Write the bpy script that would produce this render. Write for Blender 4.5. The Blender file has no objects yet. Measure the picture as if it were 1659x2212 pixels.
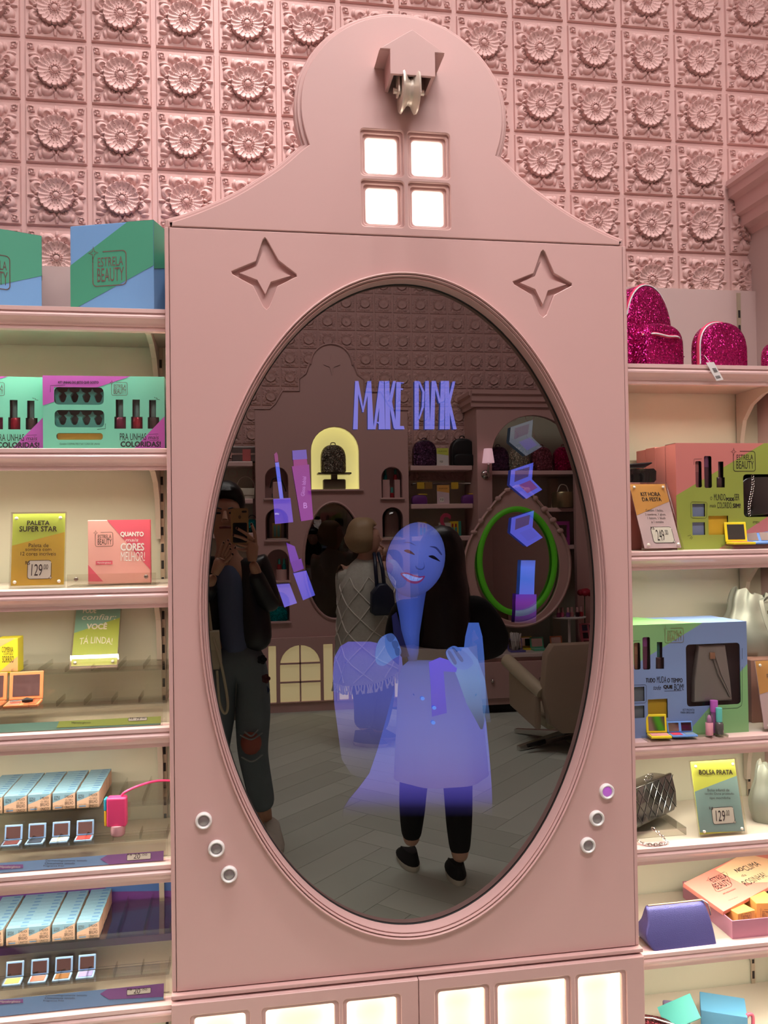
import bpy, bmesh, math, random
from mathutils import Vector, Matrix
random.seed(7)
SC = bpy.context.scene
COL = SC.collection
PI = math.pi
R = math.radians

# ------------------------------------------------------------------ camera
IW, IH, FPX = 1659.0, 2212.0, 1820.0
CAM = Vector((0.0, -1.85, 1.47))
_yaw, _pit, _rol = R(9.34), R(0.93), R(-0.83)
c_f = Vector((math.sin(_yaw) * math.cos(_pit), math.cos(_yaw) * math.cos(_pit), math.sin(_pit)))
_r0 = Vector((math.cos(_yaw), -math.sin(_yaw), 0.0))
_u0 = _r0.cross(c_f)
c_r = _r0 * math.cos(_rol) + _u0 * math.sin(_rol)
c_u = _u0 * math.cos(_rol) - _r0 * math.sin(_rol)
cd = bpy.data.cameras.new('camera')
cam = bpy.data.objects.new('camera', cd)
COL.objects.link(cam)
cam.matrix_world = Matrix(((c_r.x, c_u.x, -c_f.x, CAM.x), (c_r.y, c_u.y, -c_f.y, CAM.y), (c_r.z, c_u.z, -c_f.z, CAM.z), (0, 0, 0, 1)))
cd.sensor_fit = 'VERTICAL'
cd.sensor_height = 36.0
cd.lens = 36.0 * FPX / IH
cd.clip_start = 0.004
cd.clip_end = 60
SC.camera = cam

# ------------------------------------------------------------------ world, view, ceiling lamps and fill
w = bpy.data.worlds.new('shop_ambient')
SC.world = w
w.use_nodes = True
w.node_tree.nodes['Background'].inputs[0].default_value = (0.9, 0.75, 0.7, 1)
w.node_tree.nodes['Background'].inputs[1].default_value = 0.02
SC.view_settings.view_transform = 'Standard'
SC.view_settings.look = 'None'
SC.view_settings.gamma = 1.0
SC.view_settings.exposure = 0.1
SC.view_settings.use_curve_mapping = False
SC.cycles.max_bounces = 4
SC.cycles.diffuse_bounces = 2
SC.cycles.glossy_bounces = 3
SC.cycles.transmission_bounces = 2
SC.cycles.transparent_max_bounces = 12
SC.cycles.use_light_tree = False
SC.cycles.caustics_reflective = False
SC.cycles.caustics_refractive = False

def spot(name, loc, target, energy, col, size=60, blend=0.6, rad=0.05):
    l = bpy.data.lights.new(name, 'SPOT')
    l.energy = energy; l.color = col; l.spot_size = R(size); l.spot_blend = blend; l.shadow_soft_size = rad
    o = bpy.data.objects.new(name, l)
    COL.objects.link(o)
    o.location = loc
    d = Vector(target) - Vector(loc)
    o.rotation_euler = d.to_track_quat('-Z', 'Y').to_euler()
    return o

def area(name, loc, rot, sx, sy, energy, col):
    l = bpy.data.lights.new(name, 'AREA')
    l.shape = 'RECTANGLE'; l.size = sx; l.size_y = sy; l.energy = energy; l.color = col
    o = bpy.data.objects.new(name, l)
    COL.objects.link(o)
    o.location = loc; o.rotation_euler = rot
    return o

WARM = (1.0, 0.86, 0.72)
NEUT = (1.0, 0.965, 0.94)
# downlights of the high ceiling close to the tiled wall, then broad fill areas added over the room
spot('ceiling_spot', (-0.04, -0.42, 4.6), (-0.04, 0.15, 1.6), 98, NEUT, 50, 0.9, 0.035)
spot('ceiling_spot', (0.34, -0.42, 4.6), (0.34, 0.05, 1.6), 92, NEUT, 50, 0.9, 0.02)
spot('ceiling_spot', (0.98, -0.45, 4.6), (0.98, 0.10,  1.5), 74, NEUT, 50, 0.9, 0.05)
spot('ceiling_spot', (-0.85, -0.55, 4.6), (-0.75, 0.05, 1.2), 70, NEUT, 50, 0.9, 0.05)
spot('ceiling_spot', (1.40, -0.60, 4.6), (1.25, 0.05, 1.0), 62, NEUT, 50, 0.9, 0.05)
spot('ceiling_spot', (-0.14, -0.30, 4.6), (-0.05, 0.36, 2.42), 150, NEUT, 20, 1.0, 0.05)
area('ceiling_fill', (0.4, -2.5, 4.65), (0, 0, 0), 3.0, 0.8, 105, NEUT)
area('ceiling_fill', (0.9, -3.3, 4.65), (0, 0, 0), 3.6, 0.6, 16, NEUT)

# ------------------------------------------------------------------ pixel to place
YM = 0.03
def P(px, py, Y=0.0):
    d = c_r * ((px - IW / 2) / FPX) - c_u * ((py - IH / 2) / FPX) + c_f
    return CAM + d * ((Y - CAM.y) / d.y)
def M(px, py, Y):
    q = P(px, py, 2 * YM - Y)
    return Vector((q.x, Y, q.z))

# ------------------------------------------------------------------ materials
def lin(c):
    return tuple(((x / 255) / 12.92 if x / 255 <= 0.04045 else ((x / 255 + 0.055) / 1.055) ** 2.4) for x in c) + (1.0,)
MATS = {}
def mat(name, c, rough=0.5, metal=0.0, spec=0.5, bump=0.0, bscale=200.0, var=0.0, vscale=6.0, emit=None, estr=0.0, coat=0.0, sheen=0.0):
    if name in MATS: return MATS[name]
    m = bpy.data.materials.new(name); m.use_nodes = True
    nt = m.node_tree; b = nt.nodes['Principled BSDF']
    b.inputs['Base Color'].default_value = lin(c)
    b.inputs['Roughness'].default_value = rough
    b.inputs['Metallic'].default_value = metal
    b.inputs['Specular IOR Level'].default_value = spec
    if coat: b.inputs['Coat Weight'].default_value = coat
    if sheen: b.inputs['Sheen Weight'].default_value = sheen
    if emit is not None:
        b.inputs['Emission Color'].default_value = lin(emit); b.inputs['Emission Strength'].default_value = estr
    if bump or var:
        tc = nt.nodes.new('ShaderNodeTexCoord')
    if bump:
        n = nt.nodes.new('ShaderNodeTexNoise'); n.inputs['Scale'].default_value = bscale; n.inputs['Detail'].default_value = 3
        bp = nt.nodes.new('ShaderNodeBump'); bp.inputs['Strength'].default_value = bump; bp.inputs['Distance'].default_value = 0.002
        nt.links.new(tc.outputs['Object'], n.inputs['Vector']); nt.links.new(n.outputs['Fac'], bp.inputs['Height'])
        nt.links.new(bp.outputs['Normal'], b.inputs['Normal'])
    if var:
        n = nt.nodes.new('ShaderNodeTexNoise'); n.inputs['Scale'].default_value = vscale; n.inputs['Detail'].default_value = 4
        mr = nt.nodes.new('ShaderNodeMapRange'); mr.inputs[3].default_value = 1 - var; mr.inputs[4].default_value = 1 + var
        mx = nt.nodes.new('ShaderNodeVectorMath'); mx.operation = 'SCALE'; mx.inputs[0].default_value = lin(c)[:3]
        nt.links.new(tc.outputs['Object'], n.inputs['Vector']); nt.links.new(n.outputs['Fac'], mr.inputs[0])
        nt.links.new(mr.outputs[0], mx.inputs['Scale']); nt.links.new(mx.outputs[0], b.inputs['Base Color'])
    MATS[name] = m
    return m

def band_mat(name, cols, ang, cuts, rough=0.45):
    """print of flat colour bands: cols[k] between cuts[k-1] and cuts[k] along the direction ang (degrees from local x towards z)"""
    if name in MATS: return MATS[name]
    m = bpy.data.materials.new(name); m.use_nodes = True
    nt = m.node_tree; b = nt.nodes['Principled BSDF']; b.inputs['Roughness'].default_value = rough
    tc = nt.nodes.new('ShaderNodeTexCoord')
    dp = nt.nodes.new('ShaderNodeVectorMath'); dp.operation = 'DOT_PRODUCT'
    dp.inputs[1].default_value = (math.cos(R(ang)), 0, math.sin(R(ang)))
    nt.links.new(tc.outputs['Object'], dp.inputs[0])
    prev = None
    for k, c in enumerate(cols):
        if k == 0:
            rgb = nt.nodes.new('ShaderNodeRGB'); rgb.outputs[0].default_value = lin(c); prev = rgb.outputs[0]; continue
        gt = nt.nodes.new('ShaderNodeMath'); gt.operation = 'GREATER_THAN'; gt.inputs[1].default_value = cuts[k - 1]
        nt.links.new(dp.outputs['Value'], gt.inputs[0])
        mx = nt.nodes.new('ShaderNodeMix'); mx.data_type = 'RGBA'
        nt.links.new(gt.outputs[0], mx.inputs['Factor']); nt.links.new(prev, mx.inputs[6]); mx.inputs[7].default_value = lin(c)
        prev = mx.outputs[2]
    nt.links.new(prev, b.inputs['Base Color'])
    MATS[name] = m
    return m

def emit_mat(name, c, s):
    if name in MATS: return MATS[name]
    m = bpy.data.materials.new(name); m.use_nodes = True; nt = m.node_tree
    for n in list(nt.nodes): nt.nodes.remove(n)
    o = nt.nodes.new('ShaderNodeOutputMaterial'); e = nt.nodes.new('ShaderNodeEmission')
    e.inputs[0].default_value = lin(c); e.inputs[1].default_value = s
    nt.links.new(e.outputs[0], o.inputs[0]); MATS[name] = m
    return m

def clear_mat(name, tint=(250, 249, 247), gloss=0.10, rough=0.03):
    """thin clear plastic or glass"""
    if name in MATS: return MATS[name]
    m = bpy.data.materials.new(name); m.use_nodes = True; nt = m.node_tree
    for n in list(nt.nodes): nt.nodes.remove(n)
    o = nt.nodes.new('ShaderNodeOutputMaterial'); t = nt.nodes.new('ShaderNodeBsdfTransparent'); g = nt.nodes.new('ShaderNodeBsdfGlossy')
    t.inputs[0].default_value = lin(tint); g.inputs['Roughness'].default_value = rough
    fr = nt.nodes.new('ShaderNodeLayerWeight'); fr.inputs[0].default_value = 0.25
    mr = nt.nodes.new('ShaderNodeMapRange'); mr.inputs[3].default_value = gloss * 0.5; mr.inputs[4].default_value = min(1, gloss * 5)
    mx = nt.nodes.new('ShaderNodeMixShader')
    nt.links.new(fr.outputs['Fresnel'], mr.inputs[0]); nt.links.new(mr.outputs[0], mx.inputs[0])
    nt.links.new(t.outputs[0], mx.inputs[1]); nt.links.new(g.outputs[0], mx.inputs[2]); nt.links.new(mx.outputs[0], o.inputs[0])
    MATS[name] = m
    return m

def glitter_mat(name, c, c2, scale=350, rough=0.35):
    """cloth set with tiny bright flakes that each face their own way"""
    if name in MATS: return MATS[name]
    m = bpy.data.materials.new(name); m.use_nodes = True; nt = m.node_tree; b = nt.nodes['Principled BSDF']
    tc = nt.nodes.new('ShaderNodeTexCoord'); v = nt.nodes.new('ShaderNodeTexVoronoi'); v.inputs['Scale'].default_value = scale
    nt.links.new(tc.outputs['Object'], v.inputs['Vector'])
    geo = nt.nodes.new('ShaderNodeNewGeometry')
    s1 = nt.nodes.new('ShaderNodeVectorMath'); s1.operation = 'SUBTRACT'; s1.inputs[1].default_value = (0.5, 0.5, 0.5)
    s2 = nt.nodes.new('ShaderNodeVectorMath'); s2.operation = 'SCALE'; s2.inputs['Scale'].default_value = 1.5
    s3 = nt.nodes.new('ShaderNodeVectorMath'); s3.operation = 'ADD'
    s4 = nt.nodes.new('ShaderNodeVectorMath'); s4.operation = 'NORMALIZE'
    nt.links.new(v.outputs['Color'], s1.inputs[0]); nt.links.new(s1.outputs[0], s2.inputs[0]); nt.links.new(s2.outputs[0], s3.inputs[0])
    nt.links.new(geo.outputs['Normal'], s3.inputs[1]); nt.links.new(s3.outputs[0], s4.inputs[0]); nt.links.new(s4.outputs[0], b.inputs['Normal'])
    sep = nt.nodes.new('ShaderNodeSeparateColor'); nt.links.new(v.outputs['Color'], sep.inputs[0])
    mx = nt.nodes.new('ShaderNodeMix'); mx.data_type = 'RGBA'; mx.inputs[6].default_value = lin(c); mx.inputs[7].default_value = lin(c2)
    nt.links.new(sep.outputs[0], mx.inputs['Factor']); nt.links.new(mx.outputs[2], b.inputs['Base Color'])
    b.inputs['Metallic'].default_value = 0.85; b.inputs['Roughness'].default_value = rough
    MATS[name] = m
    return m

# ------------------------------------------------------------------ mesh collecting
class MB:
    def __init__(s): s.v = []; s.f = []; s.mi = []; s.mats = []
    def _m(s, m):
        if m is None: return 0
        if m not in s.mats: s.mats.append(m)
        return s.mats.index(m)
    def add(s, vs, fs, m=None):
        o = len(s.v); s.v += [tuple(v) for v in vs]; k = s._m(m)
        for f in fs: s.f.append(tuple(i + o for i in f)); s.mi.append(k)
        return s
    def box(s, x0, x1, y0, y1, z0, z1, m=None, M4=None):
        vs = [Vector((x, y, z)) for x in (x0, x1) for y in (y0, y1) for z in (z0, z1)]
        if M4: vs = [M4 @ v for v in vs]
        return s.add(vs, [(0, 1, 3, 2), (4, 6, 7, 5), (0, 4, 5, 1), (2, 3, 7, 6), (0, 2, 6, 4), (1, 5, 7, 3)], m)
    def prism(s, poly, y0, y1, m=None):
        """poly: (x,z) list, counter-clockwise seen from -y; convex or simple"""
        n = len(poly)
        vs = [(p[0], y0, p[1]) for p in poly] + [(p[0], y1, p[1]) for p in poly]
        fs = [tuple(range(n)), tuple(range(2 * n - 1, n - 1, -1))] + [(i, i + n, (i + 1) % n + n, (i + 1) % n) for i in range(n)]
        return s.add(vs, fs, m)
    def flat(s, poly, y=0.0, m=None):
        return s.add([(p[0], y, p[1]) for p in poly], [tuple(range(len(poly)))], m)
    def rings(s, rings, m=None, cap0=True, cap1=True, closed=True):
        n = len(rings[0]); o = []
        vs = [v for r in rings for v in r]
        fs = []
        for k in range(len(rings) - 1):
            for i in range(n if closed else n - 1):
                a = k * n + i; b = k * n + (i + 1) % n
                fs.append((a, b, b + n, a + n))
        if cap0: fs.append(tuple(range(n - 1, -1, -1)))
        if cap1: fs.append(tuple((len(rings) - 1) * n + i for i in range(n)))
        return s.add(vs, fs, m)
    def lathe(s, prof, c=(0, 0, 0), seg=20, m=None, axis='z'):
        """prof: (radius, height) from bottom to top"""
        rs = []
        for r, h in prof:
            ring = []
            for i in range(seg):
                a = 2 * PI * i / seg; x, y = r * math.cos(a), r * math.sin(a)
                if axis == 'z': q = (c[0] + x, c[1] + y, c[2] + h)
                elif axis == 'x': q = (c[0] + h, c[1] + x, c[2] + y)
                else: q = (c[0] + y, c[1] + h, c[2] + x)
                ring.append(q)
            rs.append(ring)
        return s.rings(rs, m)
    def tube(s, path, r, seg=8, m=None, closed=False):
        pts = [Vector(p) for p in path]; n = len(pts)
        rr = r if isinstance(r, (list, tuple)) else [r] * n
        rs = []; up = Vector((0.13, 0.31, 0.94))
        prev = None
        for i, p in enumerate(pts):
            if closed: t = pts[(i + 1) % n] - pts[i - 1]
            else: t = pts[min(i + 1, n - 1)] - pts[max(i - 1, 0)]
            t.normalize()
            if prev is None:
                a = t.cross(up)
                if a.length < 0.05: a = t.cross(Vector((1, 0, 0)))
            else: a = prev - t * prev.dot(t)
            a.normalize(); prev = a; b = t.cross(a)
            rs.append([p + (a * math.cos(2 * PI * k / seg) + b * math.sin(2 * PI * k / seg)) * rr[i] for k in range(seg)])
        if closed: rs.append(rs[0])
        return s.rings(rs, m, not closed, not closed)
    def ball(s, c, rx, ry=None, rz=None, seg=14, rng=9, m=None):
        ry = ry or rx; rz = rz or rx
        rs = []
        for j in range(1, rng):
            t = PI * j / rng
            rs.append([(c[0] + rx * math.sin(t) * math.cos(2 * PI * i / seg), c[1] + ry * math.sin(t) * math.sin(2 * PI * i / seg), c[2] - rz * math.cos(t)) for i in range(seg)])
        return s.rings(rs, m)
    def mesh(s, me, T=None, m=None):
        T = T or Matrix()
        return s.add([T @ v.co for v in me.vertices], [tuple(p.vertices) for p in me.polygons], m)
    def stroke(s, pts, w, y=0.0, m=None, closed=False):
        """flat ribbon along (x,z) points, drawn on a plane"""
        n = len(pts); L = []; Rr = []
        for i in range(n):
            a = pts[i - 1] if (i or closed) else pts[0]; b = pts[(i + 1) % n] if (i < n - 1 or closed) else pts[-1]
            dx, dz = b[0] - a[0], b[1] - a[1]; l = math.hypot(dx, dz) or 1
            ww = w[i] if isinstance(w, (list, tuple)) else w
            L.append((pts[i][0] - dz / l * ww / 2, y, pts[i][1] + dx / l * ww / 2)); Rr.append((pts[i][0] + dz / l * ww / 2, y, pts[i][1] - dx / l * ww / 2))
        fs = [(n + i, n + (i + 1) % n, (i + 1) % n, i) for i in range(n if closed else n - 1)]
        return s.add(L + Rr, fs, m)
    def build(s, name, m=None, parent=None, bevel=0.0, smooth=None, segs=2, weld=False, recalc=True):
        me = bpy.data.meshes.new(name)
        me.from_pydata(s.v, [], s.f)
        ms = s.mats if s.mats else ([m] if m else [])
        for x in ms: me.materials.append(x)
        if s.mats: me.polygons.foreach_set('material_index', s.mi)
        bm = bmesh.new(); bm.from_mesh(me)
        if weld: bmesh.ops.remove_doubles(bm, verts=bm.verts, dist=1e-5)
        if recalc: bmesh.ops.recalc_face_normals(bm, faces=bm.faces)
        bm.to_mesh(me); bm.free()
        if smooth is not None:
            me.polygons.foreach_set('use_smooth', [True] * len(me.polygons))
            me.set_sharp_from_angle(angle=R(smooth))
        me.update()
        return link(name, me, parent, bevel, segs)

def link(name, me, parent=None, bevel=0.0, segs=2):
    o = bpy.data.objects.new(name, me); COL.objects.link(o)
    if parent is not None: o.parent = parent
    if bevel:
        b = o.modifiers.new('bevel', 'BEVEL'); b.width = bevel; b.segments = segs; b.limit_method = 'ANGLE'; b.angle_limit = R(40)
    return o

def tag(o, label, cat, group=None, kind=None):
    o['label'] = label; o['category'] = cat
    if group: o['group'] = group
    if kind: o['kind'] = kind
    return o
def thing(name, label, cat, loc=(0, 0, 0), rz=0.0, group=None, rx=0.0):
    o = bpy.data.objects.new(name, None); COL.objects.link(o); o.empty_display_size = 0.05
    o.location = loc; o.rotation_euler = (rx, 0, rz)
    return tag(o, label, cat, group)
def struct(o):
    o['kind'] = 'structure'; return o
def copy_tree(o, parent=None):
    c = o.copy(); COL.objects.link(c)
    if parent is not None: c.parent = parent
    for ch in o.children: copy_tree(ch, c)
    return c

def _shrink(pts, d):
    """move a closed outline inwards by d (outwards for negative d)"""
    n = len(pts); A = sum(pts[i][0] * pts[(i + 1) % n][1] - pts[(i + 1) % n][0] * pts[i][1] for i in range(n)); s = 1 if A > 0 else -1; out = []
    for i in range(n):
        a, b, c = pts[i - 1], pts[i], pts[(i + 1) % n]
        n1 = Vector((-(b[1] - a[1]), b[0] - a[0])).normalized() * s; n2 = Vector((-(c[1] - b[1]), c[0] - b[0])).normalized() * s
        k = n1 + n2; k = k / max(k.dot(n1), 0.4); out.append((b[0] + k.x * d, b[1] + k.y * d))
    return out
from mathutils.geometry import tessellate_polygon
def plate(outer, holes=(), th=0.02, bev=0.0, res=1, y0=0.0):
    """a board with holes in the xz plane, front at y0, back at y0+th, front edges chamfered by bev"""
    loops = [list(outer)] + [list(h) for h in holes]
    top = [(_shrink(l, bev if k == 0 else -bev) if bev else l) for k, l in enumerate(loops)]
    tris = tessellate_polygon([[Vector((p[0], p[1], 0)) for p in l] for l in top])
    mb = MB(); fl = [p for l in top for p in l]; bl = [p for l in loops for p in l]; N = len(fl)
    mb.v = [(p[0], y0, p[1]) for p in fl] + [(p[0], y0 + bev, p[1]) for p in bl] + [(p[0], y0 + th, p[1]) for p in bl]
    F = [tuple(t) for t in tris] + [tuple(i + 2 * N for i in reversed(t)) for t in tris]
    o = 0
    for l in loops:
        n = len(l)
        for i in range(n):
            a, b = o + i, o + (i + 1) % n
            if bev: F.append((a, b, b + N, a + N))
            F.append((a + N, b + N, b + 2 * N, a + 2 * N))
        o += n
    if not bev:
        mb.v = [v for k, v in enumerate(mb.v) if not (N <= k < 2 * N)]
        F = [tuple(i if i < N else (i - N) for i in f) if max(f) >= 2 * N or min(f) >= N else f for f in F]
        F = [tuple(t) for t in tris] + [tuple(i + N for i in reversed(t)) for t in tris]; o = 0
        for l in loops:
            n = len(l)
            for i in range(n): F.append((o + i, o + (i + 1) % n, o + (i + 1) % n + N, o + i + N))
            o += n
    mb.f = F; mb.mi = [0] * len(F)
    return mb

_TX = {}
def text_geo(s):
    if s not in _TX:
        c = bpy.data.curves.new('lettering', 'FONT'); c.body = s; c.align_x = 'CENTER'; c.align_y = 'CENTER'; c.size = 1.0; c.resolution_u = 3
        ob = bpy.data.objects.new('lettering', c)
        me = bpy.data.meshes.new_from_object(ob)
        vs = [v.co.copy() for v in me.vertices]; fs = [tuple(p.vertices) for p in me.polygons]
        bpy.data.objects.remove(ob); bpy.data.curves.remove(c); bpy.data.meshes.remove(me)
        x0, x1 = min(v.x for v in vs), max(v.x for v in vs); y0, y1 = min(v.y for v in vs), max(v.y for v in vs)
        _TX[s] = ([((v.x - x0) / (x1 - x0) - 0.5, (v.y - y0) / (y1 - y0) - 0.5) for v in vs], fs, (x1 - x0) / (y1 - y0))
    return _TX[s]
def text(mb, s, cx, cz, w, h=None, y=-0.0006, m=None, rot=0.0, bold=0.0, shear=0.0, arc=0.0):
    """lettering fitted into a w x h field around (cx, cz) on the plane y"""
    vs, fs, asp = text_geo(s)
    if h is None: h = w / asp
    ca, sa = math.cos(R(rot)), math.sin(R(rot)); offs = [(0, 0)] if not bold else [(-bold, 0), (bold, 0), (0, bold), (0, -bold)]
    for k, (ox, oz) in enumerate(offs):
        out = []
        for a, b in vs:
            x = a * w + ox + b * h * shear; z = b * h + oz + arc * (0.25 - a * a) * h
            out.append((cx + x * ca - z * sa, y - k * 0.00005, cz + x * sa + z * ca))
        mb.add(out, fs, m)
    return mb
def rrect(x0, x1, z0, z1, r, n=5):
    pts = []
    for cx, cz, a0 in ((x1 - r, z1 - r, 0), (x0 + r, z1 - r, 90), (x0 + r, z0 + r, 180), (x1 - r, z0 + r, 270)):
        for i in range(n + 1):
            a = R(a0 + 90 * i / n); pts.append((cx + r * math.cos(a), cz + r * math.sin(a)))
    return pts
def ellipse(cx, cz, a, b, n=96):
    return [(cx + a * math.cos(2 * PI * i / n), cz + b * math.sin(2 * PI * i / n)) for i in range(n)]
def arch(cx, z0, w, ztop, n=14):
    r = w / 2
    return [(cx - r, z0), (cx + r, z0)] + [(cx + r * math.cos(PI * i / n), ztop - r + r * math.sin(PI * i / n)) for i in range(n + 1)]
def star4(cx, cz, w, h, k=0.32):
    o = []
    for i in range(8):
        a = PI / 2 + i * PI / 4; s = 1 if i % 2 == 0 else k * 1.0
        o.append((cx + w / 2 * s * math.cos(a) * (1 if i % 2 == 0 else 1.0), cz + h / 2 * s * math.sin(a)))
    return o
def smooth_path(pts, n=6, closed=False):
    out = []; N = len(pts)
    V = [Vector(p) for p in pts]
    rng = range(N if closed else N - 1)
    for i in rng:
        p0 = V[i - 1] if (i > 0 or closed) else V[0]; p1 = V[i]; p2 = V[(i + 1) % N]; p3 = V[(i + 2) % N] if (i + 2 < N or closed) else V[-1]
        for k in range(n):
            t = k / n
            out.append(0.5 * ((2 * p1) + (p2 - p0) * t + (2 * p0 - 5 * p1 + 4 * p2 - p3) * t * t + (3 * p1 - p0 - 3 * p2 + p3) * t ** 3))
    if not closed: out.append(V[-1])
    return out
def logo(mb, cx, cz, w, h, y=-0.0007, m=None):
    """framed two-line lettering with a four-pointed star on its corner"""
    x0, x1, z0, z1 = cx - w / 2, cx + w / 2, cz - h / 2, cz + h / 2; t = h * 0.028
    rr = rrect(x0, x1, z0, z1, h * 0.12, 4)
    # frame broken at the top-left corner
    a = rr[:6]; b = rr[9:]
    path = [(x0, z1 - h * 0.30)] + [p for p in b] + [p for p in a[:5]] + [(x0 + w * 0.30, z1)]
    mb.stroke(path, t, y, m)
    s = h * 0.30; c = (x0 + w * 0.02, z1 - h * 0.02)
    st = star4(c[0], c[1], s, s * 1.25)
    mb.stroke(st, t * 0.8, y, m, closed=True)
    text(mb, 'ESTRELA', cx + w * 0.03, cz + h * 0.20, w * 0.76, h * 0.27, y, m)
    text(mb, 'BEAUTY', cx + w * 0.03, cz - h * 0.18, w * 0.80, h * 0.40, y, m)
# ================================================================== the setting
import numpy as np
CX = 0.3625
PINK = (214, 171, 167)
m_pink = mat('pink_lacquer', PINK, 0.42, bump=0.02, bscale=500, var=0.015, vscale=2)
m_pinkw = mat('pink_wall_paint', (218, 174, 169), 0.6, bump=0.03, bscale=300)
m_pinkg = mat('grey_pink_panel', (204, 174, 170), 0.5, bump=0.02, bscale=400)
m_beige = mat('beige_panel', (206, 203, 182), 0.38, bump=0.02, bscale=400, var=0.02)
m_dark = mat('dark_gap', (24, 20, 20), 0.7)
m_white = mat('white_plastic', (238, 232, 230), 0.35)
m_black = mat('black_print', (28, 24, 30), 0.5)
m_whitep = mat('white_print', (244, 238, 228), 0.5)
m_foil = mat('silver_foil_print', (150, 145, 140), 0.22, 0.9)
m_chrome = mat('chrome', (210, 205, 200), 0.18, 1.0)
m_lamp = emit_mat('warm_white_lamp', (255, 244, 225), 3.2)
m_led = emit_mat('warm_strip_lamp', (255, 240, 212), 11.0)

wall = MB().box(-2.6, 3.4, 0.36, 0.46, 0, 4.7).build('wall_back', m_pinkw); struct(wall)
struct(MB().box(-2.7, -2.6, -5.3, 0.46, 0, 4.7).build('wall_left', m_pinkw))
struct(MB().box(-2.7, 3.5, -5.3, 0.46, 4.7, 4.8).build('ceiling', mat('ceiling_paint', (150, 112, 108), 0.8)))

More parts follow.
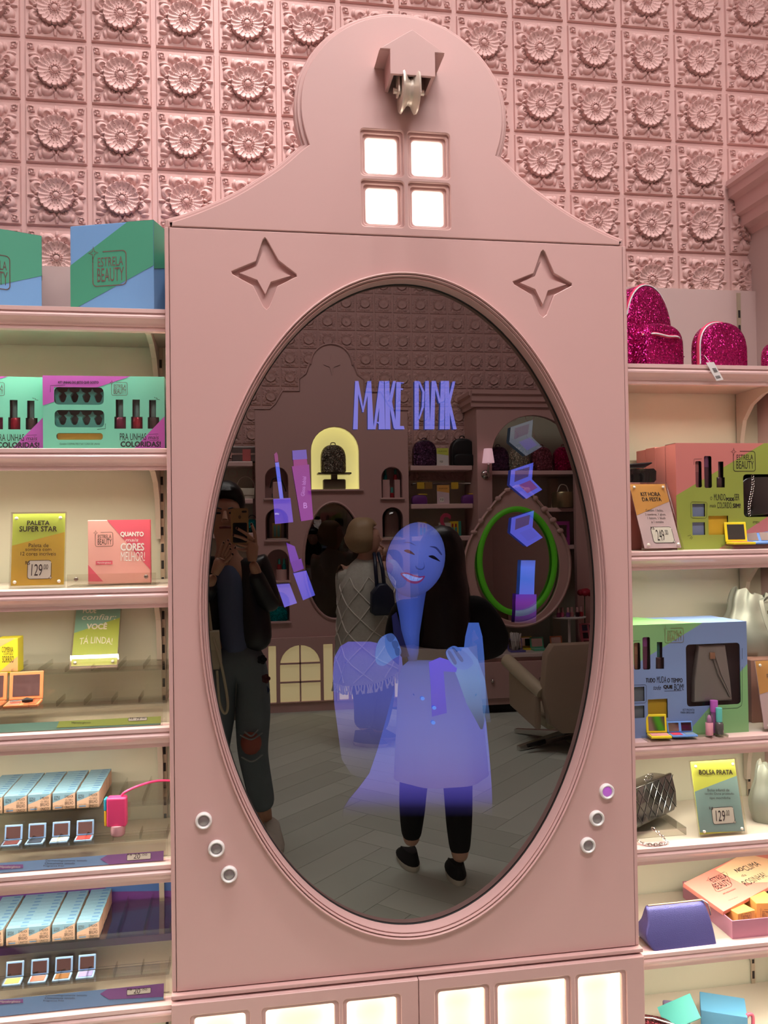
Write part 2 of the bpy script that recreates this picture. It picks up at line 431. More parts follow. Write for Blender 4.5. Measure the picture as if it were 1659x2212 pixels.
# rosette tiles: a moulded plate with a daisy, curled leaves, trefoils and corner leaves
def rosette_mesh(N):
    t = np.linspace(-1, 1, N); U, V = np.meshgrid(t, t)
    r = np.hypot(U, V); th = np.arctan2(V, U)
    H = np.zeros_like(r)
    def bump(cx, cy, rad, h):
        d = ((U - cx) ** 2 + (V - cy) ** 2) / rad ** 2
        return h * np.sqrt(np.clip(1 - d, 0, 1))
    def ell(cx, cy, ang, a, b, h):
        x = (U - cx) * math.cos(ang) + (V - cy) * math.sin(ang); y = -(U - cx) * math.sin(ang) + (V - cy) * math.cos(ang)
        return h * np.sqrt(np.clip(1 - (x / a) ** 2 - (y / b) ** 2, 0, 1))
    # curled leaves round the flower, hollow towards the middle
    for k in range(4):
        base = k * PI / 2 + PI / 4
        for sgn in (-1, 1):
            a = base + sgn * 0.36
            c = (0.76 * math.cos(a), 0.76 * math.sin(a))
            H = np.maximum(H, bump(c[0], c[1], 0.20, 0.70))
            H = np.maximum(H, ell(0.93 * math.cos(base + sgn * 0.17), 0.93 * math.sin(base + sgn * 0.17), base + sgn * 0.9, 0.15, 0.07, 0.5))
            c2 = (0.665 * math.cos(a), 0.665 * math.sin(a))
            H = H - bump(c2[0], c2[1], 0.125, 0.55); H = np.maximum(H, 0)
            for q_ in (-0.05, 0.05): H = np.maximum(H, bump(0.635 * math.cos(a + q_), 0.635 * math.sin(a + q_), 0.032, 0.42))
            H = np.maximum(H, bump(0.685 * math.cos(a), 0.685 * math.sin(a), 0.032, 0.42))
        # corner leaf: outlined diamond
        x = (U * math.cos(base) + V * math.sin(base)) - 1.17; y = -U * math.sin(base) + V * math.cos(base)
        d = np.abs(x) / 0.17 + np.abs(y) / 0.13
        H = np.maximum(H, np.where(d < 1, 0.30, 0)); H = np.where((d < 0.68) & (d > 0.4), 0.05, H)
        # trefoil on the side
        s = k * PI / 2
        for off, rr, l in ((-0.52, 0.80, 0.13), (0.0, 0.84, 0.12), (0.52, 0.80, 0.13)):
            a2 = s + off * 0.42
            H = np.maximum(H, ell(rr * math.cos(a2), rr * math.sin(a2), s + off * 1.6, l, 0.062, 0.5))
        for off in (-0.12, 0.12):
            H = np.maximum(H, ell(0.66 * math.cos(s + off), 0.66 * math.sin(s + off), s - off * 3, 0.10, 0.055, 0.5))
        H = np.maximum(H, bump(0.93 * math.cos(s), 0.93 * math.sin(s), 0.05, 0.4))
    # petals: 18, scooped, rounded ends
    n = 18
    ph = ((th * n / (2 * PI)) % 1.0) - 0.5
    edge = 0.55 + 0.05 * np.sqrt(np.clip(1 - (ph * 2) ** 2, 0, 1))
    scoop = 0.60 + 0.20 * (np.abs(ph) * 2) ** 2.0 * np.clip(r / 0.5, 0, 1) + 0.40 * np.clip((r - 0.38) / 0.17, 0, 1) ** 1.5
    pet = np.where(r < edge, np.where(np.abs(ph) > 0.47, scoop - 0.22, scoop), 0)
    H = np.maximum(H, pet)
    H = np.where(r < 0.22, 0.66 + 0.05 * np.cos(th * n), H)
    for k in range(14):
        a = 2 * PI * k / 14; H = np.maximum(H, bump(0.19 * math.cos(a), 0.19 * math.sin(a), 0.042, 0.92))
    H = np.where((r < 0.15) & (r > 0.10), np.where(r > 0.125, 0.9, 0.62), H)
    H = np.maximum(H, np.where(r < 0.10, 0.72 + 2.4 * np.sqrt(np.clip(0.01 - r * r, 0, 1)), 0))
    H = np.where((np.abs(U) > 0.97) | (np.abs(V) > 0.97), 0, H)
    hw, zt = 0.0715, 0.0145
    vs = [(U[j, i] * hw, -0.007 - H[j, i] * zt, V[j, i] * hw) for j in range(N) for i in range(N)]
    fs = [(j * N + i, j * N + i + 1, (j + 1) * N + i + 1, (j + 1) * N + i) for j in range(N - 1) for i in range(N - 1)]
    mb = MB(); mb.add(vs, fs)
    rim = [j for j in range(N)] + [i * N + N - 1 for i in range(1, N)] + [(N - 1) * N + j for j in range(N - 2, -1, -1)] + [i * N for i in range(N - 2, 0, -1)]
    o = len(mb.v); mb.v += [(mb.v[k][0] * 1.03, 0.0, mb.v[k][2] * 1.03) for k in rim]
    L = len(rim)
    for k in range(L): mb.f.append((rim[k], o + k, o + (k + 1) % L, rim[(k + 1) % L])); mb.mi.append(0)
    me = bpy.data.meshes.new('tile'); me.from_pydata(mb.v, [], mb.f); me.materials.append(m_pinkw)
    me.polygons.foreach_set('use_smooth', [True] * len(me.polygons)); me.set_sharp_from_angle(angle=R(50))
    return me
tile_me = rosette_mesh(96)
for k in range(-1, 14):
    for j in range(6):
        o = link('tile', tile_me, wall); o.location = (-0.529 + 0.159 * k + 0.0715, 0.36, 2.078 + 0.158 * j + 0.0715)

# smooth panels behind the shelves
pl = MB().box(-2.6, -0.150, 0.33, 0.36, 0, 2.121).build('panel', None, wall)
pl.data.materials.append(m_beige)
pr = MB().box(0.885, 1.44, 0.33, 0.36, 0, 2.118).build('panel', m_beige, wall)
MB().box(-2.6, -0.150, 0.326, 0.33, 1.93, 2.123).build('panel', m_pinkg, wall)
MB().box(0.885, 1.44, 0.326, 0.33, 1.83, 2.12).build('panel', m_pinkg, wall)

# the neighbouring unit on the other side: a return wall with its cornice
wr = MB().box(1.435, 1.56, -0.30, 0.36, 0, 2.36).build('wall_right', m_pinkg); struct(wr)
cor = MB()
prof = [(1.56, 2.44), (1.368, 2.44), (1.366, 2.425), (1.374, 2.418), (1.376, 2.395), (1.392, 2.385), (1.394, 2.345), (1.404, 2.338), (1.408, 2.31), (1.425, 2.302), (1.436, 2.285), (1.56, 2.285)]
cor.rings([[(x, -0.36, z) for x, z in prof], [(x, 0.352, z) for x, z in prof]])
struct(cor.build('trim_1', m_pink, smooth=30))

# ================================================================== the mirror cabinet
cab = thing('mirror_cabinet', 'tall pink gabled cabinet with a large oval mirror between the product shelves', 'cabinet', (CX, 0, 0.487))
def cb(mb): # world -> cabinet
    mb.v = [(x - CX, y, z - 0.487) for x, y, z in mb.v]; return mb
def PX(l, Y=0.0):
    return [(P(a, b, Y).x, P(a, b, Y).z) for a, b in l]
XL, XR, ZT, ZB = -0.165, 0.890, 2.119, 0.489
starA = PX([(572, 513), (576, 517), (601, 562), (640, 592), (641, 597), (599, 618), (582, 662), (576, 668), (569, 662), (547, 617), (502, 592), (500, 586), (553, 564), (568, 517)])
starB = PX([(1173, 540), (1177, 544), (1197, 590), (1235, 612), (1235, 617), (1197, 637), (1181, 679), (1174, 685), (1166, 679), (1149, 637), (1111, 614), (1108, 608), (1153, 590), (1169, 544)])
inA = PX([(568, 541), (587, 578), (628, 595), (585, 608), (573, 635), (556, 604), (518, 589), (554, 575)])
inB = PX([(1169, 565), (1186, 601), (1223, 614), (1184, 627), (1173, 657), (1157, 624), (1124, 610), (1156, 596)])
EL = (CX, 1.296)
panel_o = [(XL + 0.010, ZB), (XR - 0.010, ZB), (XR - 0.010, ZT - 0.001), (XL + 0.010, ZT - 0.001)]
cb(plate(panel_o, [ellipse(EL[0], EL[1], 0.456, 0.735), starA, starB], 0.02, 0.0012)).build('front_panel', m_pink, cab)
for sgn, x in ((-1, XL), (1, XR)):
    a, b = (x, x + 0.0088) if sgn < 0 else (x - 0.0088, x)
    cb(MB().box(a, b, 0.0015, 0.33, ZB, ZT)).build('side_panel', m_pink, cab, bevel=0.0015)
cb(MB().box(XL + 0.01, XR - 0.01, 0.021, 0.33, 2.10, 2.117)).build('top_board', m_pink, cab)
cb(MB().box(XL + 0.01, XR - 0.01, 0.021, 0.33, ZB, ZB + 0.02)).build('bottom_board', m_pink, cab)
for s in (inA, inB):
    mb = MB(); cx = sum(p[0] for p in s) / 8; cz = sum(p[1] for p in s) / 8
    big = [(cx + (p[0] - cx) * 1.05, cz + (p[1] - cz) * 1.05) for p in s]
    mb.rings([[(p[0], 0.0125, p[1]) for p in big], [(p[0], 0.0015, p[1]) for p in s]])
    cb(mb).build('star', m_pink, cab)
    cb(MB().box(cx - 0.085, cx + 0.085, 0.0125, 0.0195, cz - 0.09, cz + 0.095)).build('recess_back', m_pink, cab)

# oval moulding
mb = MB(); rings = []
for t, y in ((0, 0.004), (0.02, -0.006), (0.10, -0.0105), (0.22, -0.0115), (0.31, -0.009), (0.34, -0.0035), (0.41, -0.003), (0.45, -0.0075), (0.54, -0.0085), (0.62, -0.006), (0.64, 0.0), (0.72, 0.001), (0.76, -0.002), (0.84, -0.0015), (0.90, 0.003), (1.0, 0.010), (1.0, 0.036)):
    rings.append([(CX + (0.463 - 0.017 * t) * math.cos(a), y, EL[1] + (0.7425 - 0.0185 * t) * math.sin(a)) for a in [2 * PI * i / 160 for i in range(160)]])
mb.rings(rings, None, False, False)
cb(mb).build('oval_moulding', m_pink, cab, smooth=40)
mb = MB(); mb.tube([(CX + 0.4455 * math.cos(2 * PI * i / 128), 0.0285, EL[1] + 0.7235 * math.sin(2 * PI * i / 128)) for i in range(128)], 0.0017, 6, closed=True)
cb(mb).build('glass_edge', m_dark, cab, smooth=60)

# half-mirrored screen glass
REFL = (0.215, 0.205, 0.198, 1)
def screen_mat(name, col=None, strength=0.0, vcol=False, refl=REFL):
    m = bpy.data.materials.new(name); m.use_nodes = True; nt = m.node_tree
    for n in list(nt.nodes): nt.nodes.remove(n)
    o = nt.nodes.new('ShaderNodeOutputMaterial'); g = nt.nodes.new('ShaderNodeBsdfGlossy')
    g.inputs['Color'].default_value = refl; g.inputs['Roughness'].default_value = 0.0
    if col is None and not vcol:
        nt.links.new(g.outputs[0], o.inputs[0]); return m
    e = nt.nodes.new('ShaderNodeEmission'); a = nt.nodes.new('ShaderNodeAddShader')
    e.inputs[1].default_value = strength
    if vcol:
        at = nt.nodes.new('ShaderNodeAttribute'); at.attribute_name = 'Col'; nt.links.new(at.outputs['Color'], e.inputs[0])
    else: e.inputs[0].default_value = lin(col)
    nt.links.new(g.outputs[0], a.inputs[0]); nt.links.new(e.outputs[0], a.inputs[1]); nt.links.new(a.outputs[0], o.inputs[0])
    return m
m_glass = screen_mat('half_mirrored_glass')
glass = cb(MB().flat(ellipse(EL[0], EL[1], 0.452, 0.731, 128), YM)).build('mirror_glass', m_glass, cab)
cb(MB().box(XL + 0.03, XR - 0.03, 0.05, 0.07, ZB + 0.03, 2.09)).build('screen_housing', m_dark, cab)

# gable crown
zc, rc = 2.383, 0.252
gl = [(-0.527, 2.1205), (-0.527, 2.140), (-0.483, 2.156), (-0.434, 2.178), (-0.384, 2.204), (-0.334, 2.236), (-0.284, 2.272), (-0.2415, 2.311), (-0.231, 2.320)]
a0 = math.atan2(2.320 - zc, -0.231); 
gl = [(CX + x, z) for x, z in gl[:2]] + [(CX + p.x, p.y) for p in smooth_path([(x, z, 0) for x, z in gl[1:]], 5)][1:]
arc = []
aa = math.pi * 2 + a0 if a0 < 0 else a0
rc0 = math.hypot(0.231, 2.320 - zc)
for i in range(1, 48):
    t = i / 48; ang = aa - t * (2 * aa - PI)
    rr = rc0 + (rc - rc0) * min(1, 6 * t, 6 * (1 - t))
    arc.append((CX + rr * math.cos(ang), zc + rr * math.sin(ang)))
outer = gl + arc + [(2 * CX - x, z) for x, z in reversed(gl)]
def inset(poly, d, zmin):
    n = len(poly); out = []
    A = sum(poly[i][0] * poly[(i + 1) % n][1] - poly[(i + 1) % n][0] * poly[i][1] for i in range(n)); s = 1 if A > 0 else -1
    for i in range(n):
        a, b, c = poly[i - 1], poly[i], poly[(i + 1) % n]
        n1 = Vector((-(b[1] - a[1]), b[0] - a[0])).normalized() * s; n2 = Vector((-(c[1] - b[1]), c[0] - b[0])).normalized() * s
        k = (n1 + n2); k = k / max(k.dot(n1), 0.5)
        out.append((b[0] + (s * 0 + (d if b[0] < CX else -d)), zmin) if b[1] < zmin + 0.003 else (b[0] + k.x * d, b[1] + k.y * d))
    return out
inner = inset(outer, 0.0145, 2.1205)
inner2 = inset(outer, 0.006, 2.1205)
wins = [(-0.0505, 2.3065), (0.0565, 2.3065), (-0.0505, 2.192), (0.0565, 2.192)]
h1 = [rrect(CX + x - 0.0485, CX + x + 0.0485, z - 0.0525, z + 0.0525, 0.008) for x, z in wins]
h2 = [rrect(CX + x - 0.0425, CX + x + 0.0425, z - 0.0465, z + 0.0465, 0.008) for x, z in wins]
h3 = [rrect(CX + x - 0.0365, CX + x + 0.0365, z - 0.0405, z + 0.0405, 0.009) for x, z in wins]
cb(plate(inner, h1, 0.008, 0.0018, y0=0.0)).build('gable_front', m_pink, cab)
cb(plate(inner2, h2, 0.008, 0.0015, y0=0.0081)).build('gable_step', m_pink, cab)
cb(plate(outer, h3, 0.030, 0.002, y0=0.0162)).build('gable_rim', m_pink, cab)
for x, z in wins:
    cb(plate(rrect(CX + x - 0.038, CX + x + 0.038, z - 0.042, z + 0.042, 0.009), [], 0.004, y0=0.0235)).build('lit_window', m_lamp, cab)

# little hoist house with its pulley
hz = 2.443; hx = CX + 0.006
mb = MB()
for s in (-1, 1):
    x0, x1 = sorted((hx + s * 0.049, hx + s * 0.041)); mb.box(x0, x1, -0.080, 0, hz, 2.506)
mb.prism([(hx - 0.0495, hz), (hx + 0.0495, hz), (hx + 0.0495, 2.4965), (hx + 0.0715, 2.4965), (hx, 2.5425), (hx - 0.0715, 2.4965), (hx - 0.0495, 2.4965)], -0.0802, -0.073)
hoist = cb(mb).build('hoist_house', m_pink, cab, bevel=0.0008)
mb = MB()
mb.prism([(hx - 0.072, 2.4965), (hx - 0.049, 2.4965), (hx, 2.529), (hx + 0.049, 2.4965), (hx + 0.072, 2.4965), (hx, 2.5435)], -0.0729, 0.0)
cb(mb).build('hoist_roof', m_pink, cab)
mb = MB()
pc = (hx - 0.003, -0.046, 2.424)
mb.lathe([(0.012, -0.019), (0.044, -0.019), (0.0455, -0.015), (0.040, -0.011), (0.030, -0.005), (0.028, 0), (0.030, 0.005), (0.040, 0.011), (0.0455, 0.015), (0.044, 0.019), (0.012, 0.019)], pc, 40, axis='x')
m_pewter = mat('aged_pewter', (228, 212, 198), 0.35, 0.4, bump=0.1, bscale=120)
pul = cb(mb).build('pulley', m_pewter, cab, smooth=35)
for s in (-1, 1):
    x0, x1 = sorted((pc[0] + s * 0.0215, pc[0] + s * 0.026))
    cb(MB().box(x0, x1, -0.062, -0.030, 2.415, 2.50)).build('pulley_bracket', m_pewter, cab, bevel=0.001)
mb = MB(); mb.lathe([(0.0065, -0.034), (0.0065, 0.034)], pc, 10, axis='x')
cb(mb).build('axle', m_pewter, cab, smooth=40)

# touch buttons beside the mirror
m_btn = mat('button_grey_lens', (150, 140, 142), 0.25, 0.4)
m_btnp = mat('button_purple_lens', (190, 110, 205), 0.3, emit=(190, 90, 220), estr=0.25)
for x, z, lit in ((-0.458, 0.847, 0), (-0.432, 0.786, 0), (-0.406, 0.729, 0), (0.4525, 0.850, 1), (0.427, 0.790, 0), (0.404, 0.730, 0)):
    mb = MB(); mb.lathe([(0.0175, 0.0), (0.0178, -0.006), (0.0165, -0.0095), (0.0145, -0.0105), (0.0118, -0.0085), (0.0112, -0.003)], (CX + x, 0, z), 28, axis='y')
    b = cb(mb).build('button', m_white, cab, smooth=50)
    mb = MB(); mb.lathe([(0.0112, -0.002), (0.0112, -0.006), (0.009, -0.0075), (0.0001, -0.0085)], (CX + x, 0, z), 24, axis='y')
    l = cb(mb).build('lens', m_btnp if lit else m_btn, b, smooth=50)

# ------------------------------------------------------------------ base cabinet with lit doors
base = thing('base_cabinet', 'low pink cabinet with two doors of lit panes under the oval mirror', 'cabinet', (CX, 0, 0))
def bb(mb): mb.v = [(x - CX, y, z) for x, y, z in mb.v]; return mb
bb(MB().box(XL - 0.002, XR + 0.002, 0.02, 0.33, 0.06, 0.478)).build('carcass', m_pink, base)
bb(MB().box(XL - 0.001, XR + 0.003, -0.012, 0.33, 0.478, 0.487)).build('top_ledge', m_pink, base, bevel=0.0015)
bb(MB().box(XL + 0.02, XR - 0.02, 0.03, 0.31, 0, 0.06)).build('plinth', m_pink, base)
m_pane = mat('frosted_pane', (252, 244, 222), 0.6, emit=(255, 244, 214), estr=0.45)
for x0, x1, opens in ((-0.5275, -0.0008, ((-0.481, -0.375), (-0.332, -0.185), (-0.158, -0.049))), (0.0008, 0.5275, ((0.045, 0.151), (0.181, 0.341), (0.370, 0.475)))):
    ho = [rrect(CX + a, CX + b, 0.11, 0.439, 0.007) for a, b in opens]
    hb = [rrect(CX + a - 0.009, CX + b + 0.009, 0.101, 0.448, 0.009) for a, b in opens]
    d = bb(plate([(CX + x0, 0.065), (CX + x1, 0.065), (CX + x1, 0.474), (CX + x0, 0.474)], hb, 0.006, 0.0015, y0=-0.022)).build('door', m_pink, base)
    bb(plate([(CX + x0, 0.065), (CX + x1, 0.065), (CX + x1, 0.474), (CX + x0, 0.474)], ho, 0.012, 0.0015, y0=-0.016)).build('door_frame', m_pink, d)
    bb(MB().box(CX + x0, CX + x1, -0.0035, 0.0195, 0.458, 0.4775)).build('light_stop', m_pink, d)  # unseen board added to stop strip light leaking over the door
    for a, b in opens:
        bb(MB().box(CX + a - 0.012, CX + b + 0.012, 0.016, 0.019, 0.10, 0.455)).build('pane', m_pane, d)
        for zz in (0.447,):
            bb(MB().box(CX + a - 0.01, CX + b + 0.01, 0.002, 0.008, zz, zz + 0.006)).build('lamp_strip', m_led, d)
        for xx in (a - 0.008, b + 0.004):
            bb(MB().box(CX + xx, CX + xx + 0.004, 0.002, 0.008, 0.11, 0.44)).build('lamp_strip', m_led, d)
# ================================================================== shelves
YS = 0.03
ZL = [1.948, 1.645, 1.345, 1.043, 0.750, 0.451]
ZR = [1.848, 1.400, 0.950, 0.700, 0.453, 0.180]
m_shelf = mat('pink_shelf_lacquer', (232, 194, 190), 0.28, bump=0.01, bscale=400, coat=0.25)
m_under = mat('shelf_board_taupe', (196, 184, 168), 0.45)
SPROF = [(0.03, 0.0), (-0.001, 0.0), (-0.005, -0.0015), (-0.005, -0.0095), (-0.0015, -0.0105), (-0.0015, -0.0125), (-0.004, -0.0145), (-0.0065, -0.018), (-0.006, -0.022), (-0.002, -0.0255), (0.003, -0.029), (0.006, -0.033), (0.007, -0.036), (0.011, -0.0372), (0.012, -0.046), (0.03, -0.046)]
def shelf(side, k, z, x0, x1, brackets, label):
    xm = (x0 + x1) / 2
    t = thing('shelf', label, 'shelf', (xm, YS, z), group='pink shelves ' + ('on one side of the mirror' if side == 'L' else 'on the other side of the mirror'))
    a, b = x0 - xm, x1 - xm
    MB().box(a, b, 0.03, 0.295, -0.022, 0).build('board', m_under, t)
    mb = MB(); mb.rings([[(a, y, zz) for y, zz in SPROF], [(b, y, zz) for y, zz in SPROF]])
    mb.build('moulding', m_shelf, t, smooth=28)
    for bx in brackets:
        mb = MB()
        pr = [(0.294, -0.0222), (0.10, -0.0222), (0.10, -0.032), (0.17, -0.040), (0.225, -0.062), (0.262, -0.100), (0.276, -0.150), (0.282, -0.20), (0.294, -0.20)]
        mb.rings([[(bx - xm - 0.006, y, zz) for y, zz in pr], [(bx - xm + 0.006, y, zz) for y, zz in pr]])
        mb.build('bracket', m_under, t)
    MB().box(a + 0.01, b - 0.01, 0.034, 0.05, -0.0275, -0.0222).build('lamp_strip', mat('lamp_diffuser', (250, 240, 215), 0.5, emit=(255, 228, 175), estr=1.2), t)
    l = area('shelf_strip_lamp', (xm, YS + 0.055, z - 0.030), (R(-14), 0, 0), abs(b - a) - 0.04, 0.014, LEDW * abs(b - a), (1.0, 0.96, 0.80))
    return t
LEDW = 3.5
LN = ['topmost', 'second', 'third', 'fourth', 'fifth', 'sixth']
SH_L = [shelf('L', k, z, -1.45, XL - 0.002, (-0.215,) if k < 2 else (-0.215,), f'pink moulded shelf with two-tone boxes, {LN[k]} from the top beside the mirror cabinet' if k == 0 else
    [None, 'pink moulded shelf carrying the teal and purple nail kits', 'pink moulded shelf under the yellow price sign and the pink box', 'pink moulded shelf under the empty clear riser and coral palette',
     'pink moulded shelf under the small blue boxes and the pink gadget', 'lowest pink moulded shelf with blue boxes before a purple card'][k]) for k, z in enumerate(ZL)]
SH_R = [shelf('R', k, z, XR + 0.004, 1.432, (1.372, 0.925) if k == 0 else (1.372,),
    ['pink moulded shelf under the magenta glitter bags', 'pink moulded shelf under the pink and green gift boxes', 'pink moulded shelf under the green and blue gift boxes', 'pink moulded shelf under the black quilted purse',
     'pink moulded shelf under the violet blue pouch', 'lowest pink moulded shelf with teal and maroon cases'][k]) for k, z in enumerate(ZR)]
for x, lab, z1 in ((-0.206, 'slotted metal upright behind the shelves next to the clear risers', 1.925), (1.381, 'slotted metal upright behind the glitter bags and gift boxes', 2.112)):
    t = thing('shelf_upright', lab, 'upright', (x, 0.326, 0.05))
    MB().box(-0.0055, 0.0055, -0.0035, 0, 0, z1 - 0.05).build('channel', mat('upright_metal', (186, 170, 148), 0.4, 0.3), t)
    zz = 0.06
    sl = MB(); sl.box(-0.0032, 0.0032, -0.0042, -0.0036, 0, 0.021); sme = sl.build('slot', m_dark, t); sme.location = (0, 0, 0.02)
    while zz < z1 - 0.1:
        s2 = sme.copy(); COL.objects.link(s2); s2.parent = t; s2.location = (0, 0, zz); zz += 0.042

# ------------------------------------------------------------------ placing and printing helpers
def place(pl, pr, py, YL, YR):
    """front-left corner, turn about z and width of a thing whose front runs between two pixels at given depths"""
    A = P(pl, py, YL); B = P(pr, py, YR)
    return (A.x, YL), math.atan2(YR - YL, B.x - A.x), math.hypot(B.x - A.x, YR - YL)
def locof(t, y=0.0):
    Mx = Matrix.Translation(t.location) @ t.rotation_euler.to_matrix().to_4x4()
    Mi = Mx.inverted(); o = Mi @ CAM
    def f(px, py):
        d = c_r * ((px - IW / 2) / FPX) - c_u * ((py - IH / 2) / FPX) + c_f
        q = Mi @ (CAM + d); d = q - o
        h = o + d * ((y - o.y) / d.y)
        return (h.x, h.z)
    return f
def poly(mb, L, pts, m, y=-0.0004, clip=None):
    q = [L(*p) for p in pts]
    if clip: q = [(min(max(a, clip[0]), clip[1]), min(max(b, clip[2]), clip[3])) for a, b in q]
    mb.flat(q, y, m)
def ptext(mb, L, s, x0, y0, x1, y1, m=None, y=-0.0008, bold=0.0, shear=0, arc=0):
    a = L(x0, (y0 + y1) / 2); b = L(x1, (y0 + y1) / 2); c = L((x0 + x1) / 2, y0); d = L((x0 + x1) / 2, y1)
    text(mb, s, (a[0] + b[0]) / 2, (c[1] + d[1]) / 2, math.hypot(b[0] - a[0], b[1] - a[1]), math.hypot(c[0] - d[0], c[1] - d[1]), y, m, math.degrees(math.atan2(b[1] - a[1], b[0] - a[0])), bold, shear, arc)
def plogo(mb, L, x0, y0, x1, y1, m=None, y=-0.0008):
    a = L(x0, (y0 + y1) / 2); b = L(x1, (y0 + y1) / 2); c = L((x0 + x1) / 2, y0); d = L((x0 + x1) / 2, y1)
    logo(mb, (a[0] + b[0]) / 2, (c[1] + d[1]) / 2, abs(b[0] - a[0]), abs(c[1] - d[1]), y, m)
def pstroke(mb, L, pts, w, m=None, y=-0.0008, closed=False):
    mb.stroke([L(*p) for p in pts], w, y, m, closed)
def hollow(mb, w, d, h, m, t=0.002, y0=0.0):
    mb.box(0, t, y0, d, 0, h, m); mb.box(w - t, w, y0, d, 0, h, m); mb.box(0, w, y0, d, 0, t, m); mb.box(0, w, y0, d, h - t, h, m); mb.box(0, w, d - t, d, 0, h, m)
m_acr = clear_mat('clear_acrylic', (250, 249, 246), 0.10)
m_film = clear_mat('clear_film', (252, 252, 252), 0.06)
m_bolt = mat('clear_knob', (226, 220, 205), 0.15, 0.25)

def sign(label, BL, BR, TL, TR, z, Y, tilt, colA, polyB, colB, words, price, ink=m_black, dx=0, film=True, gap=0.002):
    """printed card in a clear leaning holder"""
    (x, y), rz, wd = place(BL[0], BR[0], (BL[1] + BR[1]) / 2, Y, Y)
    t = thing('price_sign', label, 'sign', (x, y, z + 0.003), rz, rx=-R(tilt))
    L = locof(t)
    h = (L(*TL)[1] + L(*TR)[1]) / 2
    ca = MB(); ca.box(0, wd, 0.0005, 0.002, 0.004, h, colA)
    ca.build('card', None, t)
    pr = MB()
    poly(pr, L, polyB, colB, -0.0002, (0, wd, 0.004, h))
    pr.build('colour_field', None, t)
    tx = MB()
    for s, a, b, c, d, kw in words: ptext(tx, L, s, a, b, c, d, kw.get('m', ink), -0.0008, kw.get('bold', 0), kw.get('shear', 0), kw.get('arc', 0))
    if price:
        (bx0, by0, bx1, by1), items = price
        q0 = L(bx0, by1); q1 = L(bx1, by0)
        rr = rrect(q0[0], q1[0], q0[1], q1[1], (q1[1] - q0[1]) * 0.15)
        tx.flat(rr, -0.0004, m_whitep); tx.stroke(rr[2:9] + rr[9:] + rr[:1], 0.0011, -0.0006, ink)
        for s, a, b, c, d in items: ptext(tx, L, s, a, b, c, d, ink, -0.0009)
        st = star4(q1[0] - 0.001, q0[1] + 0.002, 0.009, 0.011); tx.flat(st, -0.0007, m_whitep); tx.stroke(st, 0.0008, -0.0008, ink, True)
    tx.build('lettering', None, t)
    if film:
        ac = MB(); ac.box(-0.003, wd + 0.003, -0.0045, -0.0025, -gap, h + 0.003); ac.build('clear_front', m_acr, t)
        ac = MB(); ac.box(-0.003, wd + 0.003, 0.0025, 0.0045, -gap, h + 0.003); ac.build('clear_back', m_acr, t)
        for bx, bz in ((0.009, 0.011), (wd - 0.009, 0.011), (0.009, h - 0.011), (wd - 0.009, h - 0.011)):
            k = MB(); k.lathe([(0.0038, -0.0045), (0.0038, -0.006), (0.0028, -0.0072), (0.0001, -0.0075)], (bx, 0, bz), 12, axis='y'); k.build('knob', m_bolt, t, smooth=50)
    return t

def carton(name, label, x, y, z, rz, w, d, h, m, cat='box', group=None, bevel=0.0015):
    t = thing(name, label, cat, (x, y, z), rz, group)
    MB().box(0, w, 0, d, 0, h).build('carton', m, t, bevel=bevel)
    return t

# ------------------------------------------------------------------ topmost shelf: blue and green boxes
m_blue = mat('card_sky_blue', (120, 168, 222), 0.5); m_green = mat('card_sea_green', (74, 160, 130), 0.5)
def duo_box(label, pl, pr, YL, YR, ytop, gp, lg, side=True, dep=0.085):
    (x, y), rz, wd = place(pl, pr, 570, YL, YR)
    h = P(pl, ytop, YL).z - ZL[0]
    t = carton('gift_box', label, x, y, ZL[0], rz, wd, dep, h, m_blue, group='blue and green boxes on the topmost shelf')
    L = locof(t); mb = MB(); poly(mb, L, gp, m_green, -0.0006, (0, wd, 0, h)); 
    mb.add([(wd + 0.0006, 0, h * 0.50), (wd + 0.0006, dep, h * 0.62), (wd + 0.0006, dep, h), (wd + 0.0006, 0, h)], [(0, 1, 2, 3)], m_green)
    mb.add([(wd * 0.62, 0, h + 0.0006), (wd, 0, h + 0.0006), (wd, dep, h + 0.0006), (wd * 0.8, dep, h + 0.0006)], [(0, 1, 2, 3)], m_green)
    mb.build('colour_band', None, t)
    mb = MB(); plogo(mb, L, *lg, m=m_foil, y=-0.0011); mb.build('lettering', None, t)
    return t
duo_box('blue box with a green diagonal band and silver lettering beside the mirror cabinet', 152, 332, 0.170, 0.105, 489, [(152, 574), (275, 476), (336, 460), (336, 573), (150, 672)], (201, 543, 273, 617))
duo_box('blue and green box cut off by the photo edge on the topmost shelf', -118, 90, 0.12, 0.205, 474, [(-118, 640), (-60, 470), (8, 478), (92, 480), (92, 596), (-118, 640)], (-50, 549, 21, 622))
t = carton('gift_box', 'blue box half hidden behind the blue and green box by the cabinet', -0.262, 0.262, ZL[0], R(0), 0.085, 0.05, 0.195, mat('card_blue_deep', (92, 140, 205), 0.5), group='blue and green boxes on the topmost shelf')

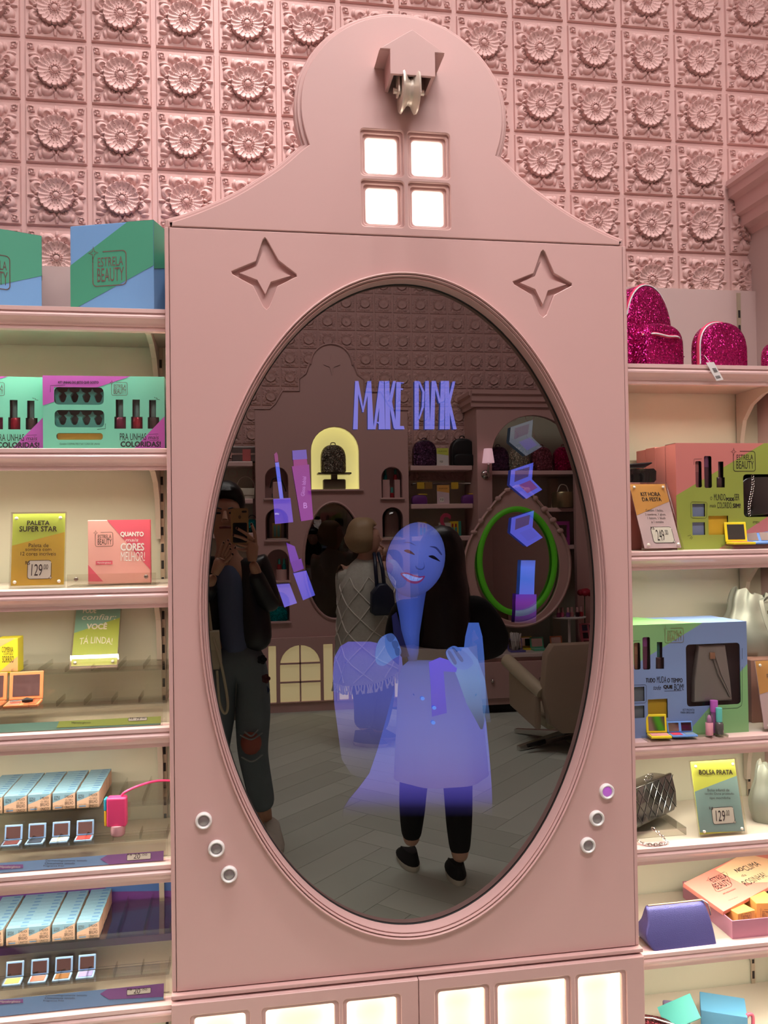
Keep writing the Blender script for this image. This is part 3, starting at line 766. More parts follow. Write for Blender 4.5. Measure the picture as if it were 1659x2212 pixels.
# ------------------------------------------------------------------ second shelf: nail kits
m_teal = mat('card_teal', (100, 178, 156), 0.5); m_purp = mat('card_purple', (158, 74, 158), 0.5); m_inside = mat('box_inside', (52, 66, 62), 0.7)
m_toe = mat('teal_foam', (74, 164, 152), 0.7); m_file = mat('yellow_file', (214, 176, 70), 0.7); m_cap = mat('teal_cap', (96, 134, 128), 0.35)
def polish(parent, cx, z0, w, h, wc, hc, mbot, mcap, y=0.02):
    mb = MB(); mb.lathe([(w / 2 * 0.9, 0), (w / 2, 0.002), (w / 2, h - 0.003), (w / 2 * 0.85, h)], (cx, y, z0), 16); b = mb.build('polish_bottle', mbot, parent, smooth=40)
    mb = MB(); mb.lathe([(wc / 2, h), (wc / 2, h + hc), (wc / 2 * 0.9, h + hc + 0.001)], (cx, y, z0), 16); mb.build('cap', mcap, b, smooth=40)
def nail_kit(label, first=None):
    (x, y), rz, wd = place(92.5, 362, 890, 0.105, 0.100)
    wd = 0.262
    t = thing('nail_kit', label, 'gift set', (x, y, ZL[1]), rz, 'teal and purple nail kits')
    L = locof(t); h = L(93, 811)[1]; dep = 0.045
    def rect(x0, y0, x1, y1, r): a = L(x0, y1); b = L(x1, y0); return rrect(a[0], b[0], a[1], b[1], r, 4)
    def bot(cx0, cx1, cy0, cy1, bx0, bx1, by1):
        a = [L(*p) for p in ((bx0, by1), (bx1, by1), (bx1, cy1), (cx1, cy1), (cx1, cy0), (cx0, cy0), (cx0, cy1), (bx0, cy1))]; return a
    holes = [rect(117, 837, 224, 874, 0.010), rect(118, 886, 225, 923, 0.010), rect(122, 935.5, 222, 950, 0.006), bot(250, 266, 863, 900, 247, 272, 926), bot(286, 302, 863, 900, 283, 308, 926), bot(322, 337, 864, 901, 319, 343.5, 926)]
    plate([(0, 0), (wd, 0), (wd, h), (0, h)], holes, 0.0015).build('card_front', m_teal, t)
    pur = MB()
    q = [L(93, 811), L(282, 815), L(95, 876)]; q = [(max(0, a), min(h, b)) for a, b in q]
    # purple corners, cut round the openings
    e = [L(*p) for p in ((93, 811), (282, 813))]
    hole1 = holes[0]
    k = (L(95, 876)[1] - h) / (L(282, 815)[0] - 0)
    pts = [(0, h), (0, L(95, 876)[1])]
    x_in = hole1[5 + 4][0]
    zl = lambda xx: L(95, 876)[1] - k * xx
    pts += [(x_in, zl(x_in))]
    top = max(p[1] for p in hole1)
    pts += [(x_in, top), ((top - L(95, 876)[1]) / -k, top), (L(282, 815)[0], h)]
    pur.flat(pts, -0.0004, m_purp)
    b = [L(362, 897), L(362, 968), L(284, 968)]
    pur.flat([(wd, L(362, 899)[1]), (b[2][0], 0), (wd, 0)], -0.0004, m_purp)
    pur.build('purple_corner', None, t)
    mb = MB(); hollow(mb, wd, dep, h, None, 0.0015, 0.0016); mb.build('carton', m_teal, t)
    MB().box(0.003, wd - 0.003, 0.034, 0.036, 0.003, h - 0.003).build('tray', m_inside, t)
    # toe separators: a bar with four star-topped fingers
    for (yy0, yy1, r0) in ((837, 874, 0), (886, 923, 1)):
        a = L(117, yy1); b2 = L(225, yy0); ww = b2[0] - a[0]; hh = b2[1] - a[1]; pts = [(a[0] + 0.002, a[1]), (b2[0], a[1]), (b2[0], a[1] + hh * 0.22)]
        for i in range(4, -1, -1):
            cx = a[0] + ww * (0.02 + 0.24 * i)
            if i < 4:
                mx = cx + ww * 0.12
                pts += [(mx + ww * 0.06, a[1] + hh * 0.30), (mx + ww * 0.03, a[1] + hh * 0.18), (mx - ww * 0.03, a[1] + hh * 0.18), (mx - ww * 0.06, a[1] + hh * 0.30)]
            pts += [(cx + ww * 0.035, a[1] + hh * 0.55), (cx + ww * 0.085, a[1] + hh * 0.74), (cx + ww * 0.03, a[1] + hh * 0.80), (cx, a[1] + hh * 0.98), (cx - ww * 0.03, a[1] + hh * 0.80), (cx - ww * 0.085, a[1] + hh * 0.74), (cx - ww * 0.035, a[1] + hh * 0.55)]
        plate(pts, [], 0.012, y0=0.012).build('toe_separator', m_toe, t)
    a = L(122, 950); b2 = L(222, 935.5); MB().box(a[0], b2[0], 0.008, 0.012, a[1], b2[1]).build('nail_file', m_file, t)
    for (c0, c1, bx0, bx1, col, nm) in ((250, 266, 247, 272, (132, 44, 78), 'polish_plum'), (286, 302, 283, 308, (160, 28, 52), 'polish_red'), (322, 337, 319, 343.5, (84, 72, 70), 'polish_grey')):
        z0 = L(bx0, 926)[1]; zc = L(bx0, 900)[1]; zt = L(c0, 863)[1]; cx = (L(bx0, 910)[0] + L(bx1, 910)[0]) / 2
        polish(t, cx, z0, L(bx1, 910)[0] - L(bx0, 910)[0] - 0.001, zc - z0, L(c1, 880)[0] - L(c0, 880)[0] - 0.001, zt - zc, mat(nm, col, 0.25, 0.4), m_cap, 0.018)
    tx = MB()
    ptext(tx, L, 'KIT UNHAS DO JEITO QUE GOSTO', 126, 823.5, 213, 830, m_black, bold=0.00025)
    plogo(tx, L, 241, 826, 275, 854, m=m_foil)
    ptext(tx, L, 'PRA UNHAS', 259, 936, 316, 951, m_black)
    ptext(tx, L, 'mais', 321, 941, 343, 949, m_black, shear=0.2)
    pstroke(tx, L, [(321, 938.5), (342, 937.5)], 0.0007, m_black); pstroke(tx, L, [(323, 952), (344, 951)], 0.0007, m_black)
    ptext(tx, L, 'COLORIDAS!', 261, 954, 347, 965, m_black, bold=0.0006)
    ptext(tx, L, 'Contém 3 ESMALTES 7 ml 1 LIXA DE UNHA', 129, 957, 216, 961, m_black)
    for s in ([(109, 847), (109, 833), (141, 832)], [(228, 915), (228, 926), (210, 927.5)], [(337, 859), (340, 861)], [(338, 862), (345, 863.5)], [(333, 858), (336, 860)]): pstroke(tx, L, s, 0.001, m_black)
    tx.build('lettering', None, t)
    fm = MB(); fm.box(0.004, wd - 0.004, 0.0018, 0.0022, 0.004, h - 0.004); fm.build('window_film', m_film, t)
    return t
nk = nail_kit('teal and purple nail kit next to the mirror cabinet')
nk2 = copy_tree(nk); nk2['label'] = 'teal and purple nail kit cut off by the photo edge'
q = P(94, 890, 0.13); nk2.location = (q.x - 0.262 * math.cos(R(3)), 0.115, ZL[1]); nk2.rotation_euler = (0, 0, R(3))

# ------------------------------------------------------------------ third shelf: palette sign and box
m_lime = mat('card_lime', (204, 222, 92), 0.5); m_amber = mat('card_amber', (226, 186, 66), 0.5)
sign('lime and amber price sign for an eyeshadow palette on the third shelf', (23, 1262), (137.5, 1260), (28.5, 1111), (140, 1107.5), ZL[2], 0.075, 8, m_lime, [(20, 1179), (145, 1149), (145, 1270), (20, 1270)], m_amber,
     [('PALETA', 59, 1125, 107, 1134, dict(bold=0.0003)), ('SUPER STAR', 42.4, 1137, 123, 1148, dict(bold=0.0003)), ('Paleta de', 62, 1174, 105, 1182, {}), ('sombra com', 55, 1183, 111, 1190, {}), ('12 cores incríveis', 44.6, 1192, 121, 1200, {}), ('R$', 55, 1212, 65, 1221, {})],
     ((59, 1210, 111, 1251), [('129', 68, 1218.6, 91.5, 1244), ('.00', 93, 1219, 104, 1230)]))
(x, y), rz, wd = place(190, 324.5, 1190, 0.105, 0.112)
h = P(258, 1123, 0.11).z - ZL[2] - 0.004
m_rose = mat('card_rose', (238, 176, 162), 0.5); m_hot = mat('card_hot_pink', (224, 96, 112), 0.5)
t = carton('eyeshadow_box', 'light and hot pink eyeshadow box standing in a clear tray', x, y, ZL[2] + 0.004, rz, wd, 0.03, h, m_rose)
L = locof(t); mb = MB(); CL = (0, wd, 0, h)
poly(mb, L, [(231, 1122), (326, 1118), (326, 1231)], m_hot, -0.0005, CL); poly(mb, L, [(188, 1220), (223, 1256), (186, 1256)], m_hot, -0.0005, CL)
mb.box(wd - 0.0001, wd + 0.0006, 0, 0.03, 0.0, h, m_hot)
mb.build('colour_field', None, t)
mb = MB(); plogo(mb, L, 206, 1150, 244, 1180, m=m_foil)
for s, a, b, c, d, kw in (('QUANTO', 260.5, 1149, 310, 1160, dict(bold=0.0006)), ('mais', 272, 1163, 299, 1170, dict(shear=0.2)), ('CORES', 261, 1173.5, 311, 1189, dict(bold=0.0007)), ('MELHOR!', 261, 1192, 313, 1212, {})): ptext(mb, L, s, a, b, c, d, m_whitep, -0.001, **kw)
poly(mb, L, [(207, 1212), (243, 1211), (243, 1219), (207, 1220)], m_hot, -0.001)
ptext(mb, L, 'Hipoalergênico', 210, 1213.5, 240, 1218, m_whitep, -0.0013)
mb.build('lettering', None, t)
(x, y), rz, wd = place(145, 337, 1252, 0.062, 0.062)
t = thing('clear_tray', 'clear acrylic tray with two bolts in front of the pink box', 'tray', (x, y, ZL[2]), rz)
L = locof(t); hh = L(240, 1239)[1]
MB().box(0, wd, 0, 0.09, 0, 0.003).build('tray_floor', m_acr, t)
MB().box(0, wd, 0, 0.003, 0.003, hh).build('tray_front', m_acr, t)
for px, py in ((164.5, 1251), (315.6, 1245.5)):
    q = L(px, py); k = MB(); k.lathe([(0.0045, 0.0), (0.0045, -0.003), (0.0035, -0.0042), (0.0001, -0.0045)], (q[0], 0, q[1]), 14, axis='y'); k.build('bolt', mat('bolt_metal', (120, 110, 100), 0.3, 0.8), t, smooth=50)

# ------------------------------------------------------------------ clear tiered risers of shelves four to six
def riser(label, z, px, pyA, pyB, YA=0.075, YB=0.165, x0=-1.2, x1=None, ribs=True, front=None):
    zA = P(px, pyA, YA).z; zB = P(px, pyB, YB).z
    x1 = x1 if x1 is not None else XL - 0.012
    t = thing('clear_riser', label, 'riser', ((x0 + x1) / 2, YS + 0.02, z)); xm = (x0 + x1) / 2; yb = YS + 0.02
    def bx(n, xa, xb, ya, yb_, za, zb): MB().box(xa - xm, xb - xm, ya - yb, yb_ - yb, za - z, zb - z).build(n, m_acr, t)
    bx('step', x0, x1, YA, YB, zA - 0.003, zA); bx('step', x0, x1, YB, 0.315, zB - 0.003, zB)
    bx('step_face', x0, x1, YB, YB + 0.003, zA + 0.0003, zB - 0.0035); bx('step_face', x0, x1, YA, YA + 0.003, z + 0.001, zA - 0.0035)
    bx('lip', x0, x1, YA, YA + 0.0025, zA, zA + 0.008); bx('lip', x0, x1, YB, YB + 0.0025, zB, zB + 0.008)
    k = 0
    xx = x1 - 0.001
    while xx > -0.75:
        bx('divider', xx - 0.0025, xx, YB + 0.003, 0.31, zB, zB + 0.011); bx('divider', xx - 0.0025, xx, YA + 0.003, YB - 0.001, zA, zA + 0.011); xx -= 0.0575
    return t, zA, zB
def rail(label, z, Y, pts_top, pts_bot, cols, words, tagw=None, tilt=22):
    """printed price rail in a clear channel along the shelf front"""
    A = P(pts_bot[0][0], pts_bot[0][1], Y); B = P(pts_bot[1][0], pts_bot[1][1], Y)
    t = thing('price_rail', label, 'price rail', (B.x - 1.0, Y, z + 0.001), 0, rx=-R(tilt)); wd = 1.0
    L = locof(t); h = (L(*pts_top[1])[1] + L(*pts_top[0])[1]) / 2
    mb = MB(); mb.box(0, wd, 0.0005, 0.002, 0.001, h, cols[0]); mb.build('strip', None, t)
    mb = MB()
    for c, pl in cols[1:]: poly(mb, L, pl, c, -0.0003, (0, wd, 0.001, h))
    mb.build('colour_field', None, t)
    mb = MB()
    if tagw:
        q0 = L(tagw[0], tagw[3]); q1 = L(tagw[2], tagw[1]); rr = rrect(q0[0], q1[0], q0[1], min(q1[1], h - 0.0005), 0.002, 3)
        mb.flat(rr, -0.0006, m_whitep); mb.stroke(rr, 0.0008, -0.0008, m_black, True)
    for s, a, b, c, d, m in words: ptext(mb, L, s, a, b, c, d, m, -0.001)
    mb.build('lettering', None, t)
    MB().box(0, wd + 0.004, -0.004, -0.002, -0.001, h + 0.022).build('clear_front', m_acr, t)
    return t
rs4, zA4, zB4 = riser('empty clear acrylic stepped riser on the fourth shelf', ZL[3], 200, 1523, 1450)
m_mint = mat('card_mint', (126, 178, 164), 0.5); m_olive = mat('card_olive', (176, 192, 72), 0.5)
sign('mint and olive motto card leaning on the clear riser', (153, 1433), (252, 1432), (166.5, 1296), (264, 1293), zB4, 0.205, 28, m_mint, [(150, 1368), (266, 1334), (266, 1440), (145, 1440)], m_olive,
     [('PODE', 180, 1314.5, 208, 1324.5, dict(m=m_whitep, bold=0.0005)), ('confiar:', 178, 1327, 251, 1339, dict(m=m_whitep, shear=0.25)), ('VOCÊ', 188, 1345, 231, 1359, dict(m=m_whitep, bold=0.0008)), ('TÁ LINDA!', 172, 1375, 243, 1393, dict(m=m_whitep, arc=0.7))], None)
rail('mint and lime price rail along the fourth shelf', ZL[3], 0.045, [(0, 1567), (345, 1545)], [(0, 1578), (347, 1558)], [m_mint, (mat('card_lime_dull', (176, 196, 96), 0.5), [(128, 1557), (350, 1540), (350, 1562), (122, 1572)])],
     [('79', 294, 1549.5, 303, 1555.5, m_black), ('R$', 281, 1550, 288, 1554.5, m_black), (',00', 306, 1549, 314, 1553.5, m_black), ('Hipoalergênico', 155, 1559, 196, 1564, m_black)], (277, 1547.5, 318, 1558))
# small yellow box
m_yel = mat('card_yellow', (226, 212, 48), 0.5); m_peach = mat('card_peach', (232, 174, 116), 0.5)
(x, y), rz, wd = place(-8, 38.5, 1412, 0.185, 0.185)
h = P(20, 1379, 0.185).z - zB4
t = carton('makeup_box', 'small yellow and peach box with black lettering on the clear riser', x, y, zB4, rz, wd, 0.05, h, m_yel)
L = locof(t); mb = MB(); CL = (0, wd, 0, h)
poly(mb, L, [(-8, 1376), (34, 1376), (-8, 1402)], m_peach, -0.0005, CL); poly(mb, L, [(40, 1417), (40, 1450), (0, 1450)], m_peach, -0.0005, CL); mb.build('colour_field', None, t)
mb = MB(); ptext(mb, L, 'COMBINA', 4, 1397, 29, 1409, m_black); ptext(mb, L, 'COM SEU', 8, 1410, 28, 1415, m_black); ptext(mb, L, 'SORRISO', 5, 1417, 30, 1431, m_black); mb.build('lettering', None, t)

m_mirror = mat('little_mirror', (205, 200, 196), 0.04, 1.0)
def compact(label, x, y, z, rz, w, d, th, m, pans, lid=80, lidh=None, group=None, mirrors=1, name='makeup_compact', brush=False, mir=None):
    """hinged make-up compact standing open: base with colour pans, lid with a mirror"""
    t = thing(name, label, 'compact', (x, y, z), rz, group)
    lidh = lidh or d
    MB().box(0, w, 0, d, 0, th).build('base', m, t, bevel=min(0.0015, th * 0.3))
    n = len(pans)
    for k, c in enumerate(pans):
        a, b = w * (k + 0.0) / n, w * (k + 1.0) / n; g = min(w / n, d) * 0.13
        MB().box(a + g, b - g, g, d - g, th, th + 0.0008).build('pan', c, t)
    T = Matrix.Translation((0, d, th)) @ Matrix.Rotation(-R(90 - lid), 4, 'X')
    ld = MB(); ld.box(0, w, 0.0, th * 0.8, 0.0005, lidh, None, T); lo = ld.build('lid', m, t, bevel=min(0.0015, th * 0.3))
    for k in range(mirrors):
        a, b = w * k / mirrors, w * (k + 1) / mirrors; g = min(w / mirrors, lidh) * 0.12
        mb = MB(); mb.box(a + g, b - g, -0.0006, 0.0002, g, lidh - g, None, T); mb.build('lid_mirror', mir or m_mirror, lo)
    if brush:
        mb = MB(); mb.tube([(w * 0.15, d * 0.30, th + 0.005), (w * 0.5, d * 0.34, th + 0.005)], 0.003, 8); br = mb.build('brush_handle', m_chrome, t, smooth=40)
        mb = MB(); mb.tube([(w * 0.48, d * 0.34, th + 0.005), (w * 0.62, d * 0.37, th + 0.006), (w * 0.8, d * 0.38, th + 0.005)], [0.003, 0.006, 0.003], 8); mb.build('bristles', m_dark, br, smooth=40)
    return t
m_coral = mat('coral_plastic', (232, 142, 92), 0.4)
(x, y), rz, wd = place(6, 82, 1528, 0.079, 0.083)
pal = compact('open coral palette with mirror and little brush on the clear riser', x, y, zA4, rz, wd, 0.06, 0.006, m_coral, [mat('pan_blush', (222, 130, 110), 0.7), mat('pan_terracotta', (200, 96, 56), 0.7)], 78, 0.062, 'coral palettes on the fourth shelf', brush=True)
p2 = copy_tree(pal); p2['label'] = 'coral palette mostly cut off by the photo edge'; p2.location.x -= wd + 0.006

# ------------------------------------------------------------------ small boxes in columns
m_sky = mat('card_pale_blue', (128, 164, 182), 0.5); m_apri = mat('card_apricot', (218, 178, 150), 0.5)
def tiny_box_mesh():
    w, d, h = 0.0475, 0.0165, 0.0360
    mb = MB(); mb.box(0, w, 0, d, 0, h, m_sky)
    return mb, w, d, h
tb, BW, BD, BH = tiny_box_mesh()
tb_me = tb.build('carton', None, None, bevel=0); tb_data = tb_me.data; bpy.data.objects.remove(tb_me)
pf = MB(); pf.flat([(0, 0), (BW, 0), (BW, BH * 0.98), (BW * 0.42, BH * 0.62), (0, BH * 0.42)], -0.0003, m_apri)
pf.add([(BW + 0.0003, 0, 0), (BW + 0.0003, BD, 0), (BW + 0.0003, BD, BH * 0.97), (BW + 0.0003, 0, BH * 0.97)], [(0, 1, 2, 3)], m_apri)
text(pf, 'É MELHOR', BW * 0.74, BH * 0.78, BW * 0.38, BH * 0.20, -0.0006, m_black); text(pf, 'O SEU', BW * 0.74, BH * 0.55, BW * 0.34, BH * 0.10, -0.0006, m_black)
text(pf, 'BRILHO', BW * 0.74, BH * 0.36, BW * 0.38, BH * 0.20, -0.0006, m_black); text(pf, 'ÚNICO!', BW * 0.74, BH * 0.12, BW * 0.38, BH * 0.20, -0.0006, m_black)
text(pf, 'sombra mini', BW * 0.24, BH * 0.24, BW * 0.34, BH * 0.05, -0.0006, m_black); pf.flat([(BW * 0.1, BH * 0.08), (BW * 0.4, BH * 0.08), (BW * 0.4, BH * 0.15), (BW * 0.1, BH * 0.15)], -0.0006, m_blue)
text(pf, 'ESTRELA', BW * 0.2, BH * 0.78, BW * 0.26, BH * 0.10, -0.0006, m_foil); text(pf, 'BEAUTY', BW * 0.2, BH * 0.65, BW * 0.26, BH * 0.12, -0.0006, m_foil)
pf.add([(BW * 0.60, BD * 0.25, BH + 0.0003), (BW * 0.9, BD * 0.25, BH + 0.0003), (BW * 0.9, BD * 0.62, BH + 0.0003), (BW * 0.60, BD * 0.62, BH + 0.0003)], [(0, 1, 2, 3)], mat('card_blue_mark', (84, 128, 170), 0.5))
pf_o = pf.build('printed_front', None, None); pf_data = pf_o.data; bpy.data.objects.remove(pf_o)
COLN = ['column nearest the cabinet', 'second column', 'third column', 'fourth column', 'column at photo edge']
ORD = ['first', 'second', 'third', 'fourth', 'fifth', 'sixth', 'seventh', 'eighth', 'ninth', 'tenth']
def columns(z, shelfname, fronts, Yf, zb, n):
    for c, (px0, px1, py) in enumerate(fronts):
        x = P((px0 + px1) / 2, py, Yf).x - BW / 2
        dz = 0.0
        for k in range(n):
            t = thing('eyeshadow_box', f'small blue apricot box, {ORD[k]} from the front, {COLN[c]}, {shelfname}', 'box', (x + random.uniform(-.0006, .0006), Yf + k * (BD + 0.0010), zb), R(random.uniform(-.6, .6)), f'small blue boxes on the {shelfname}')
            link('carton', tb_data, t); link('printed_front', pf_data, t)
YB5 = 0.125
rs5, zA5, zB5 = riser('clear acrylic stepped riser holding little boxes on the fifth shelf', ZL[4], 190, 1821, 1746, 0.072, YB5)
columns(ZL[4], 'fifth shelf', [(167.6, 213, 1726), (114.8, 160, 1732), (62, 108, 1737), (9.5, 56, 1742), (-42, 3, 1746)], YB5 + 0.004, zB5 + 0.0005, 10)
rs6, zA6, zB6 = riser('clear acrylic stepped riser holding little boxes on the sixth shelf', ZL[5], 190, 2119, 2029, 0.072, YB5)
columns(ZL[5], 'sixth shelf', [(168, 213, 2005), (114.5, 160, 2012), (61, 106, 2020), (16, 59, 2022), (-40, 4, 2025)], YB5 + 0.004, zB6 + 0.0005, 10)
m_cmp = mat('pale_blue_plastic', (150, 184, 222), 0.35)
def little_row(zt, items, shelfname, py):
    for (px, nm, col) in items:
        x = P(px, py, 0.079).x
        compact(f'tiny open pale blue compact with {nm} powder on the {shelfname}', x - 0.0185, 0.079, zt, 0, 0.037, 0.030, 0.0045, m_cmp, [mat('pan_' + nm.replace(' ', '_'), col, 0.7)], 78, 0.032, f'tiny blue compacts on the {shelfname}')
little_row(zA5, ((20, 'dark plum', (92, 36, 36)), (72, 'navy', (34, 44, 62)), (125, 'cream', (238, 222, 190)), (178, 'red', (214, 62, 58))), 'fifth shelf', 1815)
little_row(zA6, ((23, 'gold', (214, 170, 92)), (78, 'rosewood', (178, 112, 92)), (131, 'brown', (132, 88, 44)), (182, 'lavender', (146, 136, 190))), 'sixth shelf', 2110)
m_sky2 = mat('card_rail_blue', (124, 168, 222), 0.5); m_viol = mat('card_rail_violet', (146, 98, 170), 0.5)
for k, (z, dy) in enumerate(((ZL[4], 0), (ZL[5], 291))):
    r1 = [('Dermatologicamente testado', 99, 1857 + dy, 188, 1862 + dy, m_black), ('Clinicamente testado', 97, 1862.5 + dy, 162, 1867 + dy, m_black), ('Fragrance free', 94, 1868.5 + dy, 138, 1873 + dy, m_black), ('Hipoalergênico', 0, 1870 + dy, 44, 1876 + dy, m_whitep),
          ('20', 289, 1844 + dy, 303, 1855 + dy, m_black), (',00', 306, 1844 + dy, 318, 1849 + dy, m_black), ('R$', 275, 1844 + dy, 285, 1849 + dy, m_black)]
    rail(f'blue and violet price rail along the {"fifth" if k == 0 else "sixth"} shelf', z, 0.042, [(0, 1866 + dy), (353, 1836 + dy)], [(0, 1886 + dy), (353, 1857 + dy)], [m_sky2, (m_viol, [(216, 1856 + dy), (232, 1845 + dy), (356, 1832 + dy), (356, 1862 + dy), (236, 1868 + dy)]), (m_viol, [(-10, 1869 + dy), (50, 1867 + dy), (50, 1875 + dy), (-10, 1879 + dy)])], r1, (274, 1842 + dy, 326, 1859 + dy))

# pink gadget with its cord
tp = thing('toy_gadget', 'pink plastic gadget with blue and yellow side and a cord in the clear riser', 'gadget', (P(254, 1830, 0.10).x, 0.10, zA5 + 0.002), R(-4))
m_gp = mat('gadget_pink', (214, 62, 118), 0.35)
mb = MB(); mb.box(-0.021, 0.021, -0.012, 0.012, 0.022, 0.086); mb.build('body', m_gp, tp, bevel=0.004, segs=3)
mb = MB(); mb.lathe([(0.012, 0.0), (0.0155, 0.004), (0.0165, 0.022), (0.0165, 0.024)], (0.001, 0, 0), 18); mb.build('clear_cap', mat('milky_pink', (226, 170, 180), 0.2), tp, smooth=50)
mb = MB(); mb.box(-0.027, -0.0215, -0.010, 0.010, 0.058, 0.084); mb.build('blue_button', mat('gadget_blue', (52, 160, 190), 0.4), tp, bevel=0.002)
mb = MB(); mb.box(-0.0265, -0.0215, -0.009, 0.009, 0.024, 0.0575); mb.build('yellow_button', mat('gadget_yellow', (222, 180, 40), 0.4), tp, bevel=0.002)
mb = MB(); mb.tube(smooth_path([(0.010, 0, 0.084), (0.016, 0.0, 0.094), (0.045, 0.02, 0.102), (0.08, 0.05, 0.102), (0.12, 0.07, 0.094)], 6), 0.0028, 8); mb.build('cord', m_gp, tp, smooth=60)
# purple display card behind the sixth shelf
t = thing('display_card', 'large purple and blue card standing behind the sixth shelf', 'card', (-0.75, 0.314, ZL[5]))
MB().box(-0.5, 0.57, 0, 0.006, 0, 0.245).build('card', mat('card_deep_purple', (98, 52, 128), 0.5), t)
L = locof(t); mb = MB(); a = L(236, 1926); b = L(368, 1930)
mb.flat([(a[0], a[1]), (0.57, b[1] + 0.006), (0.57, 0.245), (a[0] - 0.10, 0.245)], -0.0006, mat('card_blue_band', (66, 104, 168), 0.5)); mb.build('blue_band', None, t)
# ================================================================== products beside the other cabinet edge
def soft(mb, prof, y0, y1, puff=0.14, n=9, m=None, flat_bottom=True, T=None, pw=3.0):
    """stuffed body: outline prof (x,z) carried through the depth y0..y1, drawn in towards both faces"""
    cx = sum(p[0] for p in prof) / len(prof); z0 = min(p[1] for p in prof); cz = z0 + (max(p[1] for p in prof) - z0) * (0.30 if flat_bottom else 0.5)
    rs = []
    for k in range(n):
        t = -1 + 2 * k / (n - 1); s = 1 - puff * abs(t) ** pw; yy = (y0 + y1) / 2 + (y1 - y0) / 2 * math.sin(t * PI / 2)
        ring = []
        for x, z in prof:
            zz = cz + (z - cz) * s
            if flat_bottom: zz = z0 + (zz - (cz + (z0 - cz) * s)) * ((max(p[1] for p in prof) * s + 0) and 1)
            v = Vector((cx + (x - cx) * s, yy, zz)); ring.append(tuple(T @ v) if T else tuple(v))
        rs.append(ring)
    return mb.rings(rs, m)
def dome(w, h, k=2.4, n=28, base=0.0, r=0.012):
    """arched outline: flat bottom with rounded corners, super-elliptic top"""
    pts = []
    for i in range(n + 1):
        a = PI * i / n; c, s = math.cos(a), math.sin(a)
        pts.append((w / 2 * math.copysign(abs(c) ** (2 / k), c), base + h * 0.42 + (h * 0.58) * abs(s) ** (2 / k)))
    pts += [(-w / 2 * 1.0, base + r), (-w / 2 + r * 0.4, base + r * 0.25), (-w / 2 + r, base), (w / 2 - r, base), (w / 2 - r * 0.4, base + r * 0.25), (w / 2, base + r)]
    return pts
m_glit = glitter_mat('magenta_glitter', (140, 6, 78), (226, 40, 140), 420, 0.3)
m_zip = mat('zip_white', (226, 222, 224), 0.4); m_zipk = mat('zip_pink_tape', (216, 54, 96), 0.6)
def zipper(t, path, r=0.0022, name='zip'):
    mb = MB(); mb.tube(path, r * 2.1, 6); z = mb.build('zip_tape', m_zipk, t, smooth=60)
    mb = MB(); mb.tube([Vector(p) + Vector((0, -r * 1.7, 0)) for p in path], r, 6); mb.build('zip_teeth', m_zip, z, smooth=60)

# glitter backpack
z0 = ZR[0]
A = P(1418, 780, 0.12)
bp = thing('glitter_backpack', 'small magenta glitter backpack half behind the mirror cabinet', 'backpack', (A.x - 0.004, 0.135, z0), R(22), 'magenta glitter bags')
mb = MB(); soft(mb, dome(0.168, 0.226, 2.1), 0.0, 0.085, 0.10); mb.build('body', m_glit, bp, smooth=60)
mb = MB(); soft(mb, dome(0.140, 0.116, 3.2), -0.045, 0.004, 0.13); pk = mb.build('front_pocket', m_glit, bp, smooth=60)
pr = dome(0.168, 0.226, 2.1)
zipper(bp, [Vector((x * 0.985, 0.012, z * 0.985)) for x, z in pr[3:26]], 0.0022)
zipper(pk, [Vector((-0.068 + 0.136 * i / 10, -0.0515 + 0.024 * (abs(i - 5) / 5) ** 3, 0.082 + 0.002 * math.sin(i))) for i in range(11)], 0.002)
mb = MB(); mb.tube(smooth_path([(0.064, -0.03, 0.07), (0.070, -0.034, 0.058), (0.073, -0.035, 0.046)], 4), 0.0016, 6); ch = mb.build('charm_chain', m_chrome, pk, smooth=60)
mb = MB(); mb.prism([(0.073 + p[0], 0.040 + p[1]) for p in star4(0, 0, 0.014, 0.02)], -0.036, -0.034); mb.build('charm', m_chrome, pk)
# strap loop on the top
mb = MB(); mb.tube(smooth_path([(-0.02, 0.07, 0.2), (-0.016, 0.075, 0.222), (0.016, 0.075, 0.222), (0.02, 0.07, 0.2)], 5), 0.004, 8); mb.build('grab_loop', m_glit, bp, smooth=60)

# glitter pouch
A = P(1505, 783, 0.09); B = P(1624, 783, 0.11)
po = thing('glitter_pouch', 'domed magenta glitter pouch with a white price tag', 'pouch', ((A.x + B.x) / 2 + 0.002, 0.085, z0), R(16), 'magenta glitter bags')
pd = dome(0.142, 0.122, 2.3)
mb = MB(); soft(mb, pd, 0.0, 0.058, 0.10); mb.build('body', m_glit, po, smooth=60)
zipper(po, [Vector((x * 1.0, 0.028, z * 1.0)) for x, z in pd[9:30]], 0.0026)
mb = MB(); mb.lathe([(0.0025, 0), (0.004, 0.004), (0.0025, 0.010)], (-0.070, 0.024, 0.008), 8); mb.build('zip_pull', m_chrome, po, smooth=50)
q = [P(px, py, 0.018) for px, py in ((1525, 783), (1542, 782), (1563, 820), (1548, 823))]
Mi = (Matrix.Translation(po.location) @ po.rotation_euler.to_matrix().to_4x4()).inverted()
mb = MB(); fr = [Mi @ v for v in q]; bk = [Mi @ (v + Vector((0, 0.0006, 0))) for v in q]
mb.rings([[tuple(v) for v in fr], [tuple(v) for v in bk]]); tg = mb.build('price_tag', m_white, po)
mb = MB()
def qq(u, v): return tuple(Mi @ ((q[0] * (1 - u) + q[1] * u) * (1 - v) + (q[3] * (1 - u) + q[2] * u) * v + Vector((0, -0.0008, 0))))
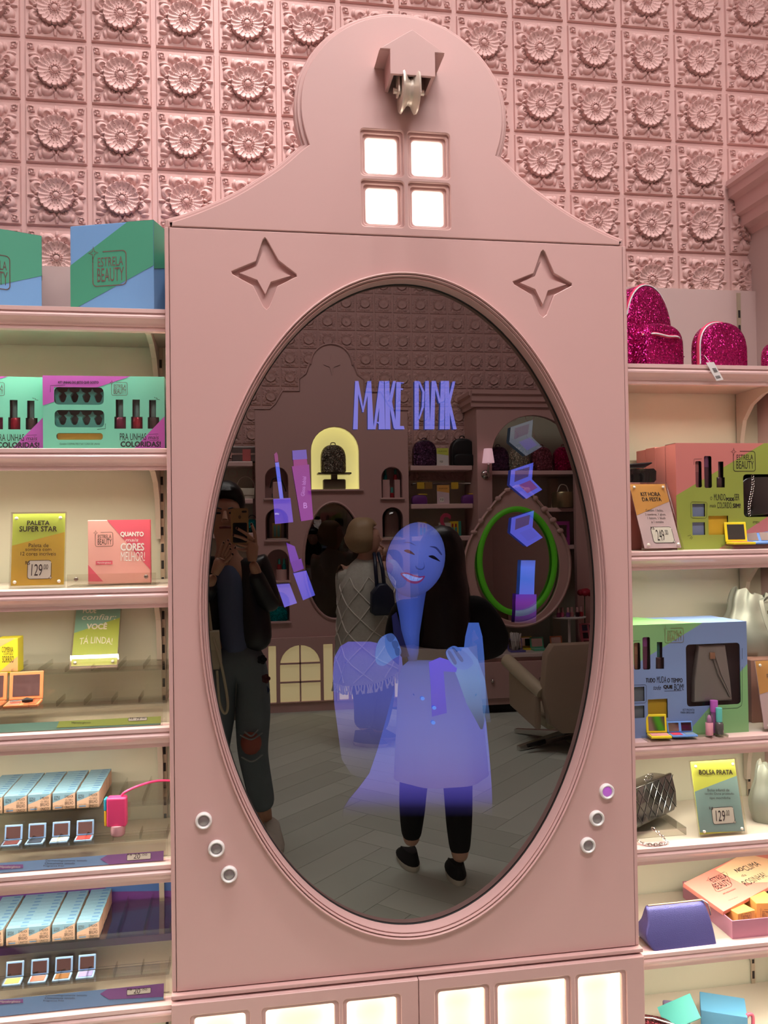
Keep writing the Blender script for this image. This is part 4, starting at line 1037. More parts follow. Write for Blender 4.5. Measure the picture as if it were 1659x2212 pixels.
for k in range(9): mb.add([qq(0.15 + 0.07 * k, 0.74), qq(0.15 + 0.07 * k + 0.035, 0.74), qq(0.15 + 0.07 * k + 0.035, 0.90), qq(0.15 + 0.07 * k, 0.90)], [(0, 1, 2, 3)])
for k in range(4): mb.add([qq(0.3, 0.34 + 0.06 * k), qq(0.8, 0.34 + 0.06 * k), qq(0.8, 0.37 + 0.06 * k), qq(0.3, 0.37 + 0.06 * k)], [(0, 1, 2, 3)])
mb.build('barcode', m_black, tg)
mb = MB(); mb.tube([Mi @ (P(1522, 768, 0.05)), Mi @ P(1528, 776, 0.028), Mi @ ((q[0] + q[1]) / 2)], 0.0007, 5); mb.build('tag_string', m_white, po)

# silver-strapped bag at the photo edge
A = P(1668, 783, 0.10)
sb = thing('glitter_shoulder_bag', 'magenta glitter bag with a silver strap at the photo edge', 'bag', (A.x + 0.040, 0.10, z0), R(10), 'magenta glitter bags')
mb = MB(); soft(mb, dome(0.075, 0.082, 2.6), 0.0, 0.05, 0.1); mb.build('body', m_glit, sb, smooth=60)
m_silv = mat('silver_leather', (176, 172, 172), 0.3, 0.7, bump=0.15, bscale=60)
mb = MB(); mb.box(-0.046, -0.036, -0.012, -0.009, 0.0, 0.066); mb.build('strap', m_silv, sb, bevel=0.001)
mb = MB(); mb.tube([(-0.048, -0.012, 0.062), (-0.034, -0.012, 0.064), (-0.028, -0.010, 0.078), (-0.046, -0.012, 0.074)], 0.0022, 8, closed=True); mb.build('buckle', m_chrome, sb, smooth=50)

# ------------------------------------------------------------------ gift boxes with windows
def gift_kit(label, group, x, Y, z, wd, dep, h, m_base, L_prints, holes_px, win_px, inside, cfg):
    t = thing('gift_box', label, 'gift box', (x, Y, z), 0, group); L = locof(t)
    def rect(q, r): a = L(q[0], q[3]); b = L(q[2], q[1]); return rrect(max(a[0], 0.004), min(b[0], wd - 0.004), a[1], b[1], r, 4)
    def bottle(q): return [L(*p) for p in q]
    holes = [rect(q, 0.0015) for q in cfg['squares']] + [rect(q, 0.005) for q in cfg['tubes']] + [bottle(q) for q in cfg['bottles']] + [rect(win_px, 0.010)]
    plate([(0, 0), (wd, 0), (wd, h), (0, h)], holes, 0.0016).build('card_front', m_base, t)
    return t, L, holes
m_kp = mat('card_salmon', (204, 124, 118), 0.5); m_kg = mat('card_olive_green', (158, 172, 62), 0.5)
m_kb = mat('card_periwinkle', (120, 142, 186), 0.5); m_kl = mat('card_leaf_green', (128, 186, 116), 0.5)
def kit(label, x, Y, wd, h, dep, z, m_face, fields, m_body, sq, sqcol, tubes, tubecol, bots, win, group, words, topcol=None, lg=None, lgm=None, strokes=(), sided=None):
    t = thing('gift_box', label, 'gift box', (x, Y, z), 0, group); L = locof(t)
    def cl(p): return (min(max(p[0], 0), wd), min(max(p[1], 0), h))
    def rect(q, r, n=3): a = L(q[0], q[3]); b = L(q[2], q[1]); return rrect(max(a[0], 0.003), min(b[0], wd - 0.003), a[1], b[1], r, n)
    holes = [rect(q, 0.0012) for q in sq] + [rect(q, 0.004) for q in tubes] + [[L(*p) for p in q] for q in bots] + [rect(win, 0.009)]
    # each colour field is cut by the same openings: build as boards of one colour laid edge to edge
    front = plate([(0, 0), (wd, 0), (wd, h), (0, h)], holes, 0.0016)
    fo = front.build('card_front', None, t)
    fo.data.materials.append(m_face)
    # colour fields are baked into the card's print by direction
    MB_ = MB(); hollow(MB_, wd, dep, h, None, 0.0016, 0.0017); MB_.build('carton', m_body, t)
    MB().box(0.003, wd - 0.003, 0.030, 0.032, 0.003, h - 0.003).build('tray', mat('kit_inside', (40, 32, 34), 0.7), t)
    for q, c in zip(sq, sqcol):
        a = L(q[0], q[3]); b = L(q[2], q[1]); MB().box(max(a[0], 0.004) - 0.001, b[0] + 0.001, 0.007, 0.012, a[1] - 0.001, b[1] + 0.001).build('powder_pan', c, t)
    for q, (c1, c2, fr) in zip(tubes, tubecol):
        a = L(q[0], q[3]); b = L(q[2], q[1]); hh = b[1] - a[1]; r = (b[0] - a[0]) / 2 * 0.95; cx = (a[0] + b[0]) / 2
        mb = MB(); mb.lathe([(r * 0.85, 0), (r, hh * fr)], (cx, 0.015, a[1]), 14); tb_ = mb.build('gloss_tube', c1, t, smooth=50)
        mb = MB(); mb.lathe([(r, hh * fr + 0.0003), (r * 1.0, hh)], (cx, 0.015, a[1]), 14); mb.build('cap', c2, tb_, smooth=50)
    for q in bots:
        pts = [L(*p) for p in q]; xs = [p[0] for p in pts]; zs = [p[1] for p in pts]; zc = sorted(zs)[2]
        zc = pts[2][1]; cx = (min(xs) + max(xs)) / 2; wc = pts[3][0] - pts[6][0]
        polish(t, cx, min(zs), (max(xs) - min(xs)) * 0.95, zc - min(zs), wc * 0.92, max(zs) - zc, mat('kit_polish_' + group[:4], (80, 60, 62), 0.25, 0.4), m_capk[group], 0.014)
    tx = MB()
    for s, a, b, c, d, kw in words: ptext(tx, L, s, a, b, c, d, m_black, -0.0008, **kw)
    for st in strokes: pstroke(tx, L, st, 0.0008, m_black)
    if lg: plogo(tx, L, *lg, m=lgm or m_black)
    tx.build('lettering', None, t)
    return t, L
m_capk = {'pink and green gift boxes': mat('cap_plum', (84, 52, 58), 0.4), 'green and blue gift boxes': mat('cap_teal_dark', (52, 108, 104), 0.4)}
def face_mat(name, cols, lines, L):
    """printed colour fields split by straight lines given in the card's own x and z"""
    m = bpy.data.materials.new(name); m.use_nodes = True; nt = m.node_tree; b = nt.nodes['Principled BSDF']; b.inputs['Roughness'].default_value = 0.5
    tc = nt.nodes.new('ShaderNodeTexCoord'); prev = None
    rgb = nt.nodes.new('ShaderNodeRGB'); rgb.outputs[0].default_value = lin(cols[0]); prev = rgb.outputs[0]
    for (p0, p1), c in zip(lines, cols[1:]):
        a = L(*p0); q = L(*p1); dx, dz = q[0] - a[0], q[1] - a[1]; n = Vector((-dz, 0, dx)).normalized()
        dp = nt.nodes.new('ShaderNodeVectorMath'); dp.operation = 'DOT_PRODUCT'; dp.inputs[1].default_value = n
        nt.links.new(tc.outputs['Object'], dp.inputs[0])
        gt = nt.nodes.new('ShaderNodeMath'); gt.operation = 'GREATER_THAN'; gt.inputs[1].default_value = n.x * a[0] + n.z * a[1]
        nt.links.new(dp.outputs['Value'], gt.inputs[0])
        mx = nt.nodes.new('ShaderNodeMix'); mx.data_type = 'RGBA'; nt.links.new(gt.outputs[0], mx.inputs['Factor']); nt.links.new(prev, mx.inputs[6]); mx.inputs[7].default_value = lin(c); prev = mx.outputs[2]
    nt.links.new(prev, b.inputs['Base Color']); return m
class _T: pass
def preL(x, Y, z):
    t = _T(); t.location = Vector((x, Y, z)); 
    class E_:
        def to_matrix(self): return Matrix.Identity(3)
    t.rotation_euler = E_(); return locof(t)

# pink and green boxes (second shelf)
Yf = 0.088; x = P(1461, 1060, Yf).x; h = P(1461, 957, Yf).z - ZR[1]; wd = 1.322 - x
L0 = preL(x, Yf, ZR[1])
fm = face_mat('print_pink_green', [(152, 166, 72), (208, 126, 122), (200, 120, 122)], [((1461, 1070), (1649, 958)), ((1690, 1095), (1563, 1179))], L0)
m_sqb = mat('pan_grey_blue', (120, 132, 164), 0.6); m_ye = mat('pan_yellow', (214, 174, 44), 0.6)
m_gl1 = (mat('gloss_rose', (128, 74, 78), 0.3), mat('gloss_cap_rose', (150, 92, 92), 0.3), 0.6); m_gl2 = (mat('gloss_plum', (76, 46, 58), 0.3), mat('gloss_cap_plum', (104, 62, 92), 0.3), 0.65)
g = 'pink and green gift boxes'
k1, L = kit('pink and green gift box in front with windows and black purse inside', x, Yf, wd, h, 0.052, ZR[1], fm, None, m_kp, [(1496, 1088, 1523, 1116), (1496, 1128, 1523, 1156), (1531, 1114, 1573, 1155.5)], [m_sqb, m_sqb, m_ye],
    [(1503, 996, 1515.5, 1053), (1522, 985, 1537, 1054)], [m_gl1, m_gl2], [[(1548, 1053), (1566, 1053), (1566, 1031), (1563, 1031), (1563, 997), (1551.5, 997), (1551.5, 1031), (1548, 1031)]], (1607, 1024, 1700, 1117), g,
    [('O', 1534, 1073, 1538, 1080, {}), ('MUNDO', 1542, 1067, 1567, 1081, {}), ('PODE', 1568.5, 1075, 1585, 1082, dict(bold=0.0005)), ('SER', 1586, 1067, 1597, 1081, {}), ('mais', 1533, 1089, 1546, 1096, dict(shear=0.2)), ('COLORIDO,', 1549, 1085, 1581, 1100, {}), ('SIM!', 1583, 1088, 1599, 1097, dict(bold=0.0005)), ('KIT FESTA', 1626, 1126, 1640, 1131, {})],
    lg=(1584, 975, 1631, 1018), strokes=([(1498.5, 1004), (1499, 992), (1516, 991)], [(1492, 1087), (1494, 1084), (1525, 1085), (1527, 1088), (1526, 1117), (1523, 1120), (1495, 1119), (1492, 1116), (1492, 1087)], [(1485, 1158), (1492, 1156)], [(1490, 1164), (1494, 1158)], [(1493, 1165), (1496, 1160)]))
for s in (1,):
    # black purse with chain seen through the window
    a = L(1607, 1117); b = L(1700, 1024)
    mb = MB(); soft(mb, [(p[0] + (a[0] + 0.06), p[1] + a[1] - 0.01) for p in dome(0.13, 0.115, 4.0)], 0.006, 0.028, 0.08); mb.build('boxed_purse', mat('black_patent', (14, 12, 14), 0.22, coat=0.6), k1, smooth=60)
    ch = MB(); c0 = L(1628, 1028); c1 = L(1622, 1112)
    for i in range(17):
        u = i / 16; cx = c0[0] * (1 - u) + c1[0] * u + 0.003 * math.sin(u * 6); cz = c0[1] * (1 - u) + c1[1] * u
        ch.tube([(cx + 0.0032 * math.cos(j * PI / 4) , 0.0045 + 0.0012 * (i % 2), cz + 0.0042 * math.sin(j * PI / 4)) for j in range(8)], 0.0008, 5, closed=True)
    o = ch.build('purse_chain', m_chrome, k1, smooth=60); o['kind'] = 'stuff'
for k in range(1, 4):
    b = carton('gift_box', f'pink gift box standing {["", "second", "third", "last"][k]} in the row of pink and green boxes', x, Yf + 0.0535 * k, ZR[1], 0, wd, 0.052, h - 0.002 * (k % 2), m_kp, 'gift box', g)
# green and blue boxes (third shelf)
Yf = 0.060; xr = P(1615, 1460, Yf).x; x = 0.8965; wd = xr - x; h = P(1614, 1342, Yf).z - ZR[2]
L0 = preL(x, Yf, ZR[2])
fm = face_mat('print_green_blue', [(120, 142, 186), (126, 176, 118), (126, 176, 118)], [((1364, 1440), (1517, 1346)), ((1616, 1432), (1496, 1570))], L0)
m_gr = mat('pan_grey', (118, 128, 138), 0.6)
g = 'green and blue gift boxes'
k2, L = kit('green and blue gift box in front with a silver bag in its window', x, Yf, wd, h, 0.052, ZR[2], fm, None, m_kb, [(1366, 1483, 1392, 1516), (1366, 1524, 1392, 1552), (1400, 1509, 1442, 1553)], [m_gr, m_gr, m_ye],
    [(1370, 1388, 1383, 1447), (1389, 1376, 1404, 1447)], [(mat('gloss_tan', (150, 108, 84), 0.3), mat('gloss_cap_tan', (164, 122, 92), 0.3), 0.55), (mat('gloss_mauve', (120, 66, 92), 0.3), mat('gloss_cap_violet', (148, 78, 140), 0.3), 0.7)],
    [[(1416.6, 1445), (1434.6, 1445), (1434.6, 1420), (1431, 1420), (1431, 1387), (1419, 1387), (1419, 1420), (1416.6, 1420)]], (1484, 1388, 1598, 1527), g,
    [('TUDO', 1395, 1465, 1415, 1474, dict(bold=0.0004)), ('MUDA', 1418.5, 1461, 1439, 1475, {}), ('O TEMPO', 1441, 1465, 1474, 1474, dict(bold=0.0003)), ('todo', 1411, 1480, 1428, 1490, dict(shear=0.2)), ('QUE', 1433, 1480, 1452, 1488, dict(bold=0.0008)), ('BOM!', 1456, 1477, 1477, 1491, {}), ('KIT PRONTA', 1475, 1531, 1500, 1535.5, {}), ('PARA BRILHAR', 1470, 1537, 1500, 1541, {})],
    lg=(1436, 1357, 1476, 1388), lgm=mat('gold_foil_print', (176, 168, 120), 0.3, 0.8), strokes=([(1364, 1384.5), (1383, 1384)], [(1400, 1476)] * 2, [(1603, 1400), (1603, 1424)], [(1603, 1440), (1603, 1516), (1601, 1524), (1594, 1529), (1560, 1531)], [(1366, 1480), (1394, 1479), (1396, 1482), (1396, 1514), (1393, 1518), (1366, 1519)], [(1435, 1493), (1472, 1491.5)]))
m_sbag = mat('grey_silver_bag', (150, 146, 140), 0.35, 0.35, bump=0.2, bscale=40)
a = L(1500, 1520); b = L(1590, 1392); cxx = (a[0] + b[0]) / 2
mb = MB(); soft(mb, [(cxx - 0.052, a[1]), (cxx + 0.05, a[1]), (cxx + 0.046, a[1] + 0.05), (cxx + 0.034, b[1]), (cxx - 0.036, b[1]), (cxx - 0.050, a[1] + 0.05)], 0.008, 0.028, 0.1, flat_bottom=False); bo = mb.build('boxed_bag', m_sbag, k2, smooth=50)
for dx in (0, 0.007):
    mb = MB(); q0 = L(1540, 1412); mb.tube([(q0[0] + dx, 0.005, q0[1]), (q0[0] + 0.016 + dx, 0.004, q0[1] - 0.05), (q0[0] + 0.046 + dx * 0.4, 0.005, q0[1] - 0.108)], 0.0018, 6); mb.build('strap', m_sbag, k2, smooth=60)
mb = MB(); q0 = L(1541, 1417); mb.box(q0[0] - 0.007, q0[0] + 0.007, 0.0028, 0.0068, q0[1] - 0.008, q0[1] + 0.008); mb.build('clasp', mat('pale_gold', (196, 160, 130), 0.3, 0.8), k2, bevel=0.001)
mb = MB(); mb.box(0.004, wd - 0.004, 0.0019, 0.0023, 0.004, h - 0.004); mb.build('window_film', m_film, k2)
for k in range(1, 3):
    b = carton('gift_box', f'{["", "green and blue box in the middle of its row", "rearmost green and blue box of its row"][k]}', x, Yf + 0.0535 * k, ZR[2], 0, wd, 0.052, h - 0.001 * k, mat('top_blue', (128, 154, 202), 0.5), 'gift box', g)
    mb = MB(); mb.add([(0, 0, h + 0.0002), (wd * (0.62 - 0.1 * k), 0, h + 0.0002), (wd * (0.58 - 0.12 * k), 0.052, h + 0.0002), (0, 0.052, h + 0.0002)], [(0, 1, 2, 3)], m_kl); mb.build('green_field', None, b)
mb = MB(); mb.add([(0, 0, h + 0.0004), (wd * 0.62, 0, h + 0.0004), (wd * 0.52, 0.052, h + 0.0004), (0, 0.052, h + 0.0004)], [(0, 1, 2, 3)], m_kl)
text(mb, 'ESTRELA BEAUTY', wd * 0.2, 0, wd * 0.25, 0.01); mb.v = [(v[0], v[1], v[2]) for v in mb.v]
mb2 = MB(); mb2.add([(0, 0, h + 0.0004), (wd * 0.62, 0, h + 0.0004), (wd * 0.52, 0.052, h + 0.0004), (0, 0.052, h + 0.0004)], [(0, 1, 2, 3)], m_kl); mb2.build('green_field', None, k2)

# sign before the pink boxes, black purse on its carton
m_org = mat('card_orange', (232, 168, 84), 0.5); m_lil = mat('card_lilac', (226, 198, 206), 0.5)
sign('orange and lilac price sign leaning before the pink and green boxes', (1393.6, 1186), (1473, 1181), (1364, 1047), (1439.5, 1045), ZR[1], 0.045, 26, m_lil, [(1360, 1113.5), (1450, 1083), (1450, 1040), (1350, 1040)], m_org,
     [('KIT HORA', 1384, 1063.6, 1425.6, 1072, dict(bold=0.0003)), ('DA FESTA', 1387, 1075, 1428, 1083, dict(bold=0.0003)), ('Contém 1 bolsa,', 1394.6, 1100, 1432, 1106, {}), ('2 sombras, 1 gloss,', 1393.5, 1109, 1438, 1115, {}), ('1 batom, 1 blush', 1398.7, 1117, 1437, 1122.5, {}), ('e 1 esmalte', 1407, 1125, 1433, 1130, {}), ('R$', 1405.5, 1138, 1413, 1145, {})],
     ((1413, 1138, 1449, 1173), [('249', 1418, 1145, 1434.5, 1168), ('.00', 1435, 1145, 1442.6, 1155.5)]))
A = P(1381, 1044, 0.17)
carton('gift_box', 'dusky pink box hidden behind the orange and lilac sign', 0.8965, 0.135, ZR[1], 0, 0.085, 0.09, A.z - ZR[1], mat('card_dusky', (176, 108, 98), 0.5))
m_patent = mat('black_patent_leather', (16, 14, 16), 0.2, coat=0.7, bump=0.15, bscale=60)
bp2 = thing('black_purse', 'shiny black purse lying above the orange and lilac sign', 'purse', (A.x, 0.15, A.z), R(-4))
mb = MB(); soft(mb, [(-0.05, 0.004), (-0.046, 0), (0.028, 0.0), (0.034, 0.006), (0.035, 0.030), (0.028, 0.037), (-0.05, 0.034)], -0.008, 0.055, 0.08, flat_bottom=False); mb.build('body', m_patent, bp2, smooth=50)
mb = MB(); mb.prism([(-0.05, 0.0365), (0.0, 0.0375), (0.022, 0.049), (0.020, 0.052), (-0.05, 0.047)], -0.012, 0.05); mb.build('flap', m_patent, bp2, bevel=0.002)
mb = MB(); mb.lathe([(0.003, 0.0365), (0.003, 0.0375)], (0.0, -0.004, 0.0), 8); mb.build('clasp', m_chrome, bp2)

# compacts at the shelf front
m_yc = mat('yellow_plastic', (236, 212, 44), 0.35); m_bc = mat('blue_plastic', (112, 156, 224), 0.35)
def stand(label, x0, x1, y0, y1, z, h=0.010):
    t = thing('clear_tray', label, 'tray', ((x0 + x1) / 2, (y0 + y1) / 2, z)); a = (x1 - x0) / 2; b = (y1 - y0) / 2
    MB().box(-a, a, -b, b, h - 0.002, h).build('tray_top', m_acr, t)
    MB().box(-a, a, -b, -b + 0.002, 0.0003, h - 0.0022).build('tray_front', m_acr, t); MB().box(-a, -a + 0.002, -b + 0.0022, b, 0.0003, h - 0.0022).build('tray_side', m_acr, t); MB().box(a - 0.002, a, -b + 0.0022, b, 0.0003, h - 0.0022).build('tray_side', m_acr, t)
    return t
xa = P(1586, 1180, 0.032).x
stand('clear low tray under the yellow compact before the pink and green boxes', xa - 0.004, xa + 0.135, 0.032, 0.082, ZR[1], 0.011)
compact('yellow compact with coral powder before the pink and green boxes', xa + 0.002, 0.036, ZR[1] + 0.0112, R(-7), 0.055, 0.043, 0.006, m_yc, [mat('pan_coral', (222, 112, 92), 0.7)], 80, 0.050, 'yellow compacts', mir=mat('dark_pan', (52, 50, 46), 0.4))
compact('blue palette beside the yellow compact at the photo edge', xa + 0.062, 0.040, ZR[1] + 0.0112, R(-3), 0.070, 0.038, 0.005, m_bc, [mat('pan_icy', (190, 214, 236), 0.6), mat('pan_icy2', (150, 180, 210), 0.6)], 62, 0.030, 'blue palettes', mirrors=2)
# tray on the third shelf
Y3 = 0.022
xa, xb = P(1412, 1592, Y3).x, P(1574, 1592, Y3).x
stand('clear low tray of make-up before the green and blue boxes', xa - 0.014, xb, Y3, Y3 + 0.036, ZR[2], 0.006)
zt = ZR[2] + 0.0062
compact('yellow compact with pink powder before the green and blue boxes', xa - 0.005, Y3 + 0.002, zt, R(-8), 0.050, 0.032, 0.006, m_yc, [mat('pan_petal', (232, 156, 150), 0.7)], 83, 0.044, 'yellow compacts')
compact('blue duo palette with red and grey powder before the green and blue boxes', xa + 0.049, Y3 + 0.002, zt, R(-5), 0.063, 0.028, 0.005, m_bc, [mat('pan_scarlet', (226, 66, 92), 0.7), mat('pan_steel', (128, 148, 170), 0.7)], 80, 0.026, 'blue palettes', mirrors=2)
def standing(label, name, px, Y, z, parts, cat):
    t = thing(name, label, cat, (P(px, 1560, Y).x, Y, z))
    first = None
    for n, prof, m in parts:
        mb = MB(); mb.lathe(prof, (0, 0, 0), 18); o = mb.build(n, m, first or t, smooth=45)
    return t
standing('pink lipstick with a clear cap in the make-up tray', 'lipstick', 1532, Y3 + 0.010, zt, [('tube', [(0.0088, 0), (0.009, 0.001), (0.009, 0.029), (0.0085, 0.0295)], mat('lipstick_pink', (222, 150, 164), 0.3)), ('bullet', [(0.0055, 0.0297), (0.0055, 0.038), (0.003, 0.046), (0.0002, 0.048)], mat('lipstick_lilac', (190, 132, 180), 0.35)), ('clear_cap', [(0.0082, 0.0300), (0.0082, 0.049), (0.0078, 0.050)], m_acr)], 'lipstick')
standing('tall violet gloss tube standing before the bag window', 'lip_gloss', 1543, Y3 + 0.028, zt, [('tube', [(0.0082, 0), (0.0085, 0.050)], mat('gloss_violet_clear', (150, 88, 140), 0.25)), ('cap', [(0.0090, 0.0502), (0.0092, 0.0765), (0.0088, 0.0775)], mat('cap_orchid', (184, 92, 178), 0.3))], 'lip gloss')
standing('grey nail polish with a turquoise cap in the make-up tray', 'nail_polish', 1553.5, Y3 + 0.011, zt, [('bottle', [(0.0095, 0), (0.010, 0.001), (0.010, 0.024), (0.0075, 0.0285), (0.006, 0.0295)], mat('polish_smoke', (98, 92, 92), 0.2, 0.3)), ('cap', [(0.0073, 0.0297), (0.0076, 0.062), (0.0072, 0.063)], mat('cap_turquoise', (98, 190, 180), 0.3))], 'nail polish')

# silver bucket bag on its box, sign beside
m_sil = mat('silver_soft_leather', (146, 150, 138), 0.42, 0.35, bump=0.25, bscale=25)
A = P(1622, 1417, 0.20)
zb = A.z
ri = carton('display_block', 'brownish pink block under the silver bucket bag', P(1612, 1480, 0.14).x + 0.014, 0.14, ZR[2], 0, 0.098, 0.17, zb - ZR[2], mat('block_brown', (150, 110, 96), 0.35), 'block')
def bucket(label, x, y, z, w, h, seed, cat='bag', strap=True, group=None):
    t = thing('silver_bag', label, cat, (x, y, z), 0, group); rnd = random.Random(seed)
    rs = []
    for k in range(13):
        u = k / 12; base = w * (0.40 + 0.10 * math.sin(PI * min(1, u / 0.7)) - 0.06 * max(0, u - 0.35) / 0.5 - 0.04 * max(0, u - 0.85) / 0.15)
        amp = 0.012 + 0.17 * max(0, u - 0.35) ** 1.4
        ring = []
        for i in range(72):
            a = 2 * PI * i / 72; fold = 1 + amp * (math.sin(9 * a + seed) + 0.35 * math.sin(4 * a + 2 * seed)) + 0.02 * math.sin(3 * a + u * 4)
            ring.append((base * fold * math.cos(a), 0.62 * base * fold * math.sin(a), h * u * (1 - 0.07 * math.cos(a) * u + 0.04 * math.sin(2 * a + seed) * u) - (0.004 * math.sin(9 * a + seed) if k == 12 else 0)))
        rs.append(ring)
    top = [(p[0] * 0.80, p[1] * 0.80, p[2] - 0.022) for p in rs[-1]]
    mb = MB(); mb.rings(rs + [top]); mb.build('body', m_sil, t, smooth=70)
    if strap:
        for s, off in ((-1, 0.0), (1, 0.025)):
            mb = MB()
            pth = smooth_path([(-0.012 + off * 0.2, -0.24 * w, h * 0.88), (-0.006 + off, -0.32 * w, h * 1.0), (0.03 + off, -0.36 * w, h * 0.86), (0.045 + off, -0.42 * w, h * 0.45), (0.06 + off, -0.40 * w, h * 0.06)] if s > 0 else [(0.0, -0.26 * w, h * 0.95), (-0.022, -0.35 * w, h * 0.88), (-0.014, -0.42 * w, h * 0.5), (0.012, -0.43 * w, h * 0.2), (0.04, -0.42 * w, h * 0.03)], 6)
            L_ = []
            rs = []
            for p in pth: rs.append([(p.x - 0.006, p.y, p.z), (p.x + 0.006, p.y + 0.001, p.z), (p.x + 0.006, p.y + 0.0025, p.z), (p.x - 0.006, p.y + 0.0015, p.z)])
            mb.rings(rs); mb.build('strap', m_sil, t, smooth=40)
        mb = MB(); mb.box(-0.010, 0.012, -0.40 * w, -0.37 * w, h * 0.70, h * 0.76); mb.build('clasp', mat('dull_nickel', (128, 120, 104), 0.35, 0.8), t, bevel=0.001)
    return t
bucket('silver bucket bag with straps behind the green and blue boxes', P(1640, 1400, 0.215).x, 0.235, zb + 0.0005, 0.196, 0.162, 1)
sign('orange and lilac sign cut off by the photo edge', (1652, 1568), (1735, 1564), (1640, 1428), (1720, 1424), ZR[2], 0.05, 12, m_lil, [(1640, 1500), (1740, 1474), (1740, 1420), (1630, 1420)], m_org, [('PRATA', 1656, 1456, 1690, 1465, {})], None)

# ------------------------------------------------------------------ fourth shelf
(x, y), rz, wd = place(1366, 1462, 1740, 0.075, 0.195)
bq = thing('quilted_purse', 'black quilted patent purse with a silver chain', 'purse', (x, y, ZR[3] + 0.022), rz, rx=R(-6))
L = locof(bq); h = 0.098
pr = [(0.0, 0.012), (0.01, 0.002), (wd - 0.018, 0.0), (wd - 0.004, 0.012), (wd, 0.05), (wd - 0.012, h - 0.006), (wd - 0.03, h), (0.01, h), (0, h - 0.012)]
mb = MB(); soft(mb, pr, 0.0, 0.05, 0.08, flat_bottom=False); mb.build('body', m_patent, bq, smooth=45)
mb = MB(); fl = [(0.0, 0.016), (0.012, 0.008), (wd - 0.022, 0.006), (wd - 0.006, 0.016), (wd - 0.002, 0.05), (wd - 0.014, h), (0.006, h + 0.001), (0.0, h - 0.01)]
soft(mb, fl, -0.006, 0.004, 0.05, flat_bottom=False); fp = mb.build('flap', m_patent, bq, smooth=45)
for k in range(-3, 7):
    for sg in (1, -1):
        x0 = wd * 0.155 * k; pts = [(x0 + (0.07 * u if sg > 0 else 0.07 * (1 - u)), 0.012 + 0.082 * u) for u in (0, .25, .5, .75, 1)]
        pts = [p for p in pts if 0.006 < p[0] < wd - 0.012]
        if len(pts) > 1:
            mb = MB(); mb.tube([(p[0], -0.0068, p[1]) for p in pts], 0.0009, 5); mb.build('quilt_seam', m_patent, fp, smooth=60)
def chain_mesh(path, r=0.0042, wire=0.0011):
    mb = MB()
    for i in range(len(path) - 1):
        p = Vector(path[i]); d = (Vector(path[i + 1]) - p).normalized(); s = d.cross(Vector((0, 0, 1)));
        if s.length < 0.1: s = d.cross(Vector((1, 0, 0)))
        s.normalize(); n = d.cross(s)
        e = s if i % 2 else n
        mb.tube([p + d * (r * 1.25 * math.cos(j * PI / 4)) + e * (r * 0.75 * math.sin(j * PI / 4)) for j in range(8)], wire, 5, closed=True)
    return mb
def resample(pts, step):
    out = [Vector(pts[0])]; acc = 0
    for a, b in zip(pts, pts[1:]):
        a, b = Vector(a), Vector(b); l = (b - a).length; t = step - acc
        while t <= l: out.append(a.lerp(b, t / l)); t += step
        acc = (acc + l) % step
    return out
Mi = (Matrix.Translation(bq.location) @ bq.rotation_euler.to_matrix().to_4x4()).inverted()
zs = ZR[3] + 0.004
wp = [Vector((P(1412, 1778, 0.07).x, 0.072, ZR[3] + 0.026)), Vector((P(1428, 1790, 0.062).x, 0.058, zs + 0.008)), Vector((P(1437, 1812, 0.05).x, 0.048, zs)), Vector((P(1440, 1823, 0.038).x, 0.037, zs)), Vector((P(1425, 1830, 0.034).x, 0.033, zs)), Vector((P(1405, 1828, 0.034).x, 0.034, zs)), Vector((P(1388, 1815, 0.045).x, 0.046, zs)), Vector((P(1374, 1797, 0.060).x, 0.060, zs + 0.004))]
cm = chain_mesh(resample([Mi @ p for p in smooth_path(wp, 8)], 0.0068)); o = cm.build('chain', m_chrome, bq, smooth=60); o['kind'] = 'stuff'
wp = [(wd * 0.52, 0.02, h - 0.002), (wd * 0.60, 0.022, h + 0.006), (wd * 0.68, 0.022, h + 0.004), (wd * 0.75, 0.02, h - 0.002)]
cm = chain_mesh(resample(smooth_path(wp, 6), 0.0068)); o = cm.build('chain', m_chrome, bq, smooth=60); o['kind'] = 'stuff'
st = stand('clear low stand under the black quilted purse', P(1395, 1800, 0.09).x - 0.03, P(1452, 1795, 0.09).x + 0.035, 0.085, 0.20, ZR[3], 0.019)
m_lime2 = mat('card_lime_bright', (218, 226, 96), 0.5); m_aqua = mat('card_aqua', (146, 184, 184), 0.5)
sign('lime and aqua price sign for the silver bag', (1512.7, 1792), (1609, 1788), (1495, 1644), (1588, 1642), ZR[3], 0.062, 13, m_lime2, [(1490, 1711), (1600, 1675), (1630, 1800), (1490, 1800)], m_aqua,
     [('BOLSA PRATA', 1510, 1663, 1582, 1673, dict(bold=0.0003)), ('Bolsa infantil de', 1528, 1703.6, 1575, 1709.5, {}), ('tecido Duna prateado', 1522, 1712, 1585, 1718, {}), ('tipo mochilinha', 1532.5, 1721, 1577.5, 1727.5, {}), ('R$', 1531.5, 1743, 1540, 1750, {})],
     ((1541, 1742, 1583, 1781), [('129', 1546, 1750.6, 1566, 1774), ('.00', 1566.6, 1750, 1575.4, 1762)]))
A = P(1672, 1788, 0.13)
bucket('slumped silver bag beside the lime and aqua sign', A.x, 0.135, ZR[3] + 0.0005, 0.125, 0.140, 3, strap=False)

